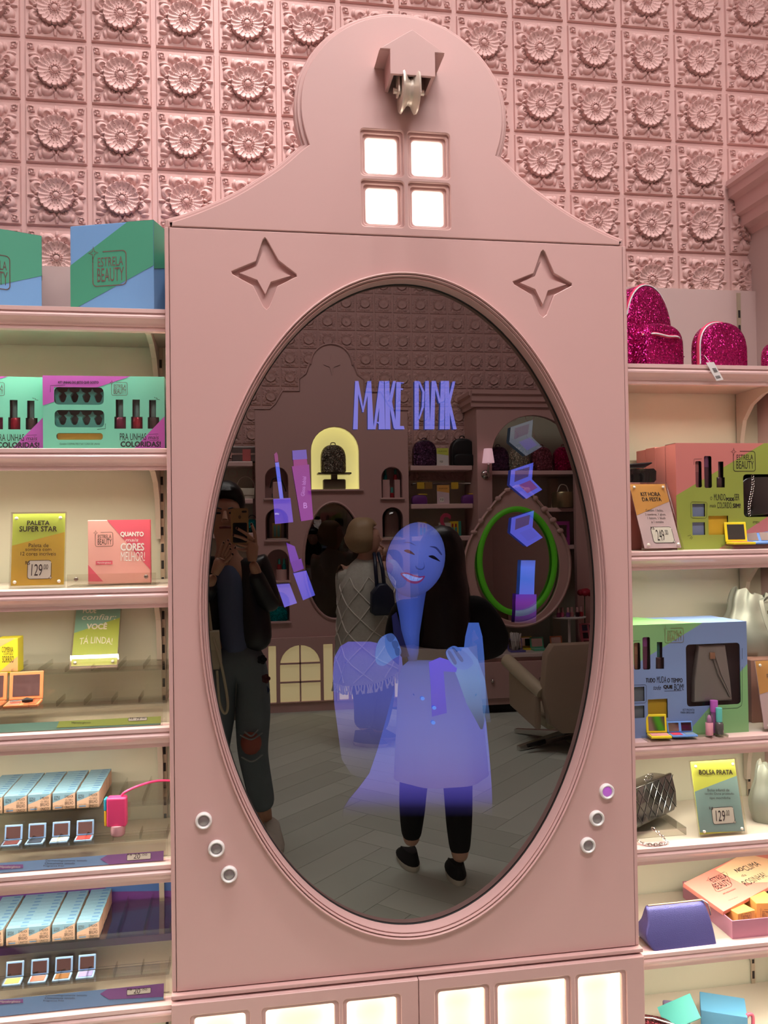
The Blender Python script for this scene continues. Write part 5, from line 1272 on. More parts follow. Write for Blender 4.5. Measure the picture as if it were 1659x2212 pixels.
# ------------------------------------------------------------------ fifth shelf
(x, y), rz, wd = place(1412, 1548, 2050, 0.036, 0.040)
pm = thing('metallic_pouch', 'violet blue metallic pouch with a gold zip', 'pouch', (x, y, ZR[4]), rz)
m_vio = mat('violet_metallic', (84, 82, 142), 0.34, 0.5, bump=0.5, bscale=700)
h = P(1480, 1950, 0.082).z - ZR[4]
rs = []
for k in range(11):
    u = k / 10; hw = wd / 2 * (1.0 - 0.07 * u + 0.04 * math.sin(PI * u)); dd = 0.032 * (1 - u) ** 0.8 + 0.004; z = h * u
    lx = -0.012 * math.sin(PI * min(1, u * 1.6)) 
    ring = []
    for cx_, cy_, a0 in ((1, 1, 0), (-1, 1, 90), (-1, -1, 180), (1, -1, 270)):
        for i in range(5):
            a = R(a0 + 22.5 * i); ring.append((wd / 2 + cx_ * (hw - 0.006) + 0.006 * math.cos(a) + (lx if cx_ < 0 else 0), 0.034 + cy_ * (dd - 0.004) + 0.004 * math.sin(a) + 0.012 * u, z))
    rs.append(ring)
mb = MB(); mb.rings(rs); mb.build('body', m_vio, pm, smooth=60)
mb = MB(); mb.tube([(0.012, 0.046, h + 0.001), (wd * 0.5, 0.046, h + 0.0005), (wd - 0.008, 0.046, h + 0.001)], 0.0028, 8); mb.build('zip', mat('gold_zip', (196, 170, 138), 0.35, 0.6), pm, smooth=60)
mb = MB(); mb.tube(smooth_path([(wd - 0.012, 0.043, h + 0.004), (wd + 0.002, 0.036, h - 0.006), (wd + 0.005, 0.030, h - 0.030)], 5), 0.0018, 6); mb.build('zip_pull', m_chrome, pm, smooth=60)
# pink open box with its lid across
C0 = P(1582.6, 2047, 0.052)
ang = R(0)
xb0 = C0.x; m_mauve = mat('card_mauve', (190, 128, 150), 0.5)
hb = P(1582.6, 1990, 0.052).z - ZR[4]
ob = thing('open_gift_box', 'open mauve box holding orange packets, its lettered lid laid across', 'box', (xb0, 0.052, ZR[4]))
W2, D2 = 0.17, 0.235
mb = MB(); t_ = 0.003
mb.box(0, W2, 0, D2, 0, t_); mb.box(0, W2, 0, t_, t_, hb); mb.box(0, W2, D2 - t_, D2, t_, hb); mb.box(0, t_, t_, D2 - t_, t_, hb); mb.box(W2 - t_, W2, t_, D2 - t_, t_, hb)
mb.build('tray', m_mauve, ob)
lid = bpy.data.objects.new('lid', None); COL.objects.link(lid); lid['label'] = 'peach and salmon lid with black lettering'
# lid plane: leaning from the front left wall up to the back
lid_px = [(1505, 1900), (1563, 1969), (1668, 1912), (1600, 1848)]
lp = [P(1505, 1900, 0.20), P(1563, 1969, 0.085), P(1668, 1912, 0.165), P(1612, 1838, 0.285)]
o0 = lp[1]; ex = (lp[2] - lp[1]); ey = (lp[0] - lp[1])
wl, dl = ex.length * 1.55, ey.length; ex.normalize(); nn = ex.cross(ey).normalized(); ey2 = nn.cross(ex)
lid.matrix_world = Matrix(((ex.x, nn.x * -1, ey2.x, o0.x), (ex.y, nn.y * -1, ey2.y, o0.y), (ex.z, nn.z * -1, ey2.z, o0.z), (0, 0, 0, 1)))
lid.parent = ob; lid.matrix_parent_inverse = Matrix.Translation(ob.location).inverted()
LMW = lid.matrix_world.copy()
MB().box(0, wl, 0.0, 0.012, 0, dl).build('lid_board', mat('card_salmon_pink', (232, 142, 128), 0.5), lid, bevel=0.001)
def LL(px, py):
    Mi_ = LMW.inverted(); d = c_r * ((px - IW / 2) / FPX) - c_u * ((py - IH / 2) / FPX) + c_f
    o_ = Mi_ @ CAM; d_ = (Mi_ @ (CAM + d)) - o_; q_ = o_ + d_ * ((0 - o_.y) / d_.y); return (q_.x, q_.z)
mb = MB(); poly(mb, LL, [(1545, 1879), (1600, 1840), (1680, 1860), (1680, 1905), (1600, 1908)], mat('card_peach_pale', (248, 204, 162), 0.5), -0.0005, (0, wl, 0, dl)); mb.build('colour_field', None, lid)
mb = MB()
def rtext(s, x0, y0, x1, y1, hpx, m=m_black, **kw):
    a = LL(x0, y0); b = LL(x1, y1); hh = hpx * 0.00112
    text(mb, s, (a[0] + b[0]) / 2, (a[1] + b[1]) / 2, math.hypot(b[0] - a[0], b[1] - a[1]), hh, -0.001, m, math.degrees(math.atan2(b[1] - a[1], b[0] - a[0])), **kw)
rtext('ESTRELA', 1536, 1903.5, 1569, 1891, 13); rtext('BEAUTY', 1544, 1917, 1577, 1904, 18); rtext('NO', 1589, 1882, 1604, 1877, 11, bold=0.0006); rtext('CLIMA', 1607, 1878, 1638, 1865, 17); rtext('da', 1601, 1893, 1611, 1890, 7); rtext('ROSINHA!', 1607, 1910, 1652, 1889, 17); rtext('KIT MEUS ROSAS', 1562, 1932, 1589, 1920, 3.5); rtext('Hipoalergênico', 1574, 1946, 1594, 1938, 3)
cq = [LL(*p) for p in ((1532, 1900), (1565, 1884), (1569, 1886), (1581, 1912), (1579, 1916), (1551, 1927), (1546, 1925), (1537, 1908))]
mb.stroke(cq, 0.0009, -0.001, m_black); st = [LL(*p) for p in ((1530, 1895), (1532.5, 1899), (1536, 1898), (1534, 1902), (1535, 1906), (1531, 1903), (1526, 1904), (1529.5, 1900))]; mb.stroke(st, 0.0008, -0.001, m_black, True)
mb.build('lettering', None, lid)
m_opk = mat('card_orange_pale', (240, 176, 96), 0.5)
for k, (px, py, rzk) in enumerate(((1640, 1985, 12), (1690, 1975, -8))):
    Y = 0.075 + 0.05 * k; A = P(px, py, Y)
    t = carton('makeup_packet', ['orange packet with a pale logo inside the open mauve box', 'blue cornered orange packet inside the open mauve box'][k], C0.x + 0.030 + 0.062 * k, 0.075 + 0.02 * k, ZR[4] + 0.0035, R(rzk), 0.055, 0.11, 0.045 + 0.012 * k, m_opk, 'packet')
    mb = MB(); logo(mb, 0.026, 0.03, 0.03, 0.022, -0.0008, m_foil); mb.build('lettering', None, t)

# ------------------------------------------------------------------ lowest shelf
A = P(1450, 2175, 0.17)
ca = thing('teal_case', 'teal folding case lying open on the lowest shelf', 'case', (A.x, 0.13, ZR[5]), R(-20))
m_tl = mat('teal_card', (62, 160, 150), 0.5); m_bl2 = mat('case_blue', (88, 150, 186), 0.5)
mb = MB()
for T in (Matrix.Translation((0, 0, 0.062)) @ Matrix.Rotation(R(-28), 4, 'Y') @ Matrix.Rotation(R(38), 4, 'X'),): mb.box(-0.045, 0.045, -0.03, 0.03, 0, 0.004, None, T)
mb.build('flap', m_tl, ca)
mb = MB(); mb.box(-0.03, 0.03, 0.02, 0.08, 0.0, 0.05); mb.build('case_body', mat('case_violet', (112, 96, 128), 0.5), ca, bevel=0.004)
bx = carton('blue_open_box', 'blue open box beside the teal case on the lowest shelf', A.x + 0.075, 0.16, ZR[5], R(-28), 0.11, 0.09, 0.045, m_bl2)
mg = thing('maroon_pouch', 'maroon glitter pouch with a metal zip on the lowest shelf', 'pouch', (0.955, 0.075, ZR[5]), R(-30))
mb = MB(); soft(mb, dome(0.11, 0.075, 3), 0, 0.05, 0.1); mb.build('body', glitter_mat('maroon_glitter', (60, 16, 24), (130, 50, 60), 420), mg, smooth=60)
mb = MB(); mb.tube([(-0.05, 0.02, 0.074), (0.0, 0.02, 0.080), (0.05, 0.02, 0.074)], 0.003, 8); mb.build('zip', m_chrome, mg, smooth=60)
A = P(1622, 2200, 0.12)
hk = thing('pink_hook', 'curved pink hook rising from the lowest shelf', 'hook', (A.x, 0.12, ZR[5]))
zt_ = P(1618, 2190, 0.12).z - ZR[5]
mb = MB(); mb.tube(smooth_path([(0.004, 0, 0.0), (0.006, 0, zt_ * 0.7), (0.002, 0, zt_ * 0.95), (-0.008, 0, zt_ * 0.96), (-0.012, 0, zt_ * 0.85)], 6), 0.0045, 10); mb.build('stem', mat('hook_pink', (216, 100, 124), 0.35), hk, smooth=60)
# ================================================================== the shop behind the camera, seen in the mirror
m_wood = mat('greige_plank', (214, 222, 210), 0.5, var=0.07, vscale=3, bump=0.05, bscale=40)
m_wood2 = mat('greige_plank_pale', (220, 228, 216), 0.5, var=0.07, vscale=3, bump=0.05, bscale=40)
m_wood3 = mat('greige_plank_dark', (206, 214, 202), 0.5, var=0.08, vscale=3, bump=0.05, bscale=40)
floor = MB().box(-2.7, 3.5, -5.3, 0.46, -0.1, -0.012).build('floor', mat('floor_joint', (96, 88, 76), 0.8)); struct(floor)
pw, pl_ = 0.16, 0.96
pdat = []
for mm in (m_wood, m_wood2, m_wood3):
    mb = MB(); mb.box(-pl_ / 2 + 0.001, pl_ / 2 - 0.001, -pw / 2 + 0.001, pw / 2 - 0.001, -0.012, 0.0); o = mb.build('plank', mm, None); pdat.append(o.data); bpy.data.objects.remove(o)
# herringbone: pairs of planks at right angles, the whole turned by 45 degrees
rnd = random.Random(3); cnt = 0
ca, sa = math.cos(R(45)), math.sin(R(45))
n_ = int(pl_ / pw)
for i in range(-14, 15):
    for j in range(-40, 41):
        for o_ in (0, 1):
            # staircase herringbone in its own frame
            if o_ == 0: u = j * pw + i * 2 * pl_ + pl_ / 2; v = j * pw + pw / 2
            else: u = j * pw + i * 2 * pl_ + pl_ + pw / 2 ; v = j * pw + pw - pl_ / 2 + 0.0
            x = u * ca - v * sa + 0.6; y = u * sa + v * ca - 2.6
            if -0.55 < x < 2.75 and -4.95 < y < -0.35:
                q = link('plank', pdat[rnd.randrange(3)], floor); q.location = (x, y, 0); q.rotation_euler = (0, 0, R(45) if o_ == 0 else R(135)); cnt += 1
YW = -5.15
struct(MB().box(-2.7, 3.5, YW - 0.1, YW, 0, 4.7).build('wall_front', m_pinkw))
wf = bpy.data.objects['wall_front']
struct(MB().box(3.4, 3.5, -5.3, 0.46, 0, 4.7).build('wall_side', m_pinkw))
tile_lo = rosette_mesh(34)
for k in range(-7, 22):
    for j in range(0, 11):
        x = -0.9 + 0.16 * k; z = 1.92 + 0.16 * j
        if x > 2.6: continue
        o = link('tile', tile_lo, wf); o.location = (x, YW, z); o.rotation_euler = (0, 0, PI)

def fb(mb, Y):
    """turn a board built facing -y into one facing the mirror, its front at Y"""
    mb.v = [(x, Y - y, z) for x, y, z in mb.v]; return mb
YF = -4.85
def mx(px, py=1200, Y=YF): return M(px, py, Y).x
def mz(py, px=720, Y=YF): return M(px, py, Y).z
def mpt(px, py, Y=YF): q = M(px, py, Y); return (q.x, q.z)
# ------------------------------------------------------------------ facade unit with niches
fx = M(722, 1200, YF).x
fac = thing('display_facade', 'pink stepped gable unit with lit arch and niches reflected behind the people', 'display unit', (fx, YF, 0))
def fc(mb): mb.v = [(x - fx, y - YF, z) for x, y, z in mb.v]; return mb
half = [(-0.62, 0.0), (-0.62, mz(884)), (-0.50, mz(884)), (-0.455, mz(872)), (-0.405, mz(848)), (-0.395, mz(845)), (-0.265, mz(845)), (-0.265, mz(819)), (-0.21, mz(808)), (-0.178, mz(785))]
zc_ = mz(788); r_ = mz(743) - zc_
arcp = [(r_ * math.cos(a), zc_ + r_ * math.sin(a)) for a in [PI * (1 - i / 20) for i in range(21)]]
out = [(fx + x, z) for x, z in half + arcp + [(-x, z) for x, z in reversed(half)]]
def mrect(x0, y0, x1, y1, r=0.01): a = mpt(x0, y1); b = mpt(x1, y0); return rrect(a[0], b[0], a[1], b[1], r, 3)
def march(x0, x1, ytop, ybot): a = mpt(x0, ybot); b = mpt(x1, ytop); return arch((a[0] + b[0]) / 2, a[1], b[0] - a[0], b[1])
NICHE = [(573, 622, 1009, 1076), (574, 622, 1099, 1166), (577, 624, 1187, 1255), (578, 625, 1278, 1343), (825, 869, 1009, 1075), (827, 870, 1096, 1163), (826, 870, 1187, 1255)]
big = march(673, 775, 922, 1057)
nh = [march(*q[:2], q[2], q[3]) for q in NICHE]
ov = ellipse(fx, (mz(1085) + mz(1337)) / 2, 0.245, (mz(1085) - mz(1337)) / 2, 48)
fc(fb(plate(out, [big, ov] + nh, 0.04, 0.004), YF)).build('front_board', m_pink, fac)
mb = MB(); mb.tube([(p[0], YF + 0.002, p[1]) for p in out[1:-1]], 0.009, 6); fc(mb).build('gable_light_bead', m_pink, fac, smooth=60)  # bead added along the outline so light from above draws bright edges
def niche_box(q, m, dep=0.14, name='niche'):
    a = mpt(q[0], q[3]); b = mpt(q[1], q[2]); mb = MB(); c = (a[0] + b[0]) / 2; wv = b[0] - a[0]
    o = arch(c, a[1], wv * 1.04, b[1] + 0.01)
    mb.rings([[(p[0], YF - 0.03, p[1]) for p in o], [(p[0], YF - dep, p[1]) for p in o]], None, False, True); n = fc(mb).build(name, m, fac)
    mb = MB(); mb.box(c - wv * 0.58, c + wv * 0.58, YF, YF + 0.025, a[1] - 0.016, a[1] - 0.002); fc(mb).build('sill', m_pink, fac, bevel=0.003)
    return c, a[1], wv, b[1]
for q in NICHE: niche_box(q, m_pink)
c, za, wv, zt = niche_box((673, 775, 922, 1057), mat('lit_niche', (246, 240, 190), 0.6, emit=(246, 238, 168), estr=1.5), 0.22, 'lit_niche')
stp = star4(fx, mz(788), 0.135, 0.175); fc(fb(plate(stp, [], 0.006), YF + 0.006)).build('star', m_pink, fac)
# its oval mirror
mb = MB(); oz = (mz(1085) + mz(1337)) / 2; ob = (mz(1085) - mz(1337)) / 2
mb.tube([(fx + 0.246 * math.cos(2 * PI * i / 48), YF + 0.004, oz + (ob + 0.002) * math.sin(2 * PI * i / 48)) for i in range(48)], 0.012, 6, closed=True); fc(mb).build('oval_frame', m_pink, fac, smooth=60)
fc(MB().flat(ellipse(fx, oz, 0.25, ob + 0.006, 48), YF - 0.035)).build('oval_mirror', screen_mat('dark_oval_glass', refl=(0.16, 0.15, 0.15, 1)), fac)
# lower doors with lit panes
zd = mz(1372)
dz0, dz1 = mz(1511), mz(1390)
for s in (-1, 1):
    ho = []
    for (a, b, ar) in ((0.475, 0.535, 0), (0.125, 0.445, 1), (0.025, 0.10, 0)):
        x0, x1 = sorted((fx + s * a, fx + s * b))
        if ar: cxx = (x0 + x1) / 2; ho.append(arch(cxx, dz0, x1 - x0, dz1, 12))
        else: ho.append(rrect(x0, x1, dz0, dz1, 0.006, 2))
    x0, x1 = sorted((fx + s * 0.003, fx + s * 0.615))
    d = fc(fb(plate([(x0, 0.075), (x1, 0.075), (x1, zd - 0.004), (x0, zd - 0.004)], ho, 0.02, 0.003), YF + 0.026)).build('door', m_pink, fac)
    for h_ in ho:
        xs = [p[0] for p in h_]; zs_ = [p[1] for p in h_]
        fc(MB().box(min(xs) - 0.005, max(xs) + 0.005, YF + 0.0015, YF + 0.004, dz0 - 0.005, max(zs_) + 0.005)).build('pane', mat('lit_pane_warm', (250, 236, 190), 0.6, emit=(255, 236, 176), estr=0.9), d)
        if len(h_) > 13:
            cxx = (min(xs) + max(xs)) / 2
            for (a0, a1, b0, b1) in ((cxx - 0.006, cxx + 0.006, dz0, dz1), (min(xs), max(xs), dz0 + (dz1 - dz0) * 0.33, dz0 + (dz1 - dz0) * 0.36), (min(xs), max(xs), dz0 + (dz1 - dz0) * 0.66, dz0 + (dz1 - dz0) * 0.69)):
                fc(MB().box(a0, a1, YF + 0.005, YF + 0.018, b0, b1)).build('glazing_bar', m_pink, d)
fc(MB().box(fx - 0.62, fx + 0.62, YW, YF - 0.235, 0.0, mz(1000))).build('carcass', m_pink, fac)
fc(MB().box(fx - 0.60, fx + 0.60, YF - 0.04, YF + 0.01, 0.0, 0.07)).build('plinth', m_pink, fac)

# things in the niches
def back_pack(label, x, y, z, w, h, m, group, rz=PI):
    t = thing('backpack', label, 'backpack', (x, y, z), rz, group)
    mb = MB(); soft(mb, dome(w, h, 2.6), 0, w * 0.42, 0.12); mb.build('body', m, t, smooth=60)
    mb = MB(); soft(mb, dome(w * 0.82, h * 0.42, 4), -w * 0.14, 0.002, 0.12); mb.build('front_pocket', m, t, smooth=60)
    mb = MB(); mb.tube([(p[0] * 0.9, 0.008, p[1] * 0.97) for p in dome(w, h, 2.6)[3:26]], w * 0.012, 6); mb.build('zip', m_silv, t, smooth=60)
    mb = MB(); mb.tube(smooth_path([(-w * .1, w * .2, h * .97), (-w * .07, w * .2, h * 1.07), (w * .07, w * .2, h * 1.07), (w * .1, w * .2, h * .97)], 4), w * 0.02, 6); mb.build('grab_loop', m, t, smooth=60)
    return t
m_pg = glitter_mat('pewter_glitter', (70, 62, 56), (150, 140, 125), 260)
st_ = thing('bag_stand', 'dark display stand in the lit arch seen in the mirror', 'stand', (c, YF - 0.11, za))
mb = MB(); mb.box(-0.135, 0.135, -0.07, 0.07, 0.125, 0.138); mb.build('board', mat('stand_taupe', (110, 96, 86), 0.5), st_)
mb = MB(); mb.box(-0.025, 0.025, -0.02, 0.02, 0.085, 0.125); mb.build('neck', mat('stand_taupe', (110, 96, 86), 0.5), st_)
mb = MB(); mb.box(-0.092, 0.092, -0.035, 0.035, 0.0, 0.085); mb.build('block', mat('stand_brown', (84, 70, 64), 0.5), st_, bevel=0.01)
back_pack('pewter glitter backpack on its stand in the lit arch', c - 0.01, YF - 0.03, za + 0.139, 0.205, 0.225, m_pg, None)
def bottle_at(label, x, y, z, h, col, cap):
    t = thing('nail_polish', label, 'nail polish', (x, y, z), 0, 'nail polishes in the reflected niches')
    mb = MB(); mb.lathe([(0.016, 0), (0.016, h * 0.42), (0.009, h * 0.5)], (0, 0, 0), 12); mb.build('bottle', col, t, smooth=40)
    mb = MB(); mb.lathe([(0.011, h * 0.5), (0.010, h)], (0, 0, 0), 12); mb.build('cap', cap, t, smooth=40)
ct = mat('cap_turq2', (70, 150, 140), 0.4); pr_ = mat('polish_red2', (150, 30, 40), 0.3); pt_ = mat('polish_teal2', (20, 110, 110), 0.3)
def nq(k): q = NICHE[k]; a = mpt(q[0], q[3]); b = mpt(q[1], q[2]); return (a[0] + b[0]) / 2, a[1], b[0] - a[0]
for k, dx, zz, cc, lab in ((0, -0.02, 0, pt_, 'teal nail polish in the upper niche above the phone'), (0, 0.03, 0, pr_, 'red nail polish in the upper niche above the phone'), (2, 0.012, 0.086, pr_, 'red nail polish on the small block in the third niche'), (2, 0.052, 0.086, pt_, 'pale nail polish on the small block in the third niche'), (4, -0.045, 0.15, pt_, 'teal nail polish on the ledge of the niche beside the lit arch'), (4, 0.04, 0.15, pr_, 'red nail polish on the ledge of the niche beside the lit arch'), (4, 0.01, 0.0, pr_, 'red nail polish at the bottom of the niche beside the lit arch')):
    x, z, wv2 = nq(k); bottle_at(lab, x + dx, YF - 0.07, z + zz + 0.0005, 0.085, cc, ct)
x, z, wv2 = nq(4); t = thing('niche_ledge', 'pink ledge block inside the niche beside the lit arch', 'block', (x, YF - 0.10, z)); MB().box(-0.07, -0.012, -0.03, 0.045, 0, 0.149).build('block', m_pink, t); MB().box(0.03, 0.075, -0.03, 0.045, 0, 0.149).build('block', m_pink, t)
x, z, wv2 = nq(2); t = thing('niche_block', 'small pink drum block in the third niche', 'block', (x + 0.03, YF - 0.07, z)); mb = MB(); mb.lathe([(0.045, 0), (0.045, 0.085)], (0, 0, 0), 20); mb.build('drum', m_pink, t, smooth=40)
def glass_dome(label, k):
    x, z, wv2 = nq(k); t = thing('glass_dome', label, 'glass dome', (x, YF - 0.06, z), 0, 'glass domes in the reflected niches')
    mb = MB(); mb.lathe([(0.078, 0), (0.078, 0.15), (0.066, 0.20), (0.04, 0.226), (0.0005, 0.236)], (0, 0, 0.012), 24); mb.build('dome', clear_mat('dome_glass', (246, 244, 240), 0.2), t, smooth=60)
    mb = MB(); mb.lathe([(0.084, 0), (0.084, 0.011)], (0, 0, 0), 24); mb.build('dome_base', m_pewter, t, smooth=40)
    return x, z
for k, lab in ((1, 'glass dome over boxed polishes in the niche beside the phone'), (5, 'glass dome in the niche over the shoulder bag')): glass_dome(lab, k)
x, z, wv2 = nq(1); t = carton('polish_box', 'yellow edged box of polishes under the glass dome', x - 0.035, YF - 0.045, z + 0.013, 0, 0.07, -0.03, 0.12, mat('polish_box_gold', (170, 130, 40), 0.5)); MB().box(0.010, 0.030, 0.001, 0.004, 0.01, 0.10).build('teal_tube', ct, t); MB().box(0.040, 0.060, 0.001, 0.004, 0.01, 0.10).build('teal_tube', ct, t)
x, z, wv2 = nq(3); dm = thing('teal_pouch', 'shiny teal domed pouch in the lowest niche by the jacket', 'pouch', (x, YF - 0.02, z), PI); mb = MB(); soft(mb, dome(0.15, 0.115, 2.4), 0, 0.09, 0.12); mb.build('body', glitter_mat('teal_glitter', (0, 70, 80), (0, 150, 150), 300), dm, smooth=60); mb = MB(); mb.tube([(p[0], 0.03, p[1]) for p in dome(0.15, 0.115, 2.4)[5:24]], 0.003, 6); mb.build('zip', m_silv, dm, smooth=60)
x, z, wv2 = nq(0); t = thing('ribboned_trinket', 'dark ribboned trinket in the upper niche above the phone', 'trinket', (x, YF - 0.06, z + 0.001)); MB().box(-0.03, 0.045, -0.02, 0.02, 0, 0.13).build('block', m_pink, t, bevel=0.004); mb = MB(); mb.tube(smooth_path([(-0.05, 0.03, 0.08), (-0.03, 0.03, 0.15), (0.02, 0.03, 0.165), (0.05, 0.03, 0.12), (0.075, 0.03, 0.05)], 5), 0.005, 6); mb.build('ribbon', m_dark, t, smooth=60)

# ------------------------------------------------------------------ shelf units on both sides of the facade
def wall_unit(label, x0, x1, zs, Yfront, ztop, name='wall_shelving', panelm=None):
    xm = (x0 + x1) / 2; t = thing(name, label, 'shelving', (xm, YW, 0)); D_ = Yfront - YW
    MB().box(x0 - xm, x1 - xm, 0.0, 0.02, 0, ztop).build('back_panel', panelm or m_beige, t)
    for z in zs:
        mb = MB(); mb.box(x0 - xm, x1 - xm, 0.021, D_, z - 0.04, z); mb.build('shelf_board', m_shelf, t, bevel=0.006)
    return t
zsl = [mz(996, 530), mz(1077, 530), mz(1151, 530), mz(1240, 530), mz(1330, 530)]
wall_unit('beige backed shelving beside the gable unit behind the phone', fx - 1.55, fx - 0.64, zsl, YF - 0.02, 2.0)
ZS2 = [mz(1005, 960), mz(1088, 960), mz(1158, 960), mz(1240, 960), mz(1330, 960)]
xs0, xs1 = fx + 0.64, M(1030, 1000, -4.75).x - 0.005
wall_unit('beige backed shelving of backpacks between gable unit and archway', xs0, xs1, ZS2, YF - 0.02, 1.85)
def vx(px, py, Y=-4.95): return M(px, py, Y).x
back_pack('plum glitter backpack on the shelf beside the black one', vx(916, 980), -4.90, ZS2[0] + 0.0005, 0.20, 0.215, glitter_mat('plum_glitter', (46, 22, 44), (120, 80, 116), 240), 'backpacks reflected on the shelf')
back_pack('plain black backpack on the shelf by the archway', vx(998, 980), -4.90, ZS2[0] + 0.0005, 0.215, 0.232, mat('black_nylon', (18, 17, 20), 0.45), 'backpacks reflected on the shelf')
def mini_sign(label, px, z, w, h, ca_, cb_, Y=-4.90):
    t = thing('price_sign', label, 'sign', (vx(px, 980, Y), Y, z + 0.0005), PI, rx=0)
    MB().box(-w / 2, w / 2, 0, 0.004, 0, h).build('card', cb_, t); mb = MB(); mb.flat([(-w / 2, h * 0.58), (w / 2, h * 0.68), (w / 2, h), (-w / 2, h)], -0.001, ca_); mb.flat(rrect(-w * 0.05, w * 0.3, h * 0.1, h * 0.34, 0.004, 2), -0.001, m_whitep); mb.build('colour_field', None, t)
    mb = MB(); text(mb, 'MOCHILAS', 0, h * 0.82, w * 0.7, h * 0.07, -0.002, m_black); text(mb, 'R$ 99', w * 0.12, h * 0.22, w * 0.26, h * 0.14, -0.002, m_black); mb.build('lettering', None, t)
mini_sign('lime and white sign between the plum and the black backpack', 956, ZS2[0], 0.10, 0.145, m_lime2, m_white)
mini_sign('orange and lilac sign on the shelf of purple boxes', 956, ZS2[1], 0.105, 0.155, m_org, m_lil)
for px, lab in ((904, 'low purple gift box near the gable unit'), (1012, 'low purple gift box near the archway')):
    mb = MB(); t = thing('purple_box', lab, 'box', (vx(px, 1075), -4.93, ZS2[1] + 0.0005), 0, 'purple boxes reflected on the shelf'); soft(mb, dome(0.13, 0.075, 3), -0.04, 0.04, 0.1); mb.build('body', mat('box_violet', (112, 50, 130), 0.5), t, smooth=50); MB().box(-0.01, 0.065, -0.03, 0.03, 0.076, 0.084).build('lid_edge', m_amber, t)
hb_ = thing('hanging_bar', 'thin metal hanging bar under the backpack shelf', 'rail', (vx(958, 1043), -4.97, mz(1043, 958))); mb = MB(); mb.lathe([(0.006, -0.26), (0.006, 0.26)], (0, 0, 0), 8, axis='x'); mb.build('bar', m_chrome, hb_, smooth=40); MB().box(-0.24, -0.23, -0.16, 0, -0.005, 0.005).build('bracket', m_chrome, hb_); MB().box(0.23, 0.24, -0.16, 0, -0.005, 0.005).build('bracket', m_chrome, hb_)
for px, lab in ((908, 'yellow packet hanging on the bar near the gable unit'), (925, 'brownish packet hanging on the bar in the middle'), (982, 'yellow packet hanging on the bar near the archway')):
    q = M(px, 1046, -4.955); t = thing('hanging_packet', lab, 'packet', (q.x, -4.952, q.z - 0.04), R(px % 17), 'packets reflected on the hanging bar'); MB().box(-0.03, 0.03, 0, 0.03, 0.0, 0.055).build('carton', mat('packet_yellow', (214, 170, 40), 0.5) if px != 925 else mat('packet_ochre', (150, 110, 50), 0.5), t); mb = MB(); mb.tube([(0, 0.01, 0.055), (0, -0.012, 0.062)], 0.002, 5); mb.build('hook', m_chrome, t)
for px, cc, lab in ((910, (200, 160, 60), 'ochre box of two lipsticks on the third shelf behind the face'), (978, (224, 190, 40), 'bright yellow box of two lipsticks on the third shelf'), (990, (60, 140, 120), 'thin teal box on the third shelf by the archway')):
    t = thing('lipstick_box', lab, 'box', (vx(px, 1140), -4.90, ZS2[2] + 0.0005), 0, 'lipstick boxes reflected on the shelf'); MB().box(-0.036 if px < 985 else -0.012, 0.036 if px < 985 else 0.012, -0.04, 0, 0, 0.12).build('carton', mat('lipbox%d' % px, cc, 0.5), t)
    if px < 985:
        for dx in (-0.014, 0.014): MB().box(dx - 0.009, dx + 0.009, 0.0005, 0.006, 0.012, 0.07).build('lipstick', ct, t); MB().box(dx - 0.006, dx + 0.006, 0.0005, 0.006, 0.072, 0.10).build('lipstick_tip', pr_, t)
t = thing('number_two_card', 'pink figure two on a pale card on the third shelf', 'card', (vx(957, 1130), -4.88, ZS2[2] + 0.0005), PI); MB().box(-0.05, 0.05, 0.004, 0.03, 0, 0.11).build('card', mat('pale_card', (200, 190, 180), 0.5), t); mb = MB(); text(mb, '2', 0, 0.10, 0.10, 0.17, 0.0, None, bold=0.004); mb.build('figure', mat('figure_pink', (190, 60, 90), 0.5), t)
# left unit things
bx_ = thing('white_handbag', 'small white handbag with a ring handle on the shelf behind the phone', 'handbag', (M(531, 1070, -4.93).x, -4.93, zsl[1] + 0.0005), PI); mb = MB(); soft(mb, dome(0.145, 0.085, 3.5), 0, 0.06, 0.1); mb.build('body', mat('white_leather', (226, 218, 200), 0.4), bx_, smooth=50); mb = MB(); mb.tube([(0.072 * math.cos(a), 0.03, 0.082 + 0.10 * math.sin(a)) for a in [PI * i / 16 for i in range(17)]], 0.003, 6); mb.build('handle', m_pewter, bx_, smooth=60); mb = MB(); soft(mb, [(-0.068, 0.03), (0.068, 0.03), (0.07, 0.086), (-0.07, 0.086)], -0.008, 0.002, 0.06, flat_bottom=False); mb.build('flap', mat('white_leather', (226, 218, 200), 0.4), bx_, smooth=50)
cs_ = thing('silver_case', 'silver metal case with a coral tag on the upper shelf behind the phone', 'case', (M(528, 985, -4.93).x, -4.93, zsl[0] + 0.0005), PI); MB().box(-0.13, 0.10, 0, 0.12, 0, 0.125).build('shell', mat('brushed_case', (130, 122, 120), 0.35, 0.7), cs_, bevel=0.008); MB().box(-0.13, 0.10, -0.004, 0.0, 0.055, 0.07).build('band', m_chrome, cs_); MB().box(-0.05, 0.015, -0.008, -0.005, 0.005, 0.10).build('tag', mat('coral_tag', (214, 110, 110), 0.5), cs_)
bl_ = thing('teal_ball', 'shiny teal ball bag on the shelf beside the hand', 'bag', (M(545, 1140, -4.93).x, -4.93, zsl[2] + 0.0005)); mb = MB(); mb.ball((0, 0, 0.055), 0.06, 0.05, 0.055); mb.build('body', glitter_mat('teal_glitter', (0, 70, 80), (0, 150, 150), 300), bl_, smooth=70); mb = MB(); mb.tube([(0.03 * math.cos(a), 0, 0.11 + 0.03 * math.sin(a)) for a in [PI * i / 8 for i in range(9)]], 0.004, 6); mb.build('loop', m_dark, bl_, smooth=60)

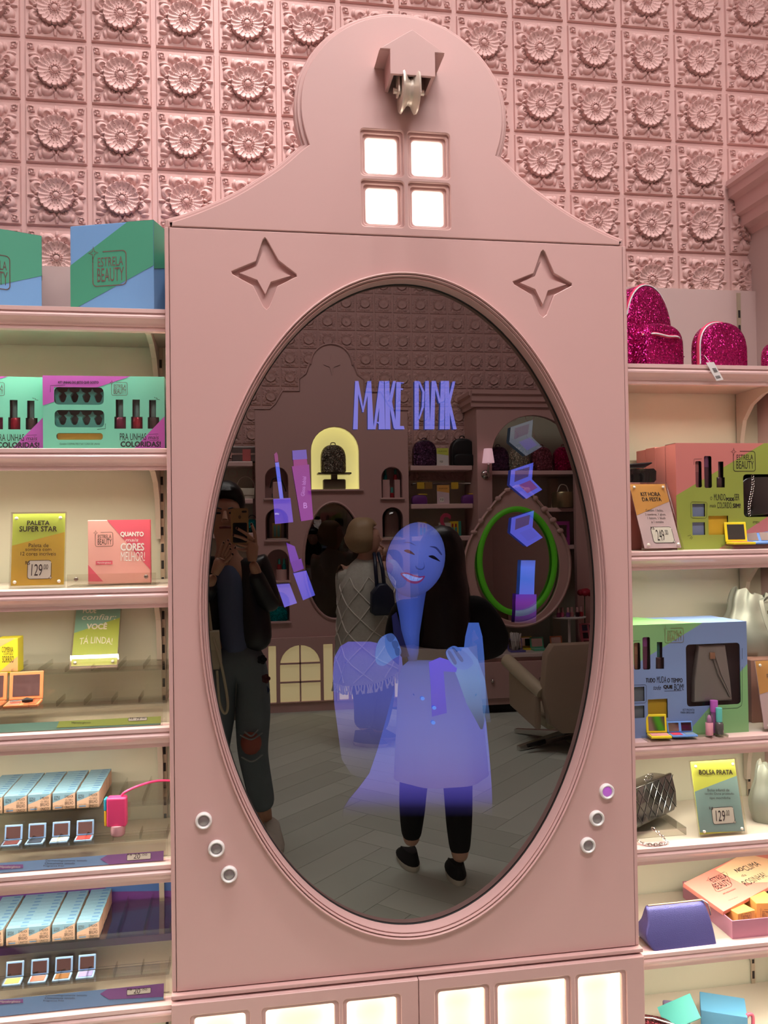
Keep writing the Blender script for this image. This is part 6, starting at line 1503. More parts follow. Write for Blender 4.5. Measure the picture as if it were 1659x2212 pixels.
# ------------------------------------------------------------------ archway unit with vanity
YA_ = -4.75
def ax(px, py=1000): return M(px, py, YA_).x
def az(py, px=1130): return M(px, py, YA_).z
x0, x1 = ax(1031), ax(1330); ua = thing('archway_unit', 'pink archway unit with cornice behind the vanity in the mirror', 'display unit', ((x0 + x1) / 2, YA_, 0)); uxm = (x0 + x1) / 2
def uc(mb): mb.v = [(x - uxm, y - YA_, z) for x, y, z in mb.v]; return mb
ztop = az(880)
xa0, xa1 = ax(1063), ax(1242)
cxx = (xa0 + xa1) / 2; ra = (xa1 - xa0) / 2
hole = [(xa0, az(1480)), (xa1, az(1480))] + [(cxx + ra * math.cos(PI * i / 20), az(984) + (az(897) - az(984)) * math.sin(PI * i / 20)) for i in range(21)]
uc(fb(plate([(x0, 0), (x1, 0), (x1, ztop), (x0, ztop)], [hole], 0.05, 0.003), YA_)).build('front_board', m_pink, ua)
uc(MB().box(x0, x0 + 0.02, YW, YA_ - 0.051, 0, ztop)).build('side_board', m_pink, ua)
uc(MB().box(x0 + 0.021, x1, YW, YW + 0.02, 0, ztop)).build('back_panel', m_beige, ua)
mb = MB(); zc0 = az(880)
cp = [(0, 0), (0.02, 0.0), (0.022, 0.03), (0.04, 0.045), (0.042, 0.085), (0.06, 0.1), (0.062, 0.13), (0, 0.13)]
mb.rings([[(x0 - 0.05, YA_ + y, zc0 + z) for y, z in cp], [(x1, YA_ + y, zc0 + z) for y, z in cp]]); uc(mb).build('cornice', m_pink, ua)
mb = MB(); mb.rings([[(x0 - y, YW + 0.001, zc0 + z) for y, z in cp], [(x0 - y, YA_ + 0.0, zc0 + z) for y, z in cp]]); uc(mb).build('cornice', m_pink, ua)
ZA_ = [az(1015), az(1097), az(1180)]
for z in ZA_: uc(MB().box(x0 + 0.021, x1, YW + 0.021, YA_ - 0.08, z - 0.035, z)).build('shelf_board', m_shelf, ua, bevel=0.005)
uc(MB().box(xa1 - 0.10, xa1 - 0.03, YW + 0.021, YW + 0.09, 0.3, az(1020) - 0.04)).build('post', mat('post_cream', (214, 198, 170), 0.5), ua)
for px, col, nm, lab in ((1078, ((46, 22, 44), (120, 80, 116)), 'plum_glitter', 'plum glitter backpack next to the wall lamp'), (1121, ((110, 104, 92), (220, 214, 190)), 'champagne_glitter', 'champagne glitter backpack under the arch'), (1172, ((120, 62, 76), (150, 84, 98)), 'rose_nylon', 'dusty rose backpack under the arch'), (1220, ((120, 6, 50), (190, 20, 90)), 'magenta_glitter2', 'deep magenta backpack under the arch')):
    back_pack(lab, M(px, 990, -4.86).x, -4.855, ZA_[0] + 0.0005, 0.178, 0.205, glitter_mat(nm, *col, 240), 'backpacks reflected under the arch')
gb_ = thing('gold_box_bag', 'round gold box bag with a handle beside the ornate mirror', 'handbag', (M(1216, 1080, -4.88).x, -4.88, ZA_[1] + 0.0005)); mb = MB(); mb.lathe([(0.088, 0), (0.092, 0.01), (0.092, 0.12), (0.086, 0.132)], (0, 0, 0), 24); mb.build('body', mat('gold_leather', (150, 136, 104), 0.3, 0.8, bump=0.3, bscale=150), gb_, smooth=40); mb = MB(); mb.tube(smooth_path([(-0.05, 0, 0.13), (-0.02, 0, 0.19), (0.03, 0, 0.185), (0.05, 0, 0.13)], 5), 0.005, 6); mb.build('handle', m_pewter, gb_, smooth=60)
mg_ = thing('magenta_frame_box', 'magenta window box beside the ornate mirror frame', 'box', (M(1216, 1150, -4.88).x, -4.88, ZA_[2] + 0.0005), PI); plate([(-0.06, 0), (0.06, 0), (0.06, 0.20), (-0.06, 0.20)], [rrect(-0.04, 0.04, 0.06, 0.17, 0.005)], 0.02).build('front', mat('box_magenta', (170, 60, 140), 0.5), mg_)
# wall lamp
lx = M(1054, 1000, YA_ + 0.07); wl_ = thing('wall_lamp', 'small wall lamp with a glowing pleated shade beside the arch', 'lamp', (lx.x, YA_, lx.z))
mb = MB(); mb.lathe([(0.05, 0.0), (0.034, 0.115)], (0, 0.08, 0.0), 20); mb.build('shade', mat('lit_shade', (250, 214, 222), 0.6, emit=(255, 205, 220), estr=1.6), wl_, smooth=60)
mb = MB(); mb.tube(smooth_path([(0, 0.001, -0.09), (0, 0.06, -0.075), (0, 0.085, -0.03), (0, 0.08, 0.0)], 5), 0.009, 8); mb.build('arm', m_chrome, wl_, smooth=60)
mb = MB(); mb.lathe([(0.04, 0.0), (0.035, 0.012), (0.015, 0.02)], (0, 0, -0.09), 16, axis='y'); mb.build('wall_plate', m_chrome, wl_, smooth=50)
# ornate mirror
YV = -4.52
def vp(px, py): q = M(px, py, YV); return (q.x, q.z)
oc = vp(1118, 1222); om = thing('ornate_mirror', 'pink ornate oval mirror with carved crest on the vanity', 'mirror', (oc[0], YV, oc[1]))
def oc_(mb): mb.v = [(x - oc[0], y - YV, z - oc[1]) for x, y, z in mb.v]; return mb
a_o, b_o = (vp(1232, 1220)[0] - vp(1004, 1220)[0]) / 2, (vp(1118, 1090)[1] - vp(1118, 1352)[1]) / 2
a_i, b_i = a_o * 0.80, b_o * 0.90
shp = []
for i in range(96):
    a = 2 * PI * i / 96; s = math.sin(a); pk_ = 1 + 0.30 * max(0, s) ** 5
    shp.append((oc[0] + a_o * math.cos(a) * (1 - 0.10 * max(0, s) ** 3), oc[1] + b_o * s * pk_))
oc_(fb(plate(shp, [ellipse(oc[0], oc[1] - 0.01, a_i, b_i, 64)], 0.03, 0.006), YV)).build('frame', m_pink, om)
rnd = random.Random(5)
for i in range(96):
    a = 2 * PI * i / 96
    if 0.55 < a < PI - 0.55 and i % 3 == 0:
        mb = MB(); p = shp[i]; mb.ball((p[0], YV + 0.012, p[1]), 0.022 + 0.010 * rnd.random(), 0.014, 0.018 + 0.008 * rnd.random(), 10, 6); oc_(mb).build('carving', m_pink, om, smooth=70)
mb = MB()
mb.tube([(p[0], YV + 0.008, p[1]) for p in shp], 0.012, 6, closed=True); oc_(mb).build('rim', m_pink, om, smooth=60)
oc_(MB().flat(ellipse(oc[0], oc[1] - 0.01, a_i * 1.02, b_i * 1.02, 64), YV - 0.032)).build('glass', mat('vanity_mirror_glass', (190, 184, 180), 0.02, 1.0), om)
ring = thing('green_ring', 'softly glowing green ring set in front of the ornate mirror', 'ring', (vp(1118, 1212)[0], YV - 0.004, vp(1118, 1212)[1]))
ga, gb2 = (vp(1199, 1210)[0] - vp(1037, 1210)[0]) / 2, (vp(1118, 1100)[1] - vp(1118, 1325)[1]) / 2
mb = MB(); mb.tube([(ga * math.cos(2 * PI * i / 64), 0.0, gb2 * math.sin(2 * PI * i / 64)) for i in range(64)], 0.023, 10, closed=True); mb.build('tube', mat('green_foam', (96, 200, 40), 0.5, emit=(90, 200, 40), estr=0.25), ring, smooth=60)
# vanity counter
YC = -4.42
def cp_(px, py): q = M(px, py, YC); return (q.x, q.z)
zt2 = cp_(1120, 1411)[1]; zb2 = 0.06
x0c, x1c = cp_(1000, 1411)[0], cp_(1330, 1411)[0]; xmc = (x0c + x1c) / 2
van = thing('vanity_counter', 'low pink vanity counter with a pale top in the mirror', 'vanity', (xmc, YC, 0)); a = x0c - xmc; b = x1c - xmc
MB().box(a, b, -0.32, 0.02, zt2 - 0.03, zt2).build('top', mat('pale_top', (232, 210, 206), 0.2), van, bevel=0.004)
MB().box(a + 0.02, b - 0.02, -0.315, 0.0, 0.07, zt2 - 0.031).build('body', m_pink, van)
MB().box(a + 0.05, b - 0.05, -0.31, -0.05, 0, 0.069).build('plinth', m_dark, van)
for k in range(3):
    xa_ = a + 0.04 + k * (b - a - 0.08) / 3; xb_ = xa_ + (b - a - 0.08) / 3 - 0.02
    dr = MB().box(xa_, xb_, 0.0005, 0.018, 0.12, zt2 - 0.06).build('drawer', m_pink, van, bevel=0.004); mb = MB(); mb.ball(((xa_ + xb_) / 2, 0.03, (0.12 + zt2 - 0.06) / 2), 0.014); mb.build('knob', m_chrome, dr, smooth=60)
def on_top(px, py, Y): q = M(px, py, Y); return (q.x, Y, zt2 + 0.0005)
jr = thing('cotton_bud_jar', 'glass jar full of white cotton buds on the vanity', 'jar', on_top(1112, 1390, -4.52)); mb = MB(); mb.lathe([(0.04, 0), (0.042, 0.08)], (0, 0, 0), 18); mb.build('jar', clear_mat('dome_glass', (246, 244, 240), 0.2), jr, smooth=50)
mb = MB(); rnd = random.Random(9)
for i in range(26):
    a_ = rnd.random() * 6.28; r1 = 0.028 * rnd.random(); r2 = r1 + 0.035 * rnd.random(); mb.tube([(r1 * math.cos(a_), r1 * math.sin(a_), 0.004), (r2 * math.cos(a_), r2 * math.sin(a_), 0.13 + 0.02 * rnd.random())], [0.003, 0.0045], 5)
o = mb.build('cotton_buds', m_white, jr, smooth=60); o['kind'] = 'stuff'
def mcomp(label, px, py, Y, w, m, pans, mr=1): q = on_top(px, py, Y); return compact(label, q[0] + w / 2, q[1], q[2], PI, w, 0.08, 0.012, m, pans, 78, 0.085, 'open compacts on the vanity', mr)
pgr = mat('pan_violet_grey', (120, 110, 140), 0.6)
mcomp('violet duo compact at the front of the vanity', 1120, 1398, -4.46, 0.12, mat('violet_plastic', (104, 96, 176), 0.4), [pgr, pgr], 2); mcomp('yellow compact in the middle of the vanity', 1142, 1395, -4.56, 0.12, m_yc, [m_org, m_olive]); mcomp('mint compact in the middle of the vanity', 1168, 1395, -4.49, 0.11, mat('mint_plastic', (80, 180, 140), 0.4), [m_mint]); mcomp('coral compact near the chair on the vanity', 1210, 1390, -4.52, 0.10, m_coral, [m_hot])
pq = on_top(1275, 1385, -4.54); pl2 = thing('eyeshadow_palette', 'pink palette of six dark eyeshadows standing on the vanity', 'palette', pq, PI, rx=-R(15)); MB().box(-0.07, 0.07, 0, 0.012, 0, 0.20).build('case', mat('palette_pink', (222, 120, 140), 0.4), pl2, bevel=0.003)
for i in range(2):
    for j in range(3): MB().box(-0.055 + 0.06 * i, -0.01 + 0.06 * i, -0.001, 0.003, 0.015 + 0.062 * j, 0.062 + 0.062 * j).build('pan', mat('pan_dusk%d' % ((i + j) % 3), ((70, 60, 110), (110, 50, 60), (60, 40, 50))[(i + j) % 3], 0.6), pl2)
rq = M(1262, 1300, -4.60); ro = thing('rose_in_vase', 'red rose standing in a clear vase on the vanity', 'flower', (rq.x, -4.60, zt2 + 0.0005)); zr = M(1265, 1280, -4.6).z - zt2
mb = MB(); mb.lathe([(0.03, 0), (0.035, 0.06), (0.02, 0.15), (0.03, 0.19)], (0, 0, 0), 16); mb.build('vase', clear_mat('dome_glass', (246, 244, 240), 0.2), ro, smooth=60); mb = MB(); mb.tube([(0, 0, 0.01), (0.005, 0, zr - 0.03)], 0.004, 6); mb.build('stem', mat('stem_green', (50, 90, 50), 0.6), ro)
for k in range(9):
    a_ = k * 2.4; rr = 0.012 + 0.005 * k ** 0.9; mb = MB(); mb.ball((0.005 + rr * math.cos(a_), rr * math.sin(a_), zr + 0.01 - 0.002 * k), 0.03, 0.03, 0.026, 10, 7); mb.build('petal', mat('rose_red', (170, 24, 50), 0.5), ro, smooth=70)
cst = thing('cake_stand', 'white cake stand of small polishes in front of the ornate mirror', 'stand', on_top(1230, 1380, -4.56)); zcs = M(1230, 1332, -4.56).z - zt2
mb = MB(); mb.lathe([(0.06, 0), (0.05, 0.01), (0.012, 0.03), (0.012, zcs - 0.02), (0.13, zcs - 0.008), (0.135, zcs)], (0, 0, 0), 28); mb.build('dish', m_white, cst, smooth=40)
for k in range(6): bottle_at(f'{["plum", "pink", "violet", "rose", "dark", "red"][k]} polish standing on the white cake stand', cst.location.x - 0.10 + 0.04 * k, -4.53 - 0.02 * (k % 2), cst.location.z + zcs + 0.001, 0.075, mat('stand_polish%d' % k, ((110, 30, 70), (200, 90, 120), (120, 70, 140), (190, 120, 120), (60, 30, 40), (160, 30, 40))[k], 0.3), mat('cap_rose2', (200, 150, 150), 0.4))

# ------------------------------------------------------------------ salon chair
YH = -3.30
def hp(px, py): q = M(px, py, YH); return Vector((q.x, YH, q.z))
hc = hp(1232, 1640); ch_ = thing('salon_chair', 'cream salon chair with rounded back and chrome foot beside the vanity', 'chair', (hc.x, YH, 0), 0)
m_cream = mat('cream_leather', (206, 190, 164), 0.4, bump=0.1, bscale=80); m_taupe = mat('taupe_shell', (176, 152, 134), 0.4)
zb_, zt_ = hp(1232, 1575).z, hp(1232, 1386).z
wb = 0.26
pr_b = [(-0.145, zt_ + 0.0), (0.33, zt_ + 0.005), (0.40, zt_ - 0.04), (0.42, (zb_ + zt_) / 2), (0.38, zb_ + 0.02), (0.30, zb_), (-0.09, zb_), (-0.17, zb_ + 0.06), (-0.215, zb_ + 0.26), (-0.19, zt_ - 0.06)]
mb = MB(); soft(mb, pr_b, 0.02, 0.12, 0.04, flat_bottom=False); mb.build('backrest', m_taupe, ch_, bevel=0, smooth=40)
mb = MB(); mb.box(-0.16, 0.36, -0.44, 0.02, zb_ + 0.0, zb_ + 0.10); mb.build('seat', m_cream, ch_, bevel=0.03, segs=3)
for s, x_ in ((-1, -0.24), (1, 0.40)):
    mb = MB(); mb.tube(smooth_path([(x_ + 0.04, 0.06, zb_ + 0.25), (x_ - 0.02, -0.12, zb_ + 0.33), (x_ - 0.06, -0.36, zb_ + 0.40)], 6), [0.045] * 13, 12); mb.build('armrest', m_cream, ch_, smooth=60)
    mb = MB(); mb.prism([(0, 0), (0.01, 0), (0.01, 0.01), (0, 0.01)], 0, 0.001) if False else mb.rings([[(x_ - 0.01, 0.06, zb_ + 0.02), (x_ + 0.03, 0.06, zb_ + 0.02), (x_ + 0.03, 0.06, zb_ + 0.24), (x_ - 0.01, 0.06, zb_ + 0.24)], [(x_ - 0.06, -0.34, zb_ + 0.10), (x_ - 0.02, -0.34, zb_ + 0.10), (x_ - 0.02, -0.34, zb_ + 0.38), (x_ - 0.06, -0.34, zb_ + 0.38)]]); mb.build('side_shell', m_taupe, ch_, bevel=0.015)
mb = MB(); mb.lathe([(0.032, 0.04), (0.032, zb_)], (0.05, -0.2, 0), 16); mb.build('gas_column', mat('column_dark', (70, 58, 50), 0.3, 0.5), ch_, smooth=40)
for k in range(5):
    a_ = R(160 + 72 * k); mb = MB(); T = Matrix.Translation((0.05, -0.2, 0.0)) @ Matrix.Rotation(a_, 4, 'Z'); mb.rings([[T @ Vector(v) for v in ((0.02, -0.03, 0.03), (0.02, 0.03, 0.03), (0.02, 0.03, 0.075), (0.02, -0.03, 0.075))], [T @ Vector(v) for v in ((0.40, -0.018, 0.002), (0.40, 0.018, 0.002), (0.40, 0.018, 0.03), (0.40, -0.018, 0.03))]]); mb.build('star_leg', m_chrome, ch_)
mb = MB(); mb.tube([(0.05, -0.1, zb_ - 0.06), (-0.26, 0.0, zb_ - 0.085)], 0.006, 8); lv = mb.build('lever', m_chrome, ch_, smooth=60); mb = MB(); mb.tube([(-0.16, -0.03, zb_ - 0.077), (-0.29, 0.01, zb_ - 0.087)], [0.016, 0.012], 8); mb.build('lever_grip', m_dark, lv, smooth=60)
# ================================================================== people, standing in front of the mirror
def skinned(name, J, E, m, parent, sub=2, root=None, smoothing=0.6):
    """one continuous surface grown round a skeleton: J name -> (x, y, z, radius[, radius2]); E pairs"""
    ks = list(J); idx = {k: i for i, k in enumerate(ks)}
    me = bpy.data.meshes.new(name); me.from_pydata([J[k][:3] for k in ks], [(idx[a], idx[b]) for a, b in E], [])
    me.materials.append(m)
    o = link(name, me, parent)
    sk = o.modifiers.new('skin', 'SKIN'); sk.use_smooth_shade = True; sk.branch_smoothing = smoothing
    for i, k in enumerate(ks):
        v = me.skin_vertices[0].data[i]; r = J[k][3]; v.radius = (r, J[k][4] if len(J[k]) > 4 else r); v.use_root = (k == (root or ks[0]))
    ss = o.modifiers.new('subdivision', 'SUBSURF'); ss.levels = sub; ss.render_levels = sub
    return o
def JP(px, py, Y, r, r2=None):
    q = M(px, py, Y); return (q.x, Y, q.z, r) if r2 is None else (q.x, Y, q.z, r, r2)
def rel(J, o): return {k: (v[0] - o[0], v[1] - o[1], v[2] - o[2]) + tuple(v[3:]) for k, v in J.items()}
def relm(mb, o): mb.v = [(v[0] - o[0], v[1] - o[1], v[2] - o[2]) for v in mb.v]; return mb
m_skin = mat('skin_warm', (198, 148, 122), 0.5); m_skin2 = mat('skin_pale', (206, 160, 140), 0.5)
m_hair = mat('hair_black', (20, 15, 15), 0.38, bump=0.5, bscale=90); m_leather = mat('black_leather', (22, 21, 24), 0.35, bump=0.2, bscale=50)
m_jean = mat('washed_denim', (104, 116, 122), 0.8, bump=0.3, bscale=300, var=0.10, vscale=12); m_jean2 = mat('blue_denim', (52, 70, 110), 0.8, bump=0.3, bscale=300)
m_knit = mat('grey_knit', (196, 194, 184), 0.95, bump=0.8, bscale=220, var=0.15, vscale=60); m_navy = mat('navy_leather', (24, 34, 58), 0.4)
m_blk = mat('black_cloth', (14, 13, 15), 0.9); m_wht = mat('white_cloth', (226, 220, 216), 0.8, bump=0.1, bscale=100); m_top = mat('slate_top', (92, 104, 136), 0.85, bump=0.4, bscale=30)
m_sole = mat('white_sole', (206, 198, 186), 0.6)
def shoe(parent, x, y, z, ang, l, w, h, m, sole=m_sole):
    """low shoe pointing along ang (0 = towards +y)"""
    T = Matrix.Translation((x, y, z)) @ Matrix.Rotation(ang, 4, 'Z')
    n = 20; rs = []
    for k, (hh, sc) in enumerate(((0, 0.96), (0.018, 1.0), (0.022, 0.98))):
        rs.append([T @ Vector((w / 2 * sc * math.sin(2 * PI * i / n) * (1 if math.cos(2 * PI * i / n) < 0 else 0.92), l / 2 * sc * math.cos(2 * PI * i / n), hh)) for i in range(n)])
    mb = MB(); mb.rings(rs); s_ = mb.build('shoe_sole', sole, parent, smooth=50)
    rs = []
    for k in range(7):
        u = k / 6; hh = 0.0225 + (h - 0.02) * u
        ring = []
        for i in range(n):
            a = 2 * PI * i / n; front = max(0, math.cos(a)); top = 1 - 0.55 * front * u ** 0.7
            ring.append(T @ Vector((w / 2 * 0.96 * math.sin(a) * (1 - 0.30 * u), (l / 2 * 0.97 * math.cos(a)) * (1 - (0.62 if math.cos(a) > 0 else 0.10) * u), 0.0225 + (h - 0.0225) * u * top)))
        rs.append(ring)
    mb = MB(); mb.rings(rs); mb.build('shoe', m, parent, smooth=60)
def hand(parent, o, palm, fingers, m, r=0.0088, pr=0.026, nails=None):
    mb = MB()
    a, b = Vector(palm[0]), Vector(palm[1])
    mb.tube([a, a.lerp(b, 0.3), a.lerp(b, 0.75), b], [pr * 0.72, pr * 0.9, pr * 1.08, pr * 0.8], 10)
    for f in fingers:
        pth = smooth_path(f, 4); n = len(pth); mb.tube(pth, [r * (1.08 - 0.32 * i / (n - 1)) for i in range(n)], 8); mb.ball(pth[-1], r * 0.76, seg=8, rng=6)
    h = relm(mb, o).build('hand', m, parent, smooth=70)
    if nails:
        for f in fingers:
            e = Vector(f[-1]); d = (e - Vector(f[-2])).normalized(); mb = MB(); mb.ball(e - d * r * 0.2 + Vector((0, r * 0.45, 0)), r * 0.55, r * 0.4, r * 0.75, 8, 6); relm(mb, o).build('nail', nails, h, smooth=60)
    return h

# ------------------------------------------------------------------ the person taking the picture
Yb = -2.10
o = (M(500, 1400, Yb).x, Yb, 0.0)
ph = thing('person', 'person in black quilted jacket and ripped jeans holding up a gold phone', 'person', o)
J = {}
J['pelvis'] = JP(512, 1420, Yb, 0.125, 0.095); J['waist'] = JP(503, 1340, Yb, 0.115, 0.085); J['chest'] = JP(496, 1250, Yb, 0.135, 0.095); J['neckb'] = JP(489, 1188, Yb + 0.01, 0.055); J['neck'] = JP(488, 1165, Yb + 0.02, 0.047)
J['jaw'] = JP(487, 1140, Yb + 0.03, 0.062, 0.075); J['head'] = JP(487, 1106, Yb + 0.025, 0.078, 0.095); J['crown'] = JP(487, 1075, Yb + 0.015, 0.066, 0.08)
J['shR'] = JP(563, 1212, Yb, 0.052); J['elR'] = JP(583, 1318, Yb + 0.05, 0.042); J['wrR'] = JP(545, 1213, -1.885, 0.026)
J['shL'] = JP(424, 1212, Yb, 0.052); J['elL'] = JP(415, 1325, Yb + 0.05, 0.042); J['wrL'] = JP(463, 1243, -1.90, 0.026)
J['hipR'] = JP(548, 1445, Yb, 0.092); J['knR'] = JP(545, 1625, Yb + 0.03, 0.062); J['anR'] = JP(577, 1785, Yb - 0.02, 0.036)
J['hipL'] = JP(478, 1445, Yb, 0.092); J['knL'] = JP(462, 1620, Yb + 0.02, 0.062); J['anL'] = JP(455, 1785, Yb - 0.03, 0.036)
Eb = [('pelvis', 'waist'), ('waist', 'chest'), ('chest', 'neckb'), ('neckb', 'neck'), ('neck', 'jaw'), ('jaw', 'head'), ('head', 'crown'), ('chest', 'shR'), ('shR', 'elR'), ('elR', 'wrR'), ('chest', 'shL'), ('shL', 'elL'), ('elL', 'wrL'), ('pelvis', 'hipR'), ('hipR', 'knR'), ('knR', 'anR'), ('pelvis', 'hipL'), ('hipL', 'knL'), ('knL', 'anL')]
Jb = {k: (v[0], v[1], v[2]) + tuple(r * 0.88 for r in v[3:]) if k not in ('neck', 'jaw', 'head', 'crown', 'knR') else v for k, v in J.items()}
skinned('body', rel(Jb, o), Eb, m_skin, ph, 2, 'pelvis')
# top, jacket, jeans
Jt = {k: J[k] for k in ('pelvis', 'waist', 'chest')}; Jt['chest'] = Jt['chest'][:3] + (0.120, 0.085); Jt['up'] = JP(490, 1205, Yb, 0.075, 0.06)
skinned('top', rel(Jt, o), [('pelvis', 'waist'), ('waist', 'chest'), ('chest', 'up')], m_top, ph, 2, 'waist')
def grown(keys, f): return {k: J[k][:3] + tuple(r * f + 0.008 for r in J[k][3:]) for k in keys}
Jj = grown(('shR', 'elR', 'shL', 'elL'), 1.18)
q = M(548, 1222, -1.905); Jj['cuR'] = (q.x, -1.905, q.z - 0.02, 0.036); q = M(461, 1256, -1.92); Jj['cuL'] = (q.x, -1.92, q.z - 0.01, 0.036)
Jj['bR'] = JP(540, 1265, Yb + 0.03, 0.078, 0.10); Jj['wR'] = JP(542, 1345, Yb + 0.03, 0.076, 0.105); Jj['hR'] = JP(548, 1414, Yb + 0.03, 0.080, 0.11); Jj['bL'] = JP(446, 1265, Yb + 0.03, 0.074, 0.10); Jj['wL'] = JP(448, 1345, Yb + 0.03, 0.070, 0.105); Jj['hL'] = JP(452, 1414, Yb + 0.03, 0.074, 0.11); Jj['bk'] = JP(495, 1235, Yb - 0.05, 0.10, 0.07); Jj['yR'] = JP(527, 1222, Yb + 0.015, 0.072, 0.098); Jj['yL'] = JP(455, 1222, Yb + 0.015, 0.072, 0.098)
skinned('jacket', rel(Jj, o), [('bk', 'yR'), ('yR', 'shR'), ('bk', 'yL'), ('yL', 'shL'), ('shR', 'elR'), ('elR', 'cuR'), ('shL', 'elL'), ('elL', 'cuL'), ('yR', 'bR'), ('bR', 'wR'), ('wR', 'hR'), ('yL', 'bL'), ('bL', 'wL'), ('wL', 'hL')], m_leather, ph, 2, 'bk')
Jl = {}
for s in ('R', 'L'):
    Jl['hip' + s] = J['hip' + s][:3] + (0.108, 0.105); Jl['kn' + s] = J['kn' + s][:3] + (0.076,); 
    a, b = Vector(J['kn' + s][:3]), Vector(J['an' + s][:3]); m_ = a.lerp(b, 0.80); Jl['he' + s] = tuple(m_) + (0.062,)
    m2 = Vector(J['hip' + s][:3]).lerp(a, 0.5); Jl['th' + s] = tuple(m2) + (0.092,)
Jl['pelvis'] = J['pelvis'][:3] + (0.135, 0.11); Jl['wst'] = JP(506, 1368, Yb, 0.128, 0.102)
skinned('jeans', rel(Jl, o), [('pelvis', 'wst')] + [e for s in ('R', 'L') for e in (('pelvis', 'hip' + s), ('hip' + s, 'th' + s), ('th' + s, 'kn' + s), ('kn' + s, 'he' + s))], m_jean, ph, 2, 'pelvis')
# ripped knee: skin shows in a torn hole with frayed edges
kc = M(543, 1607, Yb + 0.11)
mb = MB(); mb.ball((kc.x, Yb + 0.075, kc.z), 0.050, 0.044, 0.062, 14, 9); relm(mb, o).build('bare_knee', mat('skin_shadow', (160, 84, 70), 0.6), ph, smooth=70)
for k, (dx, dz, ln) in enumerate(((-0.05, 0.045, 0.1), (-0.045, -0.055, 0.095), (-0.03, 0.06, 0.06))):
    mb = MB(); mb.tube(smooth_path([(kc.x + dx, Yb + 0.115, kc.z + dz), (kc.x + dx + ln * 0.5, Yb + 0.128, kc.z + dz - 0.02), (kc.x + dx + ln, Yb + 0.112, kc.z + dz + 0.004)], 5), 0.004, 6); relm(mb, o).build('frayed_edge', mat('denim_fray', (150, 154, 156), 0.9), ph, smooth=60)
for k, (px, py, cc) in enumerate(((566, 1425, (26, 24, 30)), (574, 1468, (90, 40, 44)), (573, 1495, (40, 50, 90)))):
    q = M(px, py, Yb + 0.10); mb = MB()
    for j in range(5): a_ = j * 1.256; mb.ball((q.x + 0.012 * math.cos(a_), Yb + 0.098 - 0.022 * k, q.z + 0.012 * math.sin(a_)), 0.011, 0.004, 0.011, 8, 6)
    relm(mb, o).build('flower_patch', mat('patch%d' % k, cc, 0.8), ph, smooth=60)
q = M(583, 1800, Yb); shoe(ph, q.x + 0.012 - o[0], Yb + 0.055 - o[1], 0.001, R(-12), 0.26, 0.095, 0.10, mat('cream_sneaker', (196, 188, 176), 0.6)); q = M(452, 1800, Yb); shoe(ph, q.x - o[0], Yb + 0.04 - o[1], 0.001, R(8), 0.26, 0.095, 0.10, mat('cream_sneaker', (196, 188, 176), 0.6))
# hair drawn back, face
hc = M(487, 1096, Yb)
mb = MB(); mb.ball((hc.x, Yb - 0.006, hc.z + 0.022), 0.092, 0.108, 0.108, 20, 12); hv = [v for v in mb.v]
mb.v = [(v[0], v[1] if v[1] < Yb + 0.045 or v[2] > hc.z + 0.075 else Yb + 0.045, v[2]) for v in mb.v]; relm(mb, o).build('hair', m_hair, ph, smooth=70)
fz = hc.z
for s in (-1, 1):
    mb = MB(); mb.ball((hc.x + s * 0.030, Yb + 0.112, fz - 0.028), 0.013, 0.005, 0.006, 10, 6); relm(mb, o).build('eye', m_dark, ph, smooth=70)
    mb = MB(); mb.tube([(hc.x + s * 0.014, Yb + 0.118, fz - 0.010), (hc.x + s * 0.032, Yb + 0.115, fz - 0.005), (hc.x + s * 0.050, Yb + 0.100, fz - 0.012)], 0.0035, 6); relm(mb, o).build('eyebrow', m_hair, ph, smooth=60)
    mb = MB(); mb.ball((hc.x + s * 0.082, Yb + 0.02, fz - 0.03), 0.010, 0.018, 0.028, 8, 6); relm(mb, o).build('ear', m_skin, ph, smooth=70)
mb = MB(); mb.tube([(hc.x, Yb + 0.112, fz - 0.022), (hc.x, Yb + 0.132, fz - 0.060)], [0.009, 0.014], 8); mb.ball((hc.x, Yb + 0.128, fz - 0.064), 0.017, 0.014, 0.011, 8, 6); relm(mb, o).build('nose', m_skin, ph, smooth=70)
mb = MB(); mb.tube(smooth_path([(hc.x - 0.024, Yb + 0.108, fz - 0.094), (hc.x, Yb + 0.120, fz - 0.093), (hc.x + 0.024, Yb + 0.108, fz - 0.094)], 4), 0.006, 6); relm(mb, o).build('mouth', mat('lip_dark', (130, 60, 60), 0.5), ph, smooth=60)
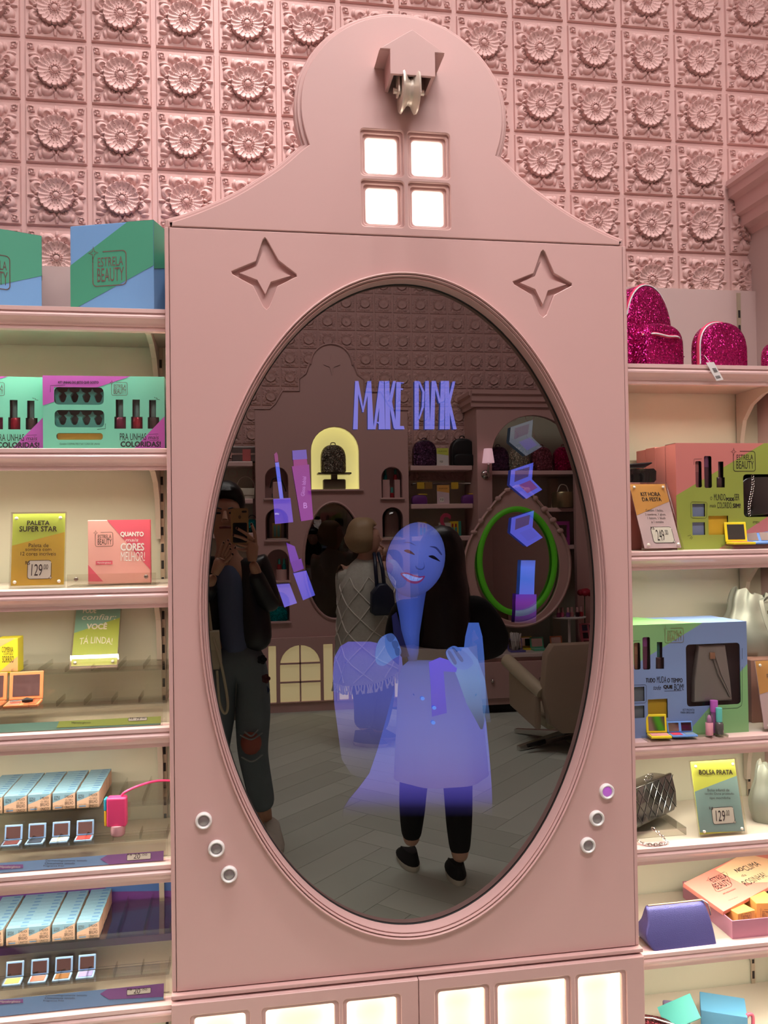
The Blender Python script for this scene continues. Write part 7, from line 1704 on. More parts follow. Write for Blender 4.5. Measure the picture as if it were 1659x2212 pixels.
# hands with dark nails
Yh = -1.872
def HP(px, py, Y=Yh): q = M(px, py, Y); return Vector((q.x, Y, q.z))
nail = mat('dark_nail', (40, 14, 20), 0.25)
hand(ph, o, (HP(545, 1212, -1.885), HP(544, 1172, -1.878)), [[HP(547, 1166, -1.874), HP(530, 1152, -1.862), HP(512, 1141, -1.8585)], [HP(547, 1174, -1.874), HP(524, 1162, -1.862), HP(503.5, 1156, -1.8585)], [HP(544, 1181, -1.875), HP(524, 1178, -1.866), HP(507, 1172, -1.872)], [HP(541, 1187, -1.876), HP(524, 1188, -1.872), HP(508, 1183, -1.880)], [HP(552, 1178, -1.882), HP(550, 1152, -1.880), HP(543, 1132, -1.885)]], m_skin, 0.0082, 0.027, nail)
hand(ph, o, (HP(464, 1240, -1.895), HP(478, 1207, -1.885)), [[HP(473, 1203, -1.884), HP(477, 1188, -1.878), HP(483, 1172, -1.878)], [HP(479, 1199, -1.883), HP(486, 1183, -1.876), HP(493, 1167, -1.878)], [HP(484, 1201, -1.884), HP(491, 1188, -1.877), HP(497, 1175, -1.879)], [HP(488, 1206, -1.885), HP(495, 1196, -1.880), HP(498, 1186, -1.882)], [HP(474, 1218, -1.885), HP(491, 1210, -1.876), HP(503, 1197, -1.876)]], m_skin, 0.0082, 0.026, nail)
# phone
p0 = M(518, 1136.5, -1.862); w2, h2 = 0.0385, 0.079
tel = thing('phone', 'gold phone held up before the face', 'phone', (p0.x, -1.862, p0.z - h2), 0)
plate(rrect(-w2, w2, 0, 2 * h2, 0.011), [], 0.0075, 0.001, y0=-0.0075).build('body', mat('phone_gold', (196, 160, 110), 0.3, 0.8), tel)
mb = MB(); mb.v = []; plate(rrect(-w2 * 0.80, w2 * 0.82, 0.006, 0.094, 0.006), [], 0.0008, y0=0.0001).build('card_sleeve', mat('phone_black', (12, 12, 14), 0.4), tel)
mb = MB(); mb.flat(rrect(0.009, 0.031, 2 * h2 - 0.020, 2 * h2 - 0.011, 0.0044), 0.0006); mb.build('camera_lens', m_dark, tel)
mb = MB(); ap = [(0.0, 0.1265), (0.004, 0.1255), (0.0065, 0.121), (0.0055, 0.114), (0.002, 0.1105), (-0.002, 0.1105), (-0.0055, 0.114), (-0.0065, 0.121), (-0.004, 0.1255)]; mb.flat([(x, z) for x, z in ap], 0.0006); mb.flat([(0.0005, 0.1275), (0.003, 0.128), (0.0035, 0.131), (0.001, 0.1305)], 0.0006); mb.build('emblem', mat('emblem_brown', (110, 84, 56), 0.4), tel)
# bag on the shoulder
bo_ = M(462, 1375, Yb + 0.13); bgp = thing('shoulder_bag', 'cream shoulder bag hanging at the side of the person with the phone', 'bag', (bo_.x - 0.03, Yb + 0.115, bo_.z - 0.14)); m_cb = mat('cream_bag', (206, 194, 166), 0.5)
mb = MB(); soft(mb, [(-0.13, 0.0), (0.055, 0.0), (0.066, 0.03), (0.055, 0.17), (-0.12, 0.17)], 0.0, 0.09, 0.1, flat_bottom=False); mb.build('body', m_cb, bgp, smooth=50)
mb = MB(); soft(mb, [(-0.13, 0.10), (0.058, 0.09), (0.058, 0.172), (-0.12, 0.172)], 0.085, 0.1, 0.06, flat_bottom=False); mb.build('flap', m_cb, bgp, smooth=50)
mb = MB(); mb.tube(smooth_path([(0.02, 0.05, 0.168), (0.0, 0.02, 0.34), (-0.03, -0.06, 0.52)], 6), 0.007, 8); mb.build('strap', m_cb, bgp, smooth=60)
mb = MB(); mb.tube(smooth_path([(0.03, 0.10, 0.15), (0.065, 0.105, 0.02), (0.09, 0.10, -0.14), (0.078, 0.10, -0.19), (0.055, 0.10, -0.14), (0.045, 0.10, 0.0)], 6), 0.006, 8); mb.build('loose_strap', m_cb, bgp, smooth=60)

# ------------------------------------------------------------------ grey-haired person in the argyle poncho, back turned
Ye = -3.76
o = (M(790, 1400, Ye).x, Ye, 0.0)
el = thing('person', 'fair-haired person in a grey argyle poncho and jeans turned aside', 'person', o)
J = {}
J['pelvis'] = JP(792, 1400, Ye, 0.14, 0.11); J['waist'] = JP(788, 1330, Ye, 0.13, 0.11); J['chest'] = JP(785, 1260, Ye, 0.145, 0.11); J['neckb'] = JP(788, 1212, Ye, 0.06); J['neck'] = JP(792, 1196, Ye + 0.01, 0.055)
J['jaw'] = JP(800, 1182, Ye + 0.01, 0.07); J['head'] = JP(794, 1160, Ye, 0.092, 0.10); J['crown'] = JP(790, 1140, Ye, 0.078, 0.085)
J['shR'] = JP(832, 1222, Ye, 0.06); J['elR'] = JP(866, 1262, Ye - 0.12, 0.048); J['wrR'] = JP(832, 1196, Ye - 0.26, 0.03)
J['shL'] = JP(742, 1225, Ye, 0.06); J['elL'] = JP(744, 1300, Ye - 0.05, 0.048); J['wrL'] = JP(772, 1330, Ye - 0.2, 0.03)
J['hipR'] = JP(818, 1425, Ye, 0.10); J['knR'] = JP(828, 1510, Ye - 0.02, 0.07); J['anR'] = JP(815, 1583, Ye - 0.06, 0.045); J['hipL'] = JP(780, 1425, Ye, 0.10); J['knL'] = JP(789, 1510, Ye + 0.03, 0.07); J['anL'] = JP(784, 1580, Ye + 0.05, 0.045)
skinned('body', rel(J, o), Eb, m_skin2, el, 2, 'pelvis')
Jl = {k: J[k][:3] + (J[k][3] * 1.12 + 0.006,) for k in ('hipR', 'knR', 'hipL', 'knL')}; Jl['pelvis'] = J['pelvis'][:3] + (0.15, 0.12)
for s in ('R', 'L'): m_ = Vector(J['kn' + s][:3]).lerp(Vector(J['an' + s][:3]), 0.95); Jl['he' + s] = tuple(m_) + (0.066,)
skinned('jeans', rel(Jl, o), [('pelvis', 'hipR'), ('hipR', 'knR'), ('knR', 'heR'), ('pelvis', 'hipL'), ('hipL', 'knL'), ('knL', 'heL')], m_jean2, el, 2, 'pelvis')
# poncho: rings from the neck to a slanting hem
def pon(u, a):
    zt_ = M(788, 1206, Ye).z; hemz = M(800, 1462, Ye).z
    c_, s_ = math.cos(a), math.sin(a)
    hem = hemz + 0.10 * c_ * (1 if c_ > 0 else 0.35) - 0.05 * s_ * 0
    wx = 0.055 + (0.125 * min(1, u * 5)) + 0.075 * u ** 1.2 + 0.02 * math.sin(6 * a) * u; wy = 0.05 + 0.09 * min(1, u * 5) + 0.09 * u
    cx_ = M(788 + 16 * u, 1300, Ye).x
    sh = 1 - 0.0 * u
    uu = u if u > 0.18 else u * (0.45 + 0.55 * u / 0.18)
    return (cx_ + wx * c_, Ye + wy * s_, zt_ + (hem - zt_) * uu)
rs = [[pon(k / 14, 2 * PI * i / 48) for i in range(48)] for k in range(15)]
mb = MB(); mb.rings(rs, None, True, False); po_ = relm(mb, o).build('poncho', m_knit, el, smooth=70)
m_line = mat('argyle_line', (236, 232, 222), 0.95)
for k in range(8):
    for sg in (-1, 1):
        pts = []
        for j in range(13):
            u = 0.16 + 0.82 * j / 12; a = k * PI / 4 + sg * (j / 12) * PI * 0.95; p = Vector(pon(u, a)); c_ = Vector((M(788 + 16 * u, 1300, Ye).x, Ye, p.z)); d_ = (p - c_); pts.append(p + d_.normalized() * 0.003)
        mb = MB(); mb.tube(pts, 0.0042, 5); relm(mb, o).build('argyle_line', m_line, po_, smooth=60)
mb = MB()
for i in range(90):
    a = 2 * PI * i / 90; p = Vector(pon(1.0, a)); mb.tube([p, p + Vector((0.006 * math.sin(i * 1.7), 0.004, -0.028)), p + Vector((0.012 * math.sin(i * 2.9), 0.006, -0.055))], [0.006, 0.005, 0.008], 5)
fr_ = relm(mb, o).build('fringe', m_line, po_, smooth=60); fr_['kind'] = 'stuff'
m_fair = mat('hair_fair', (166, 138, 104), 0.5, bump=0.6, bscale=60, var=0.15, vscale=14)
hc = M(786, 1160, Ye)
mb = MB(); rs = []
for k in range(1, 13):
    t = PI * k / 13; ring = []
    for i in range(28):
        a = 2 * PI * i / 28; rr = math.sin(t) ** 0.75; bulge = 1.12 if k > 6 else 1.0
        x = 0.112 * rr * math.cos(a) * bulge; y = 0.118 * rr * math.sin(a) * bulge; z = -0.125 * math.cos(PI - t) 
        # leave the face free towards +x
        if x > 0.055 and z < 0.06: x = 0.055
        wv_ = 1 + 0.025 * math.sin(5 * a + 0.6 * k) + 0.022 * math.sin(17 * a + 0.9 * k)
        ring.append((hc.x + x * wv_ - 0.008, Ye + y * wv_, hc.z + 0.012 + z))
    rs.append(ring)
mb.rings(rs); relm(mb, o).build('hair', m_fair, el, smooth=70)
mb = MB(); mb.tube([(hc.x + 0.098, Ye + 0.005, hc.z + 0.01), (hc.x + 0.122, Ye + 0.005, hc.z - 0.026)], [0.010, 0.014], 8); relm(mb, o).build('nose', m_skin2, el, smooth=70)
mb = MB(); mb.ball((hc.x + 0.088, Ye + 0.045, hc.z + 0.006), 0.006, 0.012, 0.006, 8, 6); relm(mb, o).build('eye', m_dark, el, smooth=70)
mb = MB(); mb.tube([(hc.x + 0.098, Ye + 0.03, hc.z - 0.055), (hc.x + 0.104, Ye, hc.z - 0.054)], 0.006, 6); relm(mb, o).build('mouth', mat('lip_dark', (130, 60, 60), 0.5), el, smooth=60)
# hand at the collar
def HQ(px, py, Y): q = M(px, py, Y); return Vector((q.x, Y, q.z))
hand(el, o, (HQ(834, 1198, Ye - 0.25), HQ(826, 1188, Ye - 0.20)), [[HQ(824, 1188 + 3 * k, Ye - 0.19), HQ(819, 1187 + 3 * k, Ye - 0.15), HQ(815, 1190 + 3 * k, Ye - 0.11)] for k in range(4)] + [[HQ(828, 1184, Ye - 0.21), HQ(822, 1179, Ye - 0.18), HQ(817, 1177, Ye - 0.15)]], m_skin2, 0.0085, 0.027)
Js = {'a': J['shR'][:3] + (0.072,), 'b': J['elR'][:3] + (0.066,), 'c': tuple(Vector(J['elR'][:3]).lerp(Vector(J['wrR'][:3]), 0.8)) + (0.05,)}
skinned('sleeve', rel(Js, o), [('a', 'b'), ('b', 'c')], m_knit, el, 2)
Jx = {'a': J['shL'][:3] + (0.068,), 'b': J['elL'][:3] + (0.06,), 'c': J['wrL'][:3] + (0.045,)}
skinned('sleeve', rel(Jx, o), [('a', 'b'), ('b', 'c')], m_knit, el, 2)
q = M(796, 1600, Ye); shoe(el, M(797, 1600, Ye).x - o[0], 0.02 + 0.05, 0.001, R(-62), 0.25, 0.09, 0.095, mat('grey_sneaker', (70, 74, 84), 0.7)); shoe(el, M(826, 1600, Ye).x - o[0], -0.08, 0.001, R(-70), 0.25, 0.09, 0.095, mat('grey_sneaker', (70, 74, 84), 0.7))
nb = M(822, 1285, Ye + 0.16); bg2 = thing('navy_shoulder_bag', 'slouchy navy bag on the shoulder of the person in the poncho', 'bag', (nb.x, Ye + 0.15, nb.z - 0.13)); mb = MB(); soft(mb, [(-0.075, 0.02), (-0.05, 0.0), (0.06, 0.0), (0.09, 0.03), (0.075, 0.16), (0.03, 0.21), (-0.02, 0.21), (-0.07, 0.15)], 0.0, 0.10, 0.14, flat_bottom=False); mb.build('body', m_navy, bg2, smooth=60)
for s in (0, 1): mb = MB(); mb.tube(smooth_path([(-0.03 + 0.05 * s, 0.05, 0.19), (-0.035 + 0.045 * s, 0.04, 0.30), (-0.03 + 0.03 * s, -0.03, 0.385), (-0.02 + 0.03 * s, -0.12, 0.40)], 6), 0.013, 8); mb.build('strap', m_navy, bg2, smooth=60)

# ------------------------------------------------------------------ dark-haired person with back to the mirror
Yk = -1.50
o = (M(952, 1500, Yk).x, Yk, 0.0)
wk = thing('person', 'dark-haired person in black cardigan and white dress, back to the mirror', 'person', o)
J = {}
J['pelvis'] = JP(948, 1495, Yk, 0.120, 0.095); J['waist'] = JP(950, 1425, Yk, 0.10, 0.08); J['chest'] = JP(950, 1345, Yk, 0.125, 0.09); J['neckb'] = JP(951, 1275, Yk, 0.05); J['neck'] = JP(952, 1255, Yk, 0.045); J['jaw'] = JP(953, 1228, Yk - 0.02, 0.06); J['head'] = JP(953, 1190, Yk - 0.01, 0.075, 0.09); J['crown'] = JP(953, 1160, Yk, 0.062, 0.075)
J['shR'] = JP(1034, 1312, Yk, 0.042); J['elR'] = JP(1078, 1392, Yk - 0.08, 0.034); J['wrR'] = JP(1010, 1412, Yk - 0.22, 0.026); J['shL'] = JP(868, 1318, Yk, 0.042); J['elL'] = JP(862, 1400, Yk - 0.10, 0.034); J['wrL'] = JP(900, 1440, Yk - 0.20, 0.027)
J['hipR'] = JP(980, 1520, Yk, 0.076); J['knR'] = JP(990, 1720, Yk + 0.0, 0.056); J['anR'] = JP(994, 1866, Yk + 0.03, 0.037); J['hipL'] = JP(914, 1520, Yk, 0.076); J['knL'] = JP(892, 1705, Yk - 0.08, 0.056); J['anL'] = JP(888, 1828, Yk - 0.14, 0.037)
skinned('body', rel(J, o), Eb, m_skin2, wk, 2, 'pelvis')
Jl = {k: J[k][:3] + (J[k][3] * 1.06 + 0.004,) for k in ('hipR', 'knR', 'hipL', 'knL')}; Jl['pelvis'] = J['pelvis'][:3] + (0.108, 0.088)
for s in ('R', 'L'):
    a, b = Vector(J['kn' + s][:3]), Vector(J['an' + s][:3]); Jl['ca' + s] = tuple(a.lerp(b, 0.38)) + (0.060,); Jl['he' + s] = tuple(a.lerp(b, 0.90)) + (0.042,)
skinned('leggings', rel(Jl, o), [('pelvis', 'hipR'), ('hipR', 'knR'), ('knR', 'caR'), ('caR', 'heR'), ('pelvis', 'hipL'), ('hipL', 'knL'), ('knL', 'caL'), ('caL', 'heL')], m_blk, wk, 2, 'pelvis')
def dress(u, a):
    zt_ = M(950, 1392, Yk).z; zb_ = M(948, 1672, Yk).z; c_, s_ = math.cos(a), math.sin(a); wv_ = 1 + 0.03 * u * math.sin(7 * a)
    wx = 0.160 + 0.034 * u; wy = 0.142 + 0.05 * u
    return (M(948, 1500, Yk).x + wx * c_ * wv_, Yk + wy * s_ * wv_, zt_ + (zb_ - zt_) * u)
mb = MB(); mb.rings([[dress(k / 14, 2 * PI * i / 56) for i in range(56)] for k in range(15)], None, True, False); relm(mb, o).build('dress', m_wht, wk, smooth=70)
Jc = {'bk': JP(950, 1345, Yk, 0.142, 0.108), 'lo': JP(950, 1422, Yk, 0.122, 0.102), 'up': JP(951, 1292, Yk, 0.085, 0.07), 'shR': J['shR'][:3] + (0.080,), 'elR': J['elR'][:3] + (0.068,), 'wrR': tuple(Vector(J['elR'][:3]).lerp(Vector(J['wrR'][:3]), 0.85)) + (0.044,), 'shL': J['shL'][:3] + (0.080,), 'elL': J['elL'][:3] + (0.068,), 'wrL': tuple(Vector(J['elL'][:3]).lerp(Vector(J['wrL'][:3]), 0.85)) + (0.044,)}
skinned('cardigan', rel(Jc, o), [('bk', 'lo'), ('bk', 'up'), ('bk', 'shR'), ('shR', 'elR'), ('elR', 'wrR'), ('bk', 'shL'), ('shL', 'elL'), ('elL', 'wrL')], m_blk, wk, 2, 'bk')
for s, (px, py) in (('R', (1006, 1414)), ('L', (906, 1444))):
    Yq = Yk - 0.235 if s == 'R' else Yk - 0.215
    hand(wk, o, (Vector(J['wr' + s][:3]), HQ(px - (14 if s == 'R' else -12), py + 4, Yq)), [[HQ(px - (16 if s == 'R' else -14), py + 1 + 5 * k, Yq), HQ(px - (26 if s == 'R' else -24), py + 3 + 5 * k, Yq - 0.01), HQ(px - (33 if s == 'R' else -30), py + 7 + 5 * k, Yq)] for k in range(4)] + [[HQ(px - (6 if s == 'R' else -6), py - 4, Yq), HQ(px - (14 if s == 'R' else -12), py - 10, Yq), HQ(px - (20 if s == 'R' else -18), py - 14, Yq)]], m_skin2, 0.008, 0.024)
# long hair down the back
def hairp(k, a):
    tab = [(1134, 0.004), (1138, 0.038), (1150, 0.068), (1170, 0.088), (1200, 0.096), (1235, 0.098), (1270, 0.104), (1310, 0.114), (1350, 0.118), (1390, 0.114), (1420, 0.100), (1434, 0.080)]
    py, w_ = tab[k]; c_, s_ = math.cos(a), math.sin(a)
    dep = 0.098 if k < 6 else 0.135; dep = min(dep, w_ * 1.1 if k < 5 else dep)
    z = M(952, py, Yk).z; y = Yk + 0.005 + dep * s_ * (1.0 if s_ > 0 else (0.55 if k > 3 else 0.9)); x = M(953 if k < 6 else 955, 1200, Yk).x + w_ * c_ * (1 + 0.03 * math.sin(9 * a + k))
    return (x, y, z + (0.01 * math.sin(5 * a) if k > 9 else 0))
mb = MB(); mb.rings([[hairp(k, 2 * PI * i / 36) for i in range(36)] for k in range(12)]); relm(mb, o).build('hair', m_hair, wk, smooth=70)
mb = MB(); hz2 = M(953, 1190, Yk).z; mb.ball((M(953, 1190, Yk).x, Yk - 0.125, hz2 - 0.03), 0.014, 0.016, 0.02, 8, 6); relm(mb, o).build('nose', m_skin2, wk, smooth=70)
for s in (-1, 1): mb = MB(); mb.ball((M(953, 1190, Yk).x + s * 0.03, Yk - 0.108, hz2), 0.012, 0.006, 0.006, 8, 6); relm(mb, o).build('eye', m_dark, wk, smooth=70)
for s, xx, yy in (('R', 993, Yk - 0.055), ('L', 888, Yk - 0.225)):
    q = Vector(J['an' + s][:3]); shoe(wk, q.x - o[0], yy - o[1], 0.001, PI + R(4 if s == 'R' else -6), 0.235, 0.088, 0.075, mat('black_canvas', (20, 19, 22), 0.8))
# ================================================================== what the screen behind the half-mirror shows
def SG(px, py):
    q = P(px, py, YM); return (q.x - CX, q.z - 0.487)
_lay = [0]
def layer(): _lay[0] += 1; return YM - 0.0002 * _lay[0]
def col_mesh(name, verts, faces, cols, parent):
    me = bpy.data.meshes.new(name); me.from_pydata(verts, [], faces)
    at = me.color_attributes.new('Col', 'FLOAT_COLOR', 'POINT')
    for i, c in enumerate(cols): at.data[i].color = tuple(lin(c)[:3]) + (1,)
    me.materials.append(m_scr); me.update()
    return link(name, me, parent)
m_scr = screen_mat('lit_screen_pixels', vcol=True, strength=1.0)
def mixc(a, b, t): return tuple(x + (y - x) * t for x, y in zip(a, b))
def rows(name, R_, parent=glass, nx=5, side=0.0):
    """screen shape given as pixel rows (y, x left, x right, colour), colours run on between the rows; side dims its flanks"""
    y = layer(); V = []; C_ = []; F_ = []
    for (py, a, b, c) in R_:
        for i in range(nx):
            t = i / (nx - 1); p = SG(a + (b - a) * t, py); V.append((p[0], y, p[1])); e = 1 - side * (2 * t - 1) ** 2; C_.append(tuple(v * e for v in c))
    for r in range(len(R_) - 1):
        for i in range(nx - 1): F_.append((r * nx + i, r * nx + i + 1, (r + 1) * nx + i + 1, (r + 1) * nx + i))
    return col_mesh(name, V, F_, C_, parent)
def shape(name, pts, c, parent=glass, c2=None, smooth=False):
    """screen shape given as an outline in pixels, colour running from c (top) to c2 (bottom)"""
    if smooth: pts = [(p.x, p.y) for p in smooth_path([(a, b, 0) for a, b in pts], 4, True)]
    y = layer(); q = [SG(*p) for p in pts]
    tr = tessellate_polygon([[Vector((a, b, 0)) for a, b in q]])
    y0, y1 = min(p[1] for p in pts), max(p[1] for p in pts)
    return col_mesh(name, [(a, y, b) for a, b in q], [tuple(t) for t in tr], [mixc(c, c2, (p[1] - y0) / (y1 - y0)) if c2 else c for p in pts], parent)
def stext(name, s, x0, y0, x1, y1, c, rot=0, parent=glass):
    y = layer(); a = SG(x0, (y0 + y1) / 2); b = SG(x1, (y0 + y1) / 2); t = SG((x0 + x1) / 2, y0); d = SG((x0 + x1) / 2, y1)
    mb = MB()
    if rot: text(mb, s, (a[0] + b[0]) / 2, (t[1] + d[1]) / 2, t[1] - d[1], b[0] - a[0], y, None, rot)
    else: text(mb, s, (a[0] + b[0]) / 2, (t[1] + d[1]) / 2, b[0] - a[0], t[1] - d[1], y)
    return col_mesh(name, mb.v, mb.f, [c] * len(mb.v), parent)
K = (0, 0, 0); BL = (62, 78, 168); PU = (96, 62, 140)

# girl on the screen: ghostly sleeves and dress first, then neck, face and hands
LIL = (84, 78, 138)
rows('screen_sleeve', [(1386, 752, 800, (70, 66, 150)), (1396, 735, 850, (70, 66, 150)), (1420, 722, 868, (72, 74, 150)), (1460, 719, 872, (70, 74, 146)), (1520, 722, 862, (72, 74, 138)), (1580, 730, 845, (70, 68, 112)), (1640, 738, 822, (52, 50, 74)), (1670, 757, 805, (36, 34, 48)), (1680, 775, 795, (30, 28, 40))], nx=7)
rows('screen_dress', [(1426, 884, 992, (40, 54, 110)), (1440, 868, 1030, (62, 78, 146)), (1500, 848, 1046, (70, 80, 156)), (1560, 832, 1050, (74, 84, 162)), (1620, 815, 1056, (76, 82, 158)), (1670, 798, 1060, (74, 72, 150)), (1700, 776, 1062, (68, 60, 138)), (1725, 755, 1063, (50, 44, 110)), (1745, 742, 1063, (22, 18, 50)), (1765, 740, 1063, K)], nx=9)
rows('screen_sleeve', [(1345, 1012, 1034, (56, 84, 158)), (1375, 1005, 1042, (58, 84, 160)), (1420, 1000, 1046, (60, 86, 150)), (1470, 1030, 1048, (58, 84, 130)), (1530, 1044, 1056, (50, 66, 100)), (1560, 1050, 1060, (34, 40, 60))], nx=5)
rows('screen_cuff', [(1398, 978, 1010, (78, 106, 180)), (1425, 972, 1032, (84, 116, 176)), (1470, 990, 1048, (82, 116, 168)), (1520, 1008, 1050, (72, 100, 146)), (1560, 1030, 1046, (52, 70, 104)), (1575, 1038, 1042, (40, 54, 80))], nx=5)
shape('screen_bow', [(926, 1430), (950, 1420), (990, 1432), (985, 1452), (958, 1450), (965, 1540), (933, 1548), (930, 1480)], (70, 62, 190), c2=(58, 50, 168))
rows('screen_neck', [(1255, 856, 925, (46, 60, 132)), (1290, 854, 918, (50, 66, 140)), (1330, 862, 912, (52, 70, 146)), (1370, 868, 906, (54, 72, 146)), (1410, 876, 904, (46, 62, 130)), (1428, 882, 900, (30, 40, 90))], nx=5, side=0.25)
shape('screen_collar', [(846, 1330), (856, 1322), (872, 1380), (884, 1418), (868, 1420), (852, 1390)], (20, 20, 52))
# clenched hands
def fist(name, pts, knuckles, c):
    o_ = shape(name, pts, c, smooth=True, c2=mixc(c, (110, 140, 200), 0.3))
    for k in knuckles: shape('screen_finger', k, mixc(c, (40, 50, 90), 0.45), parent=glass, smooth=True)
fist('screen_hand', [(812, 1400), (822, 1378), (842, 1368), (853, 1374), (862, 1392), (866, 1412), (848, 1424), (828, 1438), (812, 1430)], [[(834, 1372), (846, 1368), (853, 1376), (846, 1386), (838, 1384)], [(846, 1386), (856, 1384), (861, 1394), (853, 1402), (848, 1396)], [(852, 1400), (862, 1400), (866, 1412), (856, 1416)]], (64, 92, 160))
fist('screen_hand', [(963, 1408), (972, 1398), (985, 1396), (1008, 1412), (1022, 1432), (1006, 1446), (985, 1442), (968, 1424)], [[(966, 1408), (972, 1406), (986, 1430), (980, 1434)], [(976, 1400), (982, 1400), (1000, 1424), (994, 1428)]], (66, 94, 166))
# face, tilted
fc_ = (897, 1209); ft = R(13)
def fp(u, v): return (fc_[0] + 63 * (u * math.cos(ft) - v * 1.30 * math.sin(ft)), fc_[1] + 63 * (u * math.sin(ft) + v * 1.30 * math.cos(ft)))
V = []; C_ = []; F_ = []; y = layer(); n = 40
p = SG(*fp(0, 0)); V.append((p[0], y, p[1])); C_.append((72, 86, 162))
for ring_, f_ in ((0.35, 1.0), (0.7, 0.95), (0.9, 0.86), (1.0, 0.74)):
    for i in range(n):
        a = 2 * PI * i / n; cu, sv = math.cos(a), math.sin(a); jaw = 1 - 0.12 * max(0, sv) ** 2
        p = SG(*fp(ring_ * cu * jaw, ring_ * sv)); V.append((p[0], y, p[1])); C_.append(tuple(c * f_ for c in mixc((76, 88, 164), (58, 72, 146), (sv + 1) / 2)))
for i in range(n): F_.append((0, 1 + i, 1 + (i + 1) % n))
for r in range(3):
    for i in range(n): F_.append((1 + r * n + i, 1 + (r + 1) * n + i, 1 + (r + 1) * n + (i + 1) % n, 1 + r * n + (i + 1) % n))
face = col_mesh('screen_face', V, F_, C_, glass)
def fshape(name, pts, c, smooth=True): return shape(name, [fp(*q) for q in pts], c, parent=glass, smooth=smooth)
fshape('screen_eyebrow', [(-0.55, -0.36), (-0.34, -0.42), (-0.08, -0.36), (-0.34, -0.39)], (58, 62, 118))
fshape('screen_eyebrow', [(0.36, -0.42), (0.60, -0.45), (0.84, -0.30), (0.80, -0.28), (0.58, -0.40)], (34, 40, 88))
fshape('screen_eye', [(-0.46, -0.17), (-0.34, -0.215), (-0.20, -0.19), (-0.06, -0.12), (-0.22, -0.125), (-0.36, -0.135)], (64, 40, 52))
fshape('screen_eye', [(0.40, -0.17), (0.54, -0.215), (0.68, -0.18), (0.84, -0.10), (0.68, -0.115), (0.52, -0.135)], (8, 8, 22))
fshape('screen_nose', [(0.04, 0.15), (0.14, 0.20), (0.28, 0.19), (0.33, 0.11), (0.27, 0.00), (0.36, 0.13), (0.30, 0.22), (0.12, 0.235)], (44, 54, 112))
fshape('screen_lips', [(-0.40, 0.44), (-0.20, 0.38), (0.05, 0.40), (0.28, 0.40), (0.44, 0.36), (0.36, 0.52), (0.20, 0.61), (-0.02, 0.62), (-0.24, 0.55)], (98, 34, 84))
fshape('screen_teeth', [(-0.33, 0.45), (-0.16, 0.42), (0.05, 0.44), (0.26, 0.44), (0.38, 0.41), (0.30, 0.50), (0.16, 0.55), (-0.02, 0.56), (-0.20, 0.51)], (100, 124, 192))
for u_ in (-0.2, -0.06, 0.08, 0.22): fshape('screen_tooth_line', [(u_ - 0.006, 0.43), (u_ + 0.006, 0.43), (u_ + 0.006, 0.53), (u_ - 0.006, 0.53)], (66, 84, 150), False)
# flower brooches on the dress
for (cx_, cy_) in ((912, 1508), (937, 1528), (935, 1560)):
    pts = [(cx_ + 4.5 * math.cos(2 * PI * i / 12), cy_ + 4 * math.sin(2 * PI * i / 12)) for i in range(12)]; shape('screen_sequin', pts, (60, 120, 215))

# brush lettering MAKE PINK
TB = (84, 98, 190)
def stroke_poly(name, strokes):
    y = layer(); V = []; F_ = []
    for (x0, y0, x1, y1, w0, w1) in strokes:
        a = [SG(x0 - w0 / 2, y0), SG(x0 + w0 / 2, y0), SG(x1 + w1 / 2, y1), SG(x1 - w1 / 2, y1)]; k = len(V); y -= 0.00002
        V += [(p[0], y, p[1]) for p in a]; F_.append((k, k + 1, k + 2, k + 3))
    return col_mesh(name, V, F_, [TB] * len(V), glass)
stroke_poly('screen_letter_m', [(770, 824, 767, 928, 7, 10), (770, 824, 784, 891, 7, 3), (797, 824, 783, 891, 8, 3), (797, 824, 800, 928, 8, 13)])
stroke_poly('screen_letter_a', [(823, 824, 808, 928, 9, 5), (824, 824, 824, 928, 9, 14), (814, 914, 822, 914, 2, 2), (814, 912, 822, 917, 8, 8)])
stroke_poly('screen_letter_k', [(835, 824, 837, 928, 10, 11), (851, 824, 842, 868, 6, 8), (842, 866, 853, 926, 7, 7)])
stroke_poly('screen_letter_e', [(860, 826, 858, 926, 10, 10), (860, 824, 871, 824, 10, 0), (866, 827, 866, 829, 10, 11), (864, 840, 864, 843, 10, 11), (862, 921, 862, 928, 18, 22)])
stroke_poly('screen_letter_p', [(898.8, 824, 898.8, 928, 9.5, 9.5), (904, 825, 913.5, 848, 4, 5), (913.5, 847, 912, 882, 5, 5), (912, 880, 904, 906, 5, 3)])
stroke_poly('screen_letter_i', [(921, 824, 922, 928, 8, 12)])
stroke_poly('screen_letter_n', [(935, 824, 932, 928, 8, 10), (937, 824, 949, 872, 6, 5), (955, 824, 953, 928, 9, 10)])
stroke_poly('screen_letter_k', [(964, 824, 965, 928, 9, 11), (979, 825, 968, 872, 6, 6), (968, 868, 981, 928, 6, 8)])
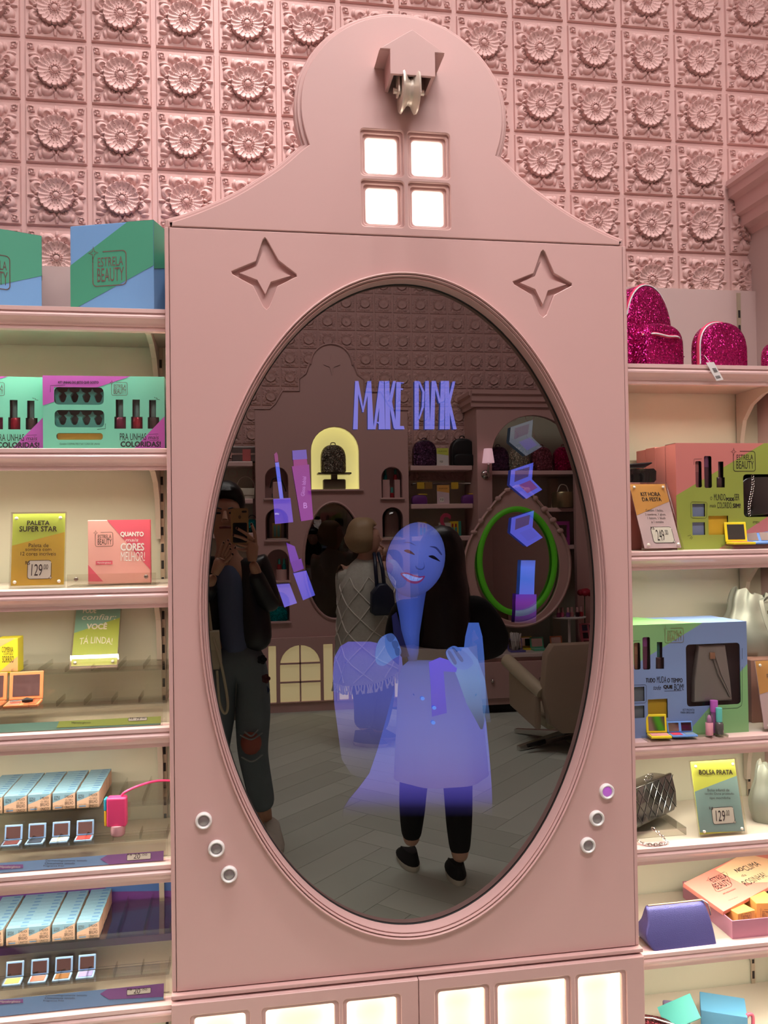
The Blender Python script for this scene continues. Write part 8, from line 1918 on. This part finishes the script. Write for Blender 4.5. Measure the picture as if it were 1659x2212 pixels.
# floating make-up
shape('screen_gloss_wand', [(592, 982), (597, 977), (600, 984), (601, 998), (594, 999)], (110, 40, 100))
shape('screen_gloss_wand', [(594, 1000), (602, 999), (612, 1077), (604, 1079)], (88, 100, 205))
shape('screen_gloss_cap', [(590, 1078), (627, 1076), (633, 1128), (594, 1132)], (84, 66, 176), c2=(92, 70, 170))
shape('screen_gloss_tube', [(631, 974), (661, 972), (663, 992), (632, 994)], (76, 70, 156)); shape('screen_gloss_tube', [(633, 994), (662, 992), (664, 1005), (634, 1008)], (118, 36, 108))
shape('screen_gloss_tube', [(630, 1008), (667, 1004), (676, 1122), (650, 1126)], (116, 38, 122), c2=(118, 44, 132))
stext('screen_lettering', 'Gloss labial', 651, 1030, 659, 1072, (170, 120, 190), rot=84); stext('screen_lettering', 'B', 655, 1086, 663, 1098, (180, 130, 200))
shape('screen_lipstick', [(618, 1172), (636, 1180), (645, 1208), (627, 1215)], (90, 48, 150)); shape('screen_lipstick', [(627, 1214), (650, 1206), (656, 1228), (634, 1236)], (84, 40, 140)); shape('screen_lipstick', [(633, 1238), (661, 1232), (680, 1285), (654, 1296)], (92, 82, 190), c2=(72, 74, 180))
shape('screen_lipstick_cap', [(597, 1262), (625, 1260), (641, 1302), (614, 1311)], (92, 84, 176), c2=(100, 92, 190))
def scompact(dx, dy, c, cp):
    f = lambda l: [(a + dx, b + dy) for a, b in l]
    shape('screen_compact', f([(1101, 1016), (1149, 1000), (1146, 1036), (1168, 1058), (1134, 1078), (1098, 1048)]), c)
    shape('screen_compact_mirror', f([(1110, 1018), (1141, 1009), (1138, 1030), (1108, 1042)]), mixc(c, (50, 34, 60), 0.7)); shape('screen_compact_pan', f([(1118, 1048), (1142, 1038), (1158, 1054), (1136, 1066)]), cp)
scompact(0, 0, (70, 78, 180), (96, 50, 110)); scompact(1, 103, (62, 74, 180), (60, 70, 170)); scompact(-1, -92, (64, 72, 84), (70, 66, 110))
rows('screen_polish_cap', [(1210, 1122, 1153, (60, 84, 170)), (1225, 1121, 1152, (66, 100, 205)), (1250, 1120, 1151, (48, 92, 190)), (1284, 1118, 1150, (70, 88, 190))]); rows('screen_polish_bottle', [(1283, 1111, 1155, (76, 40, 150)), (1300, 1110, 1155, (92, 32, 130)), (1318, 1110, 1155, (70, 30, 110)), (1345, 1108, 1154, (20, 10, 40))])

for _o in bpy.data.objects:
    if _o.name.startswith(('lettering', 'barcode')): _o['kind'] = 'stuff'
for _m in bpy.data.materials:
    if _m.name not in ('warm_white_lamp', 'warm_strip_lamp'): _m.cycles.emission_sampling = 'NONE'
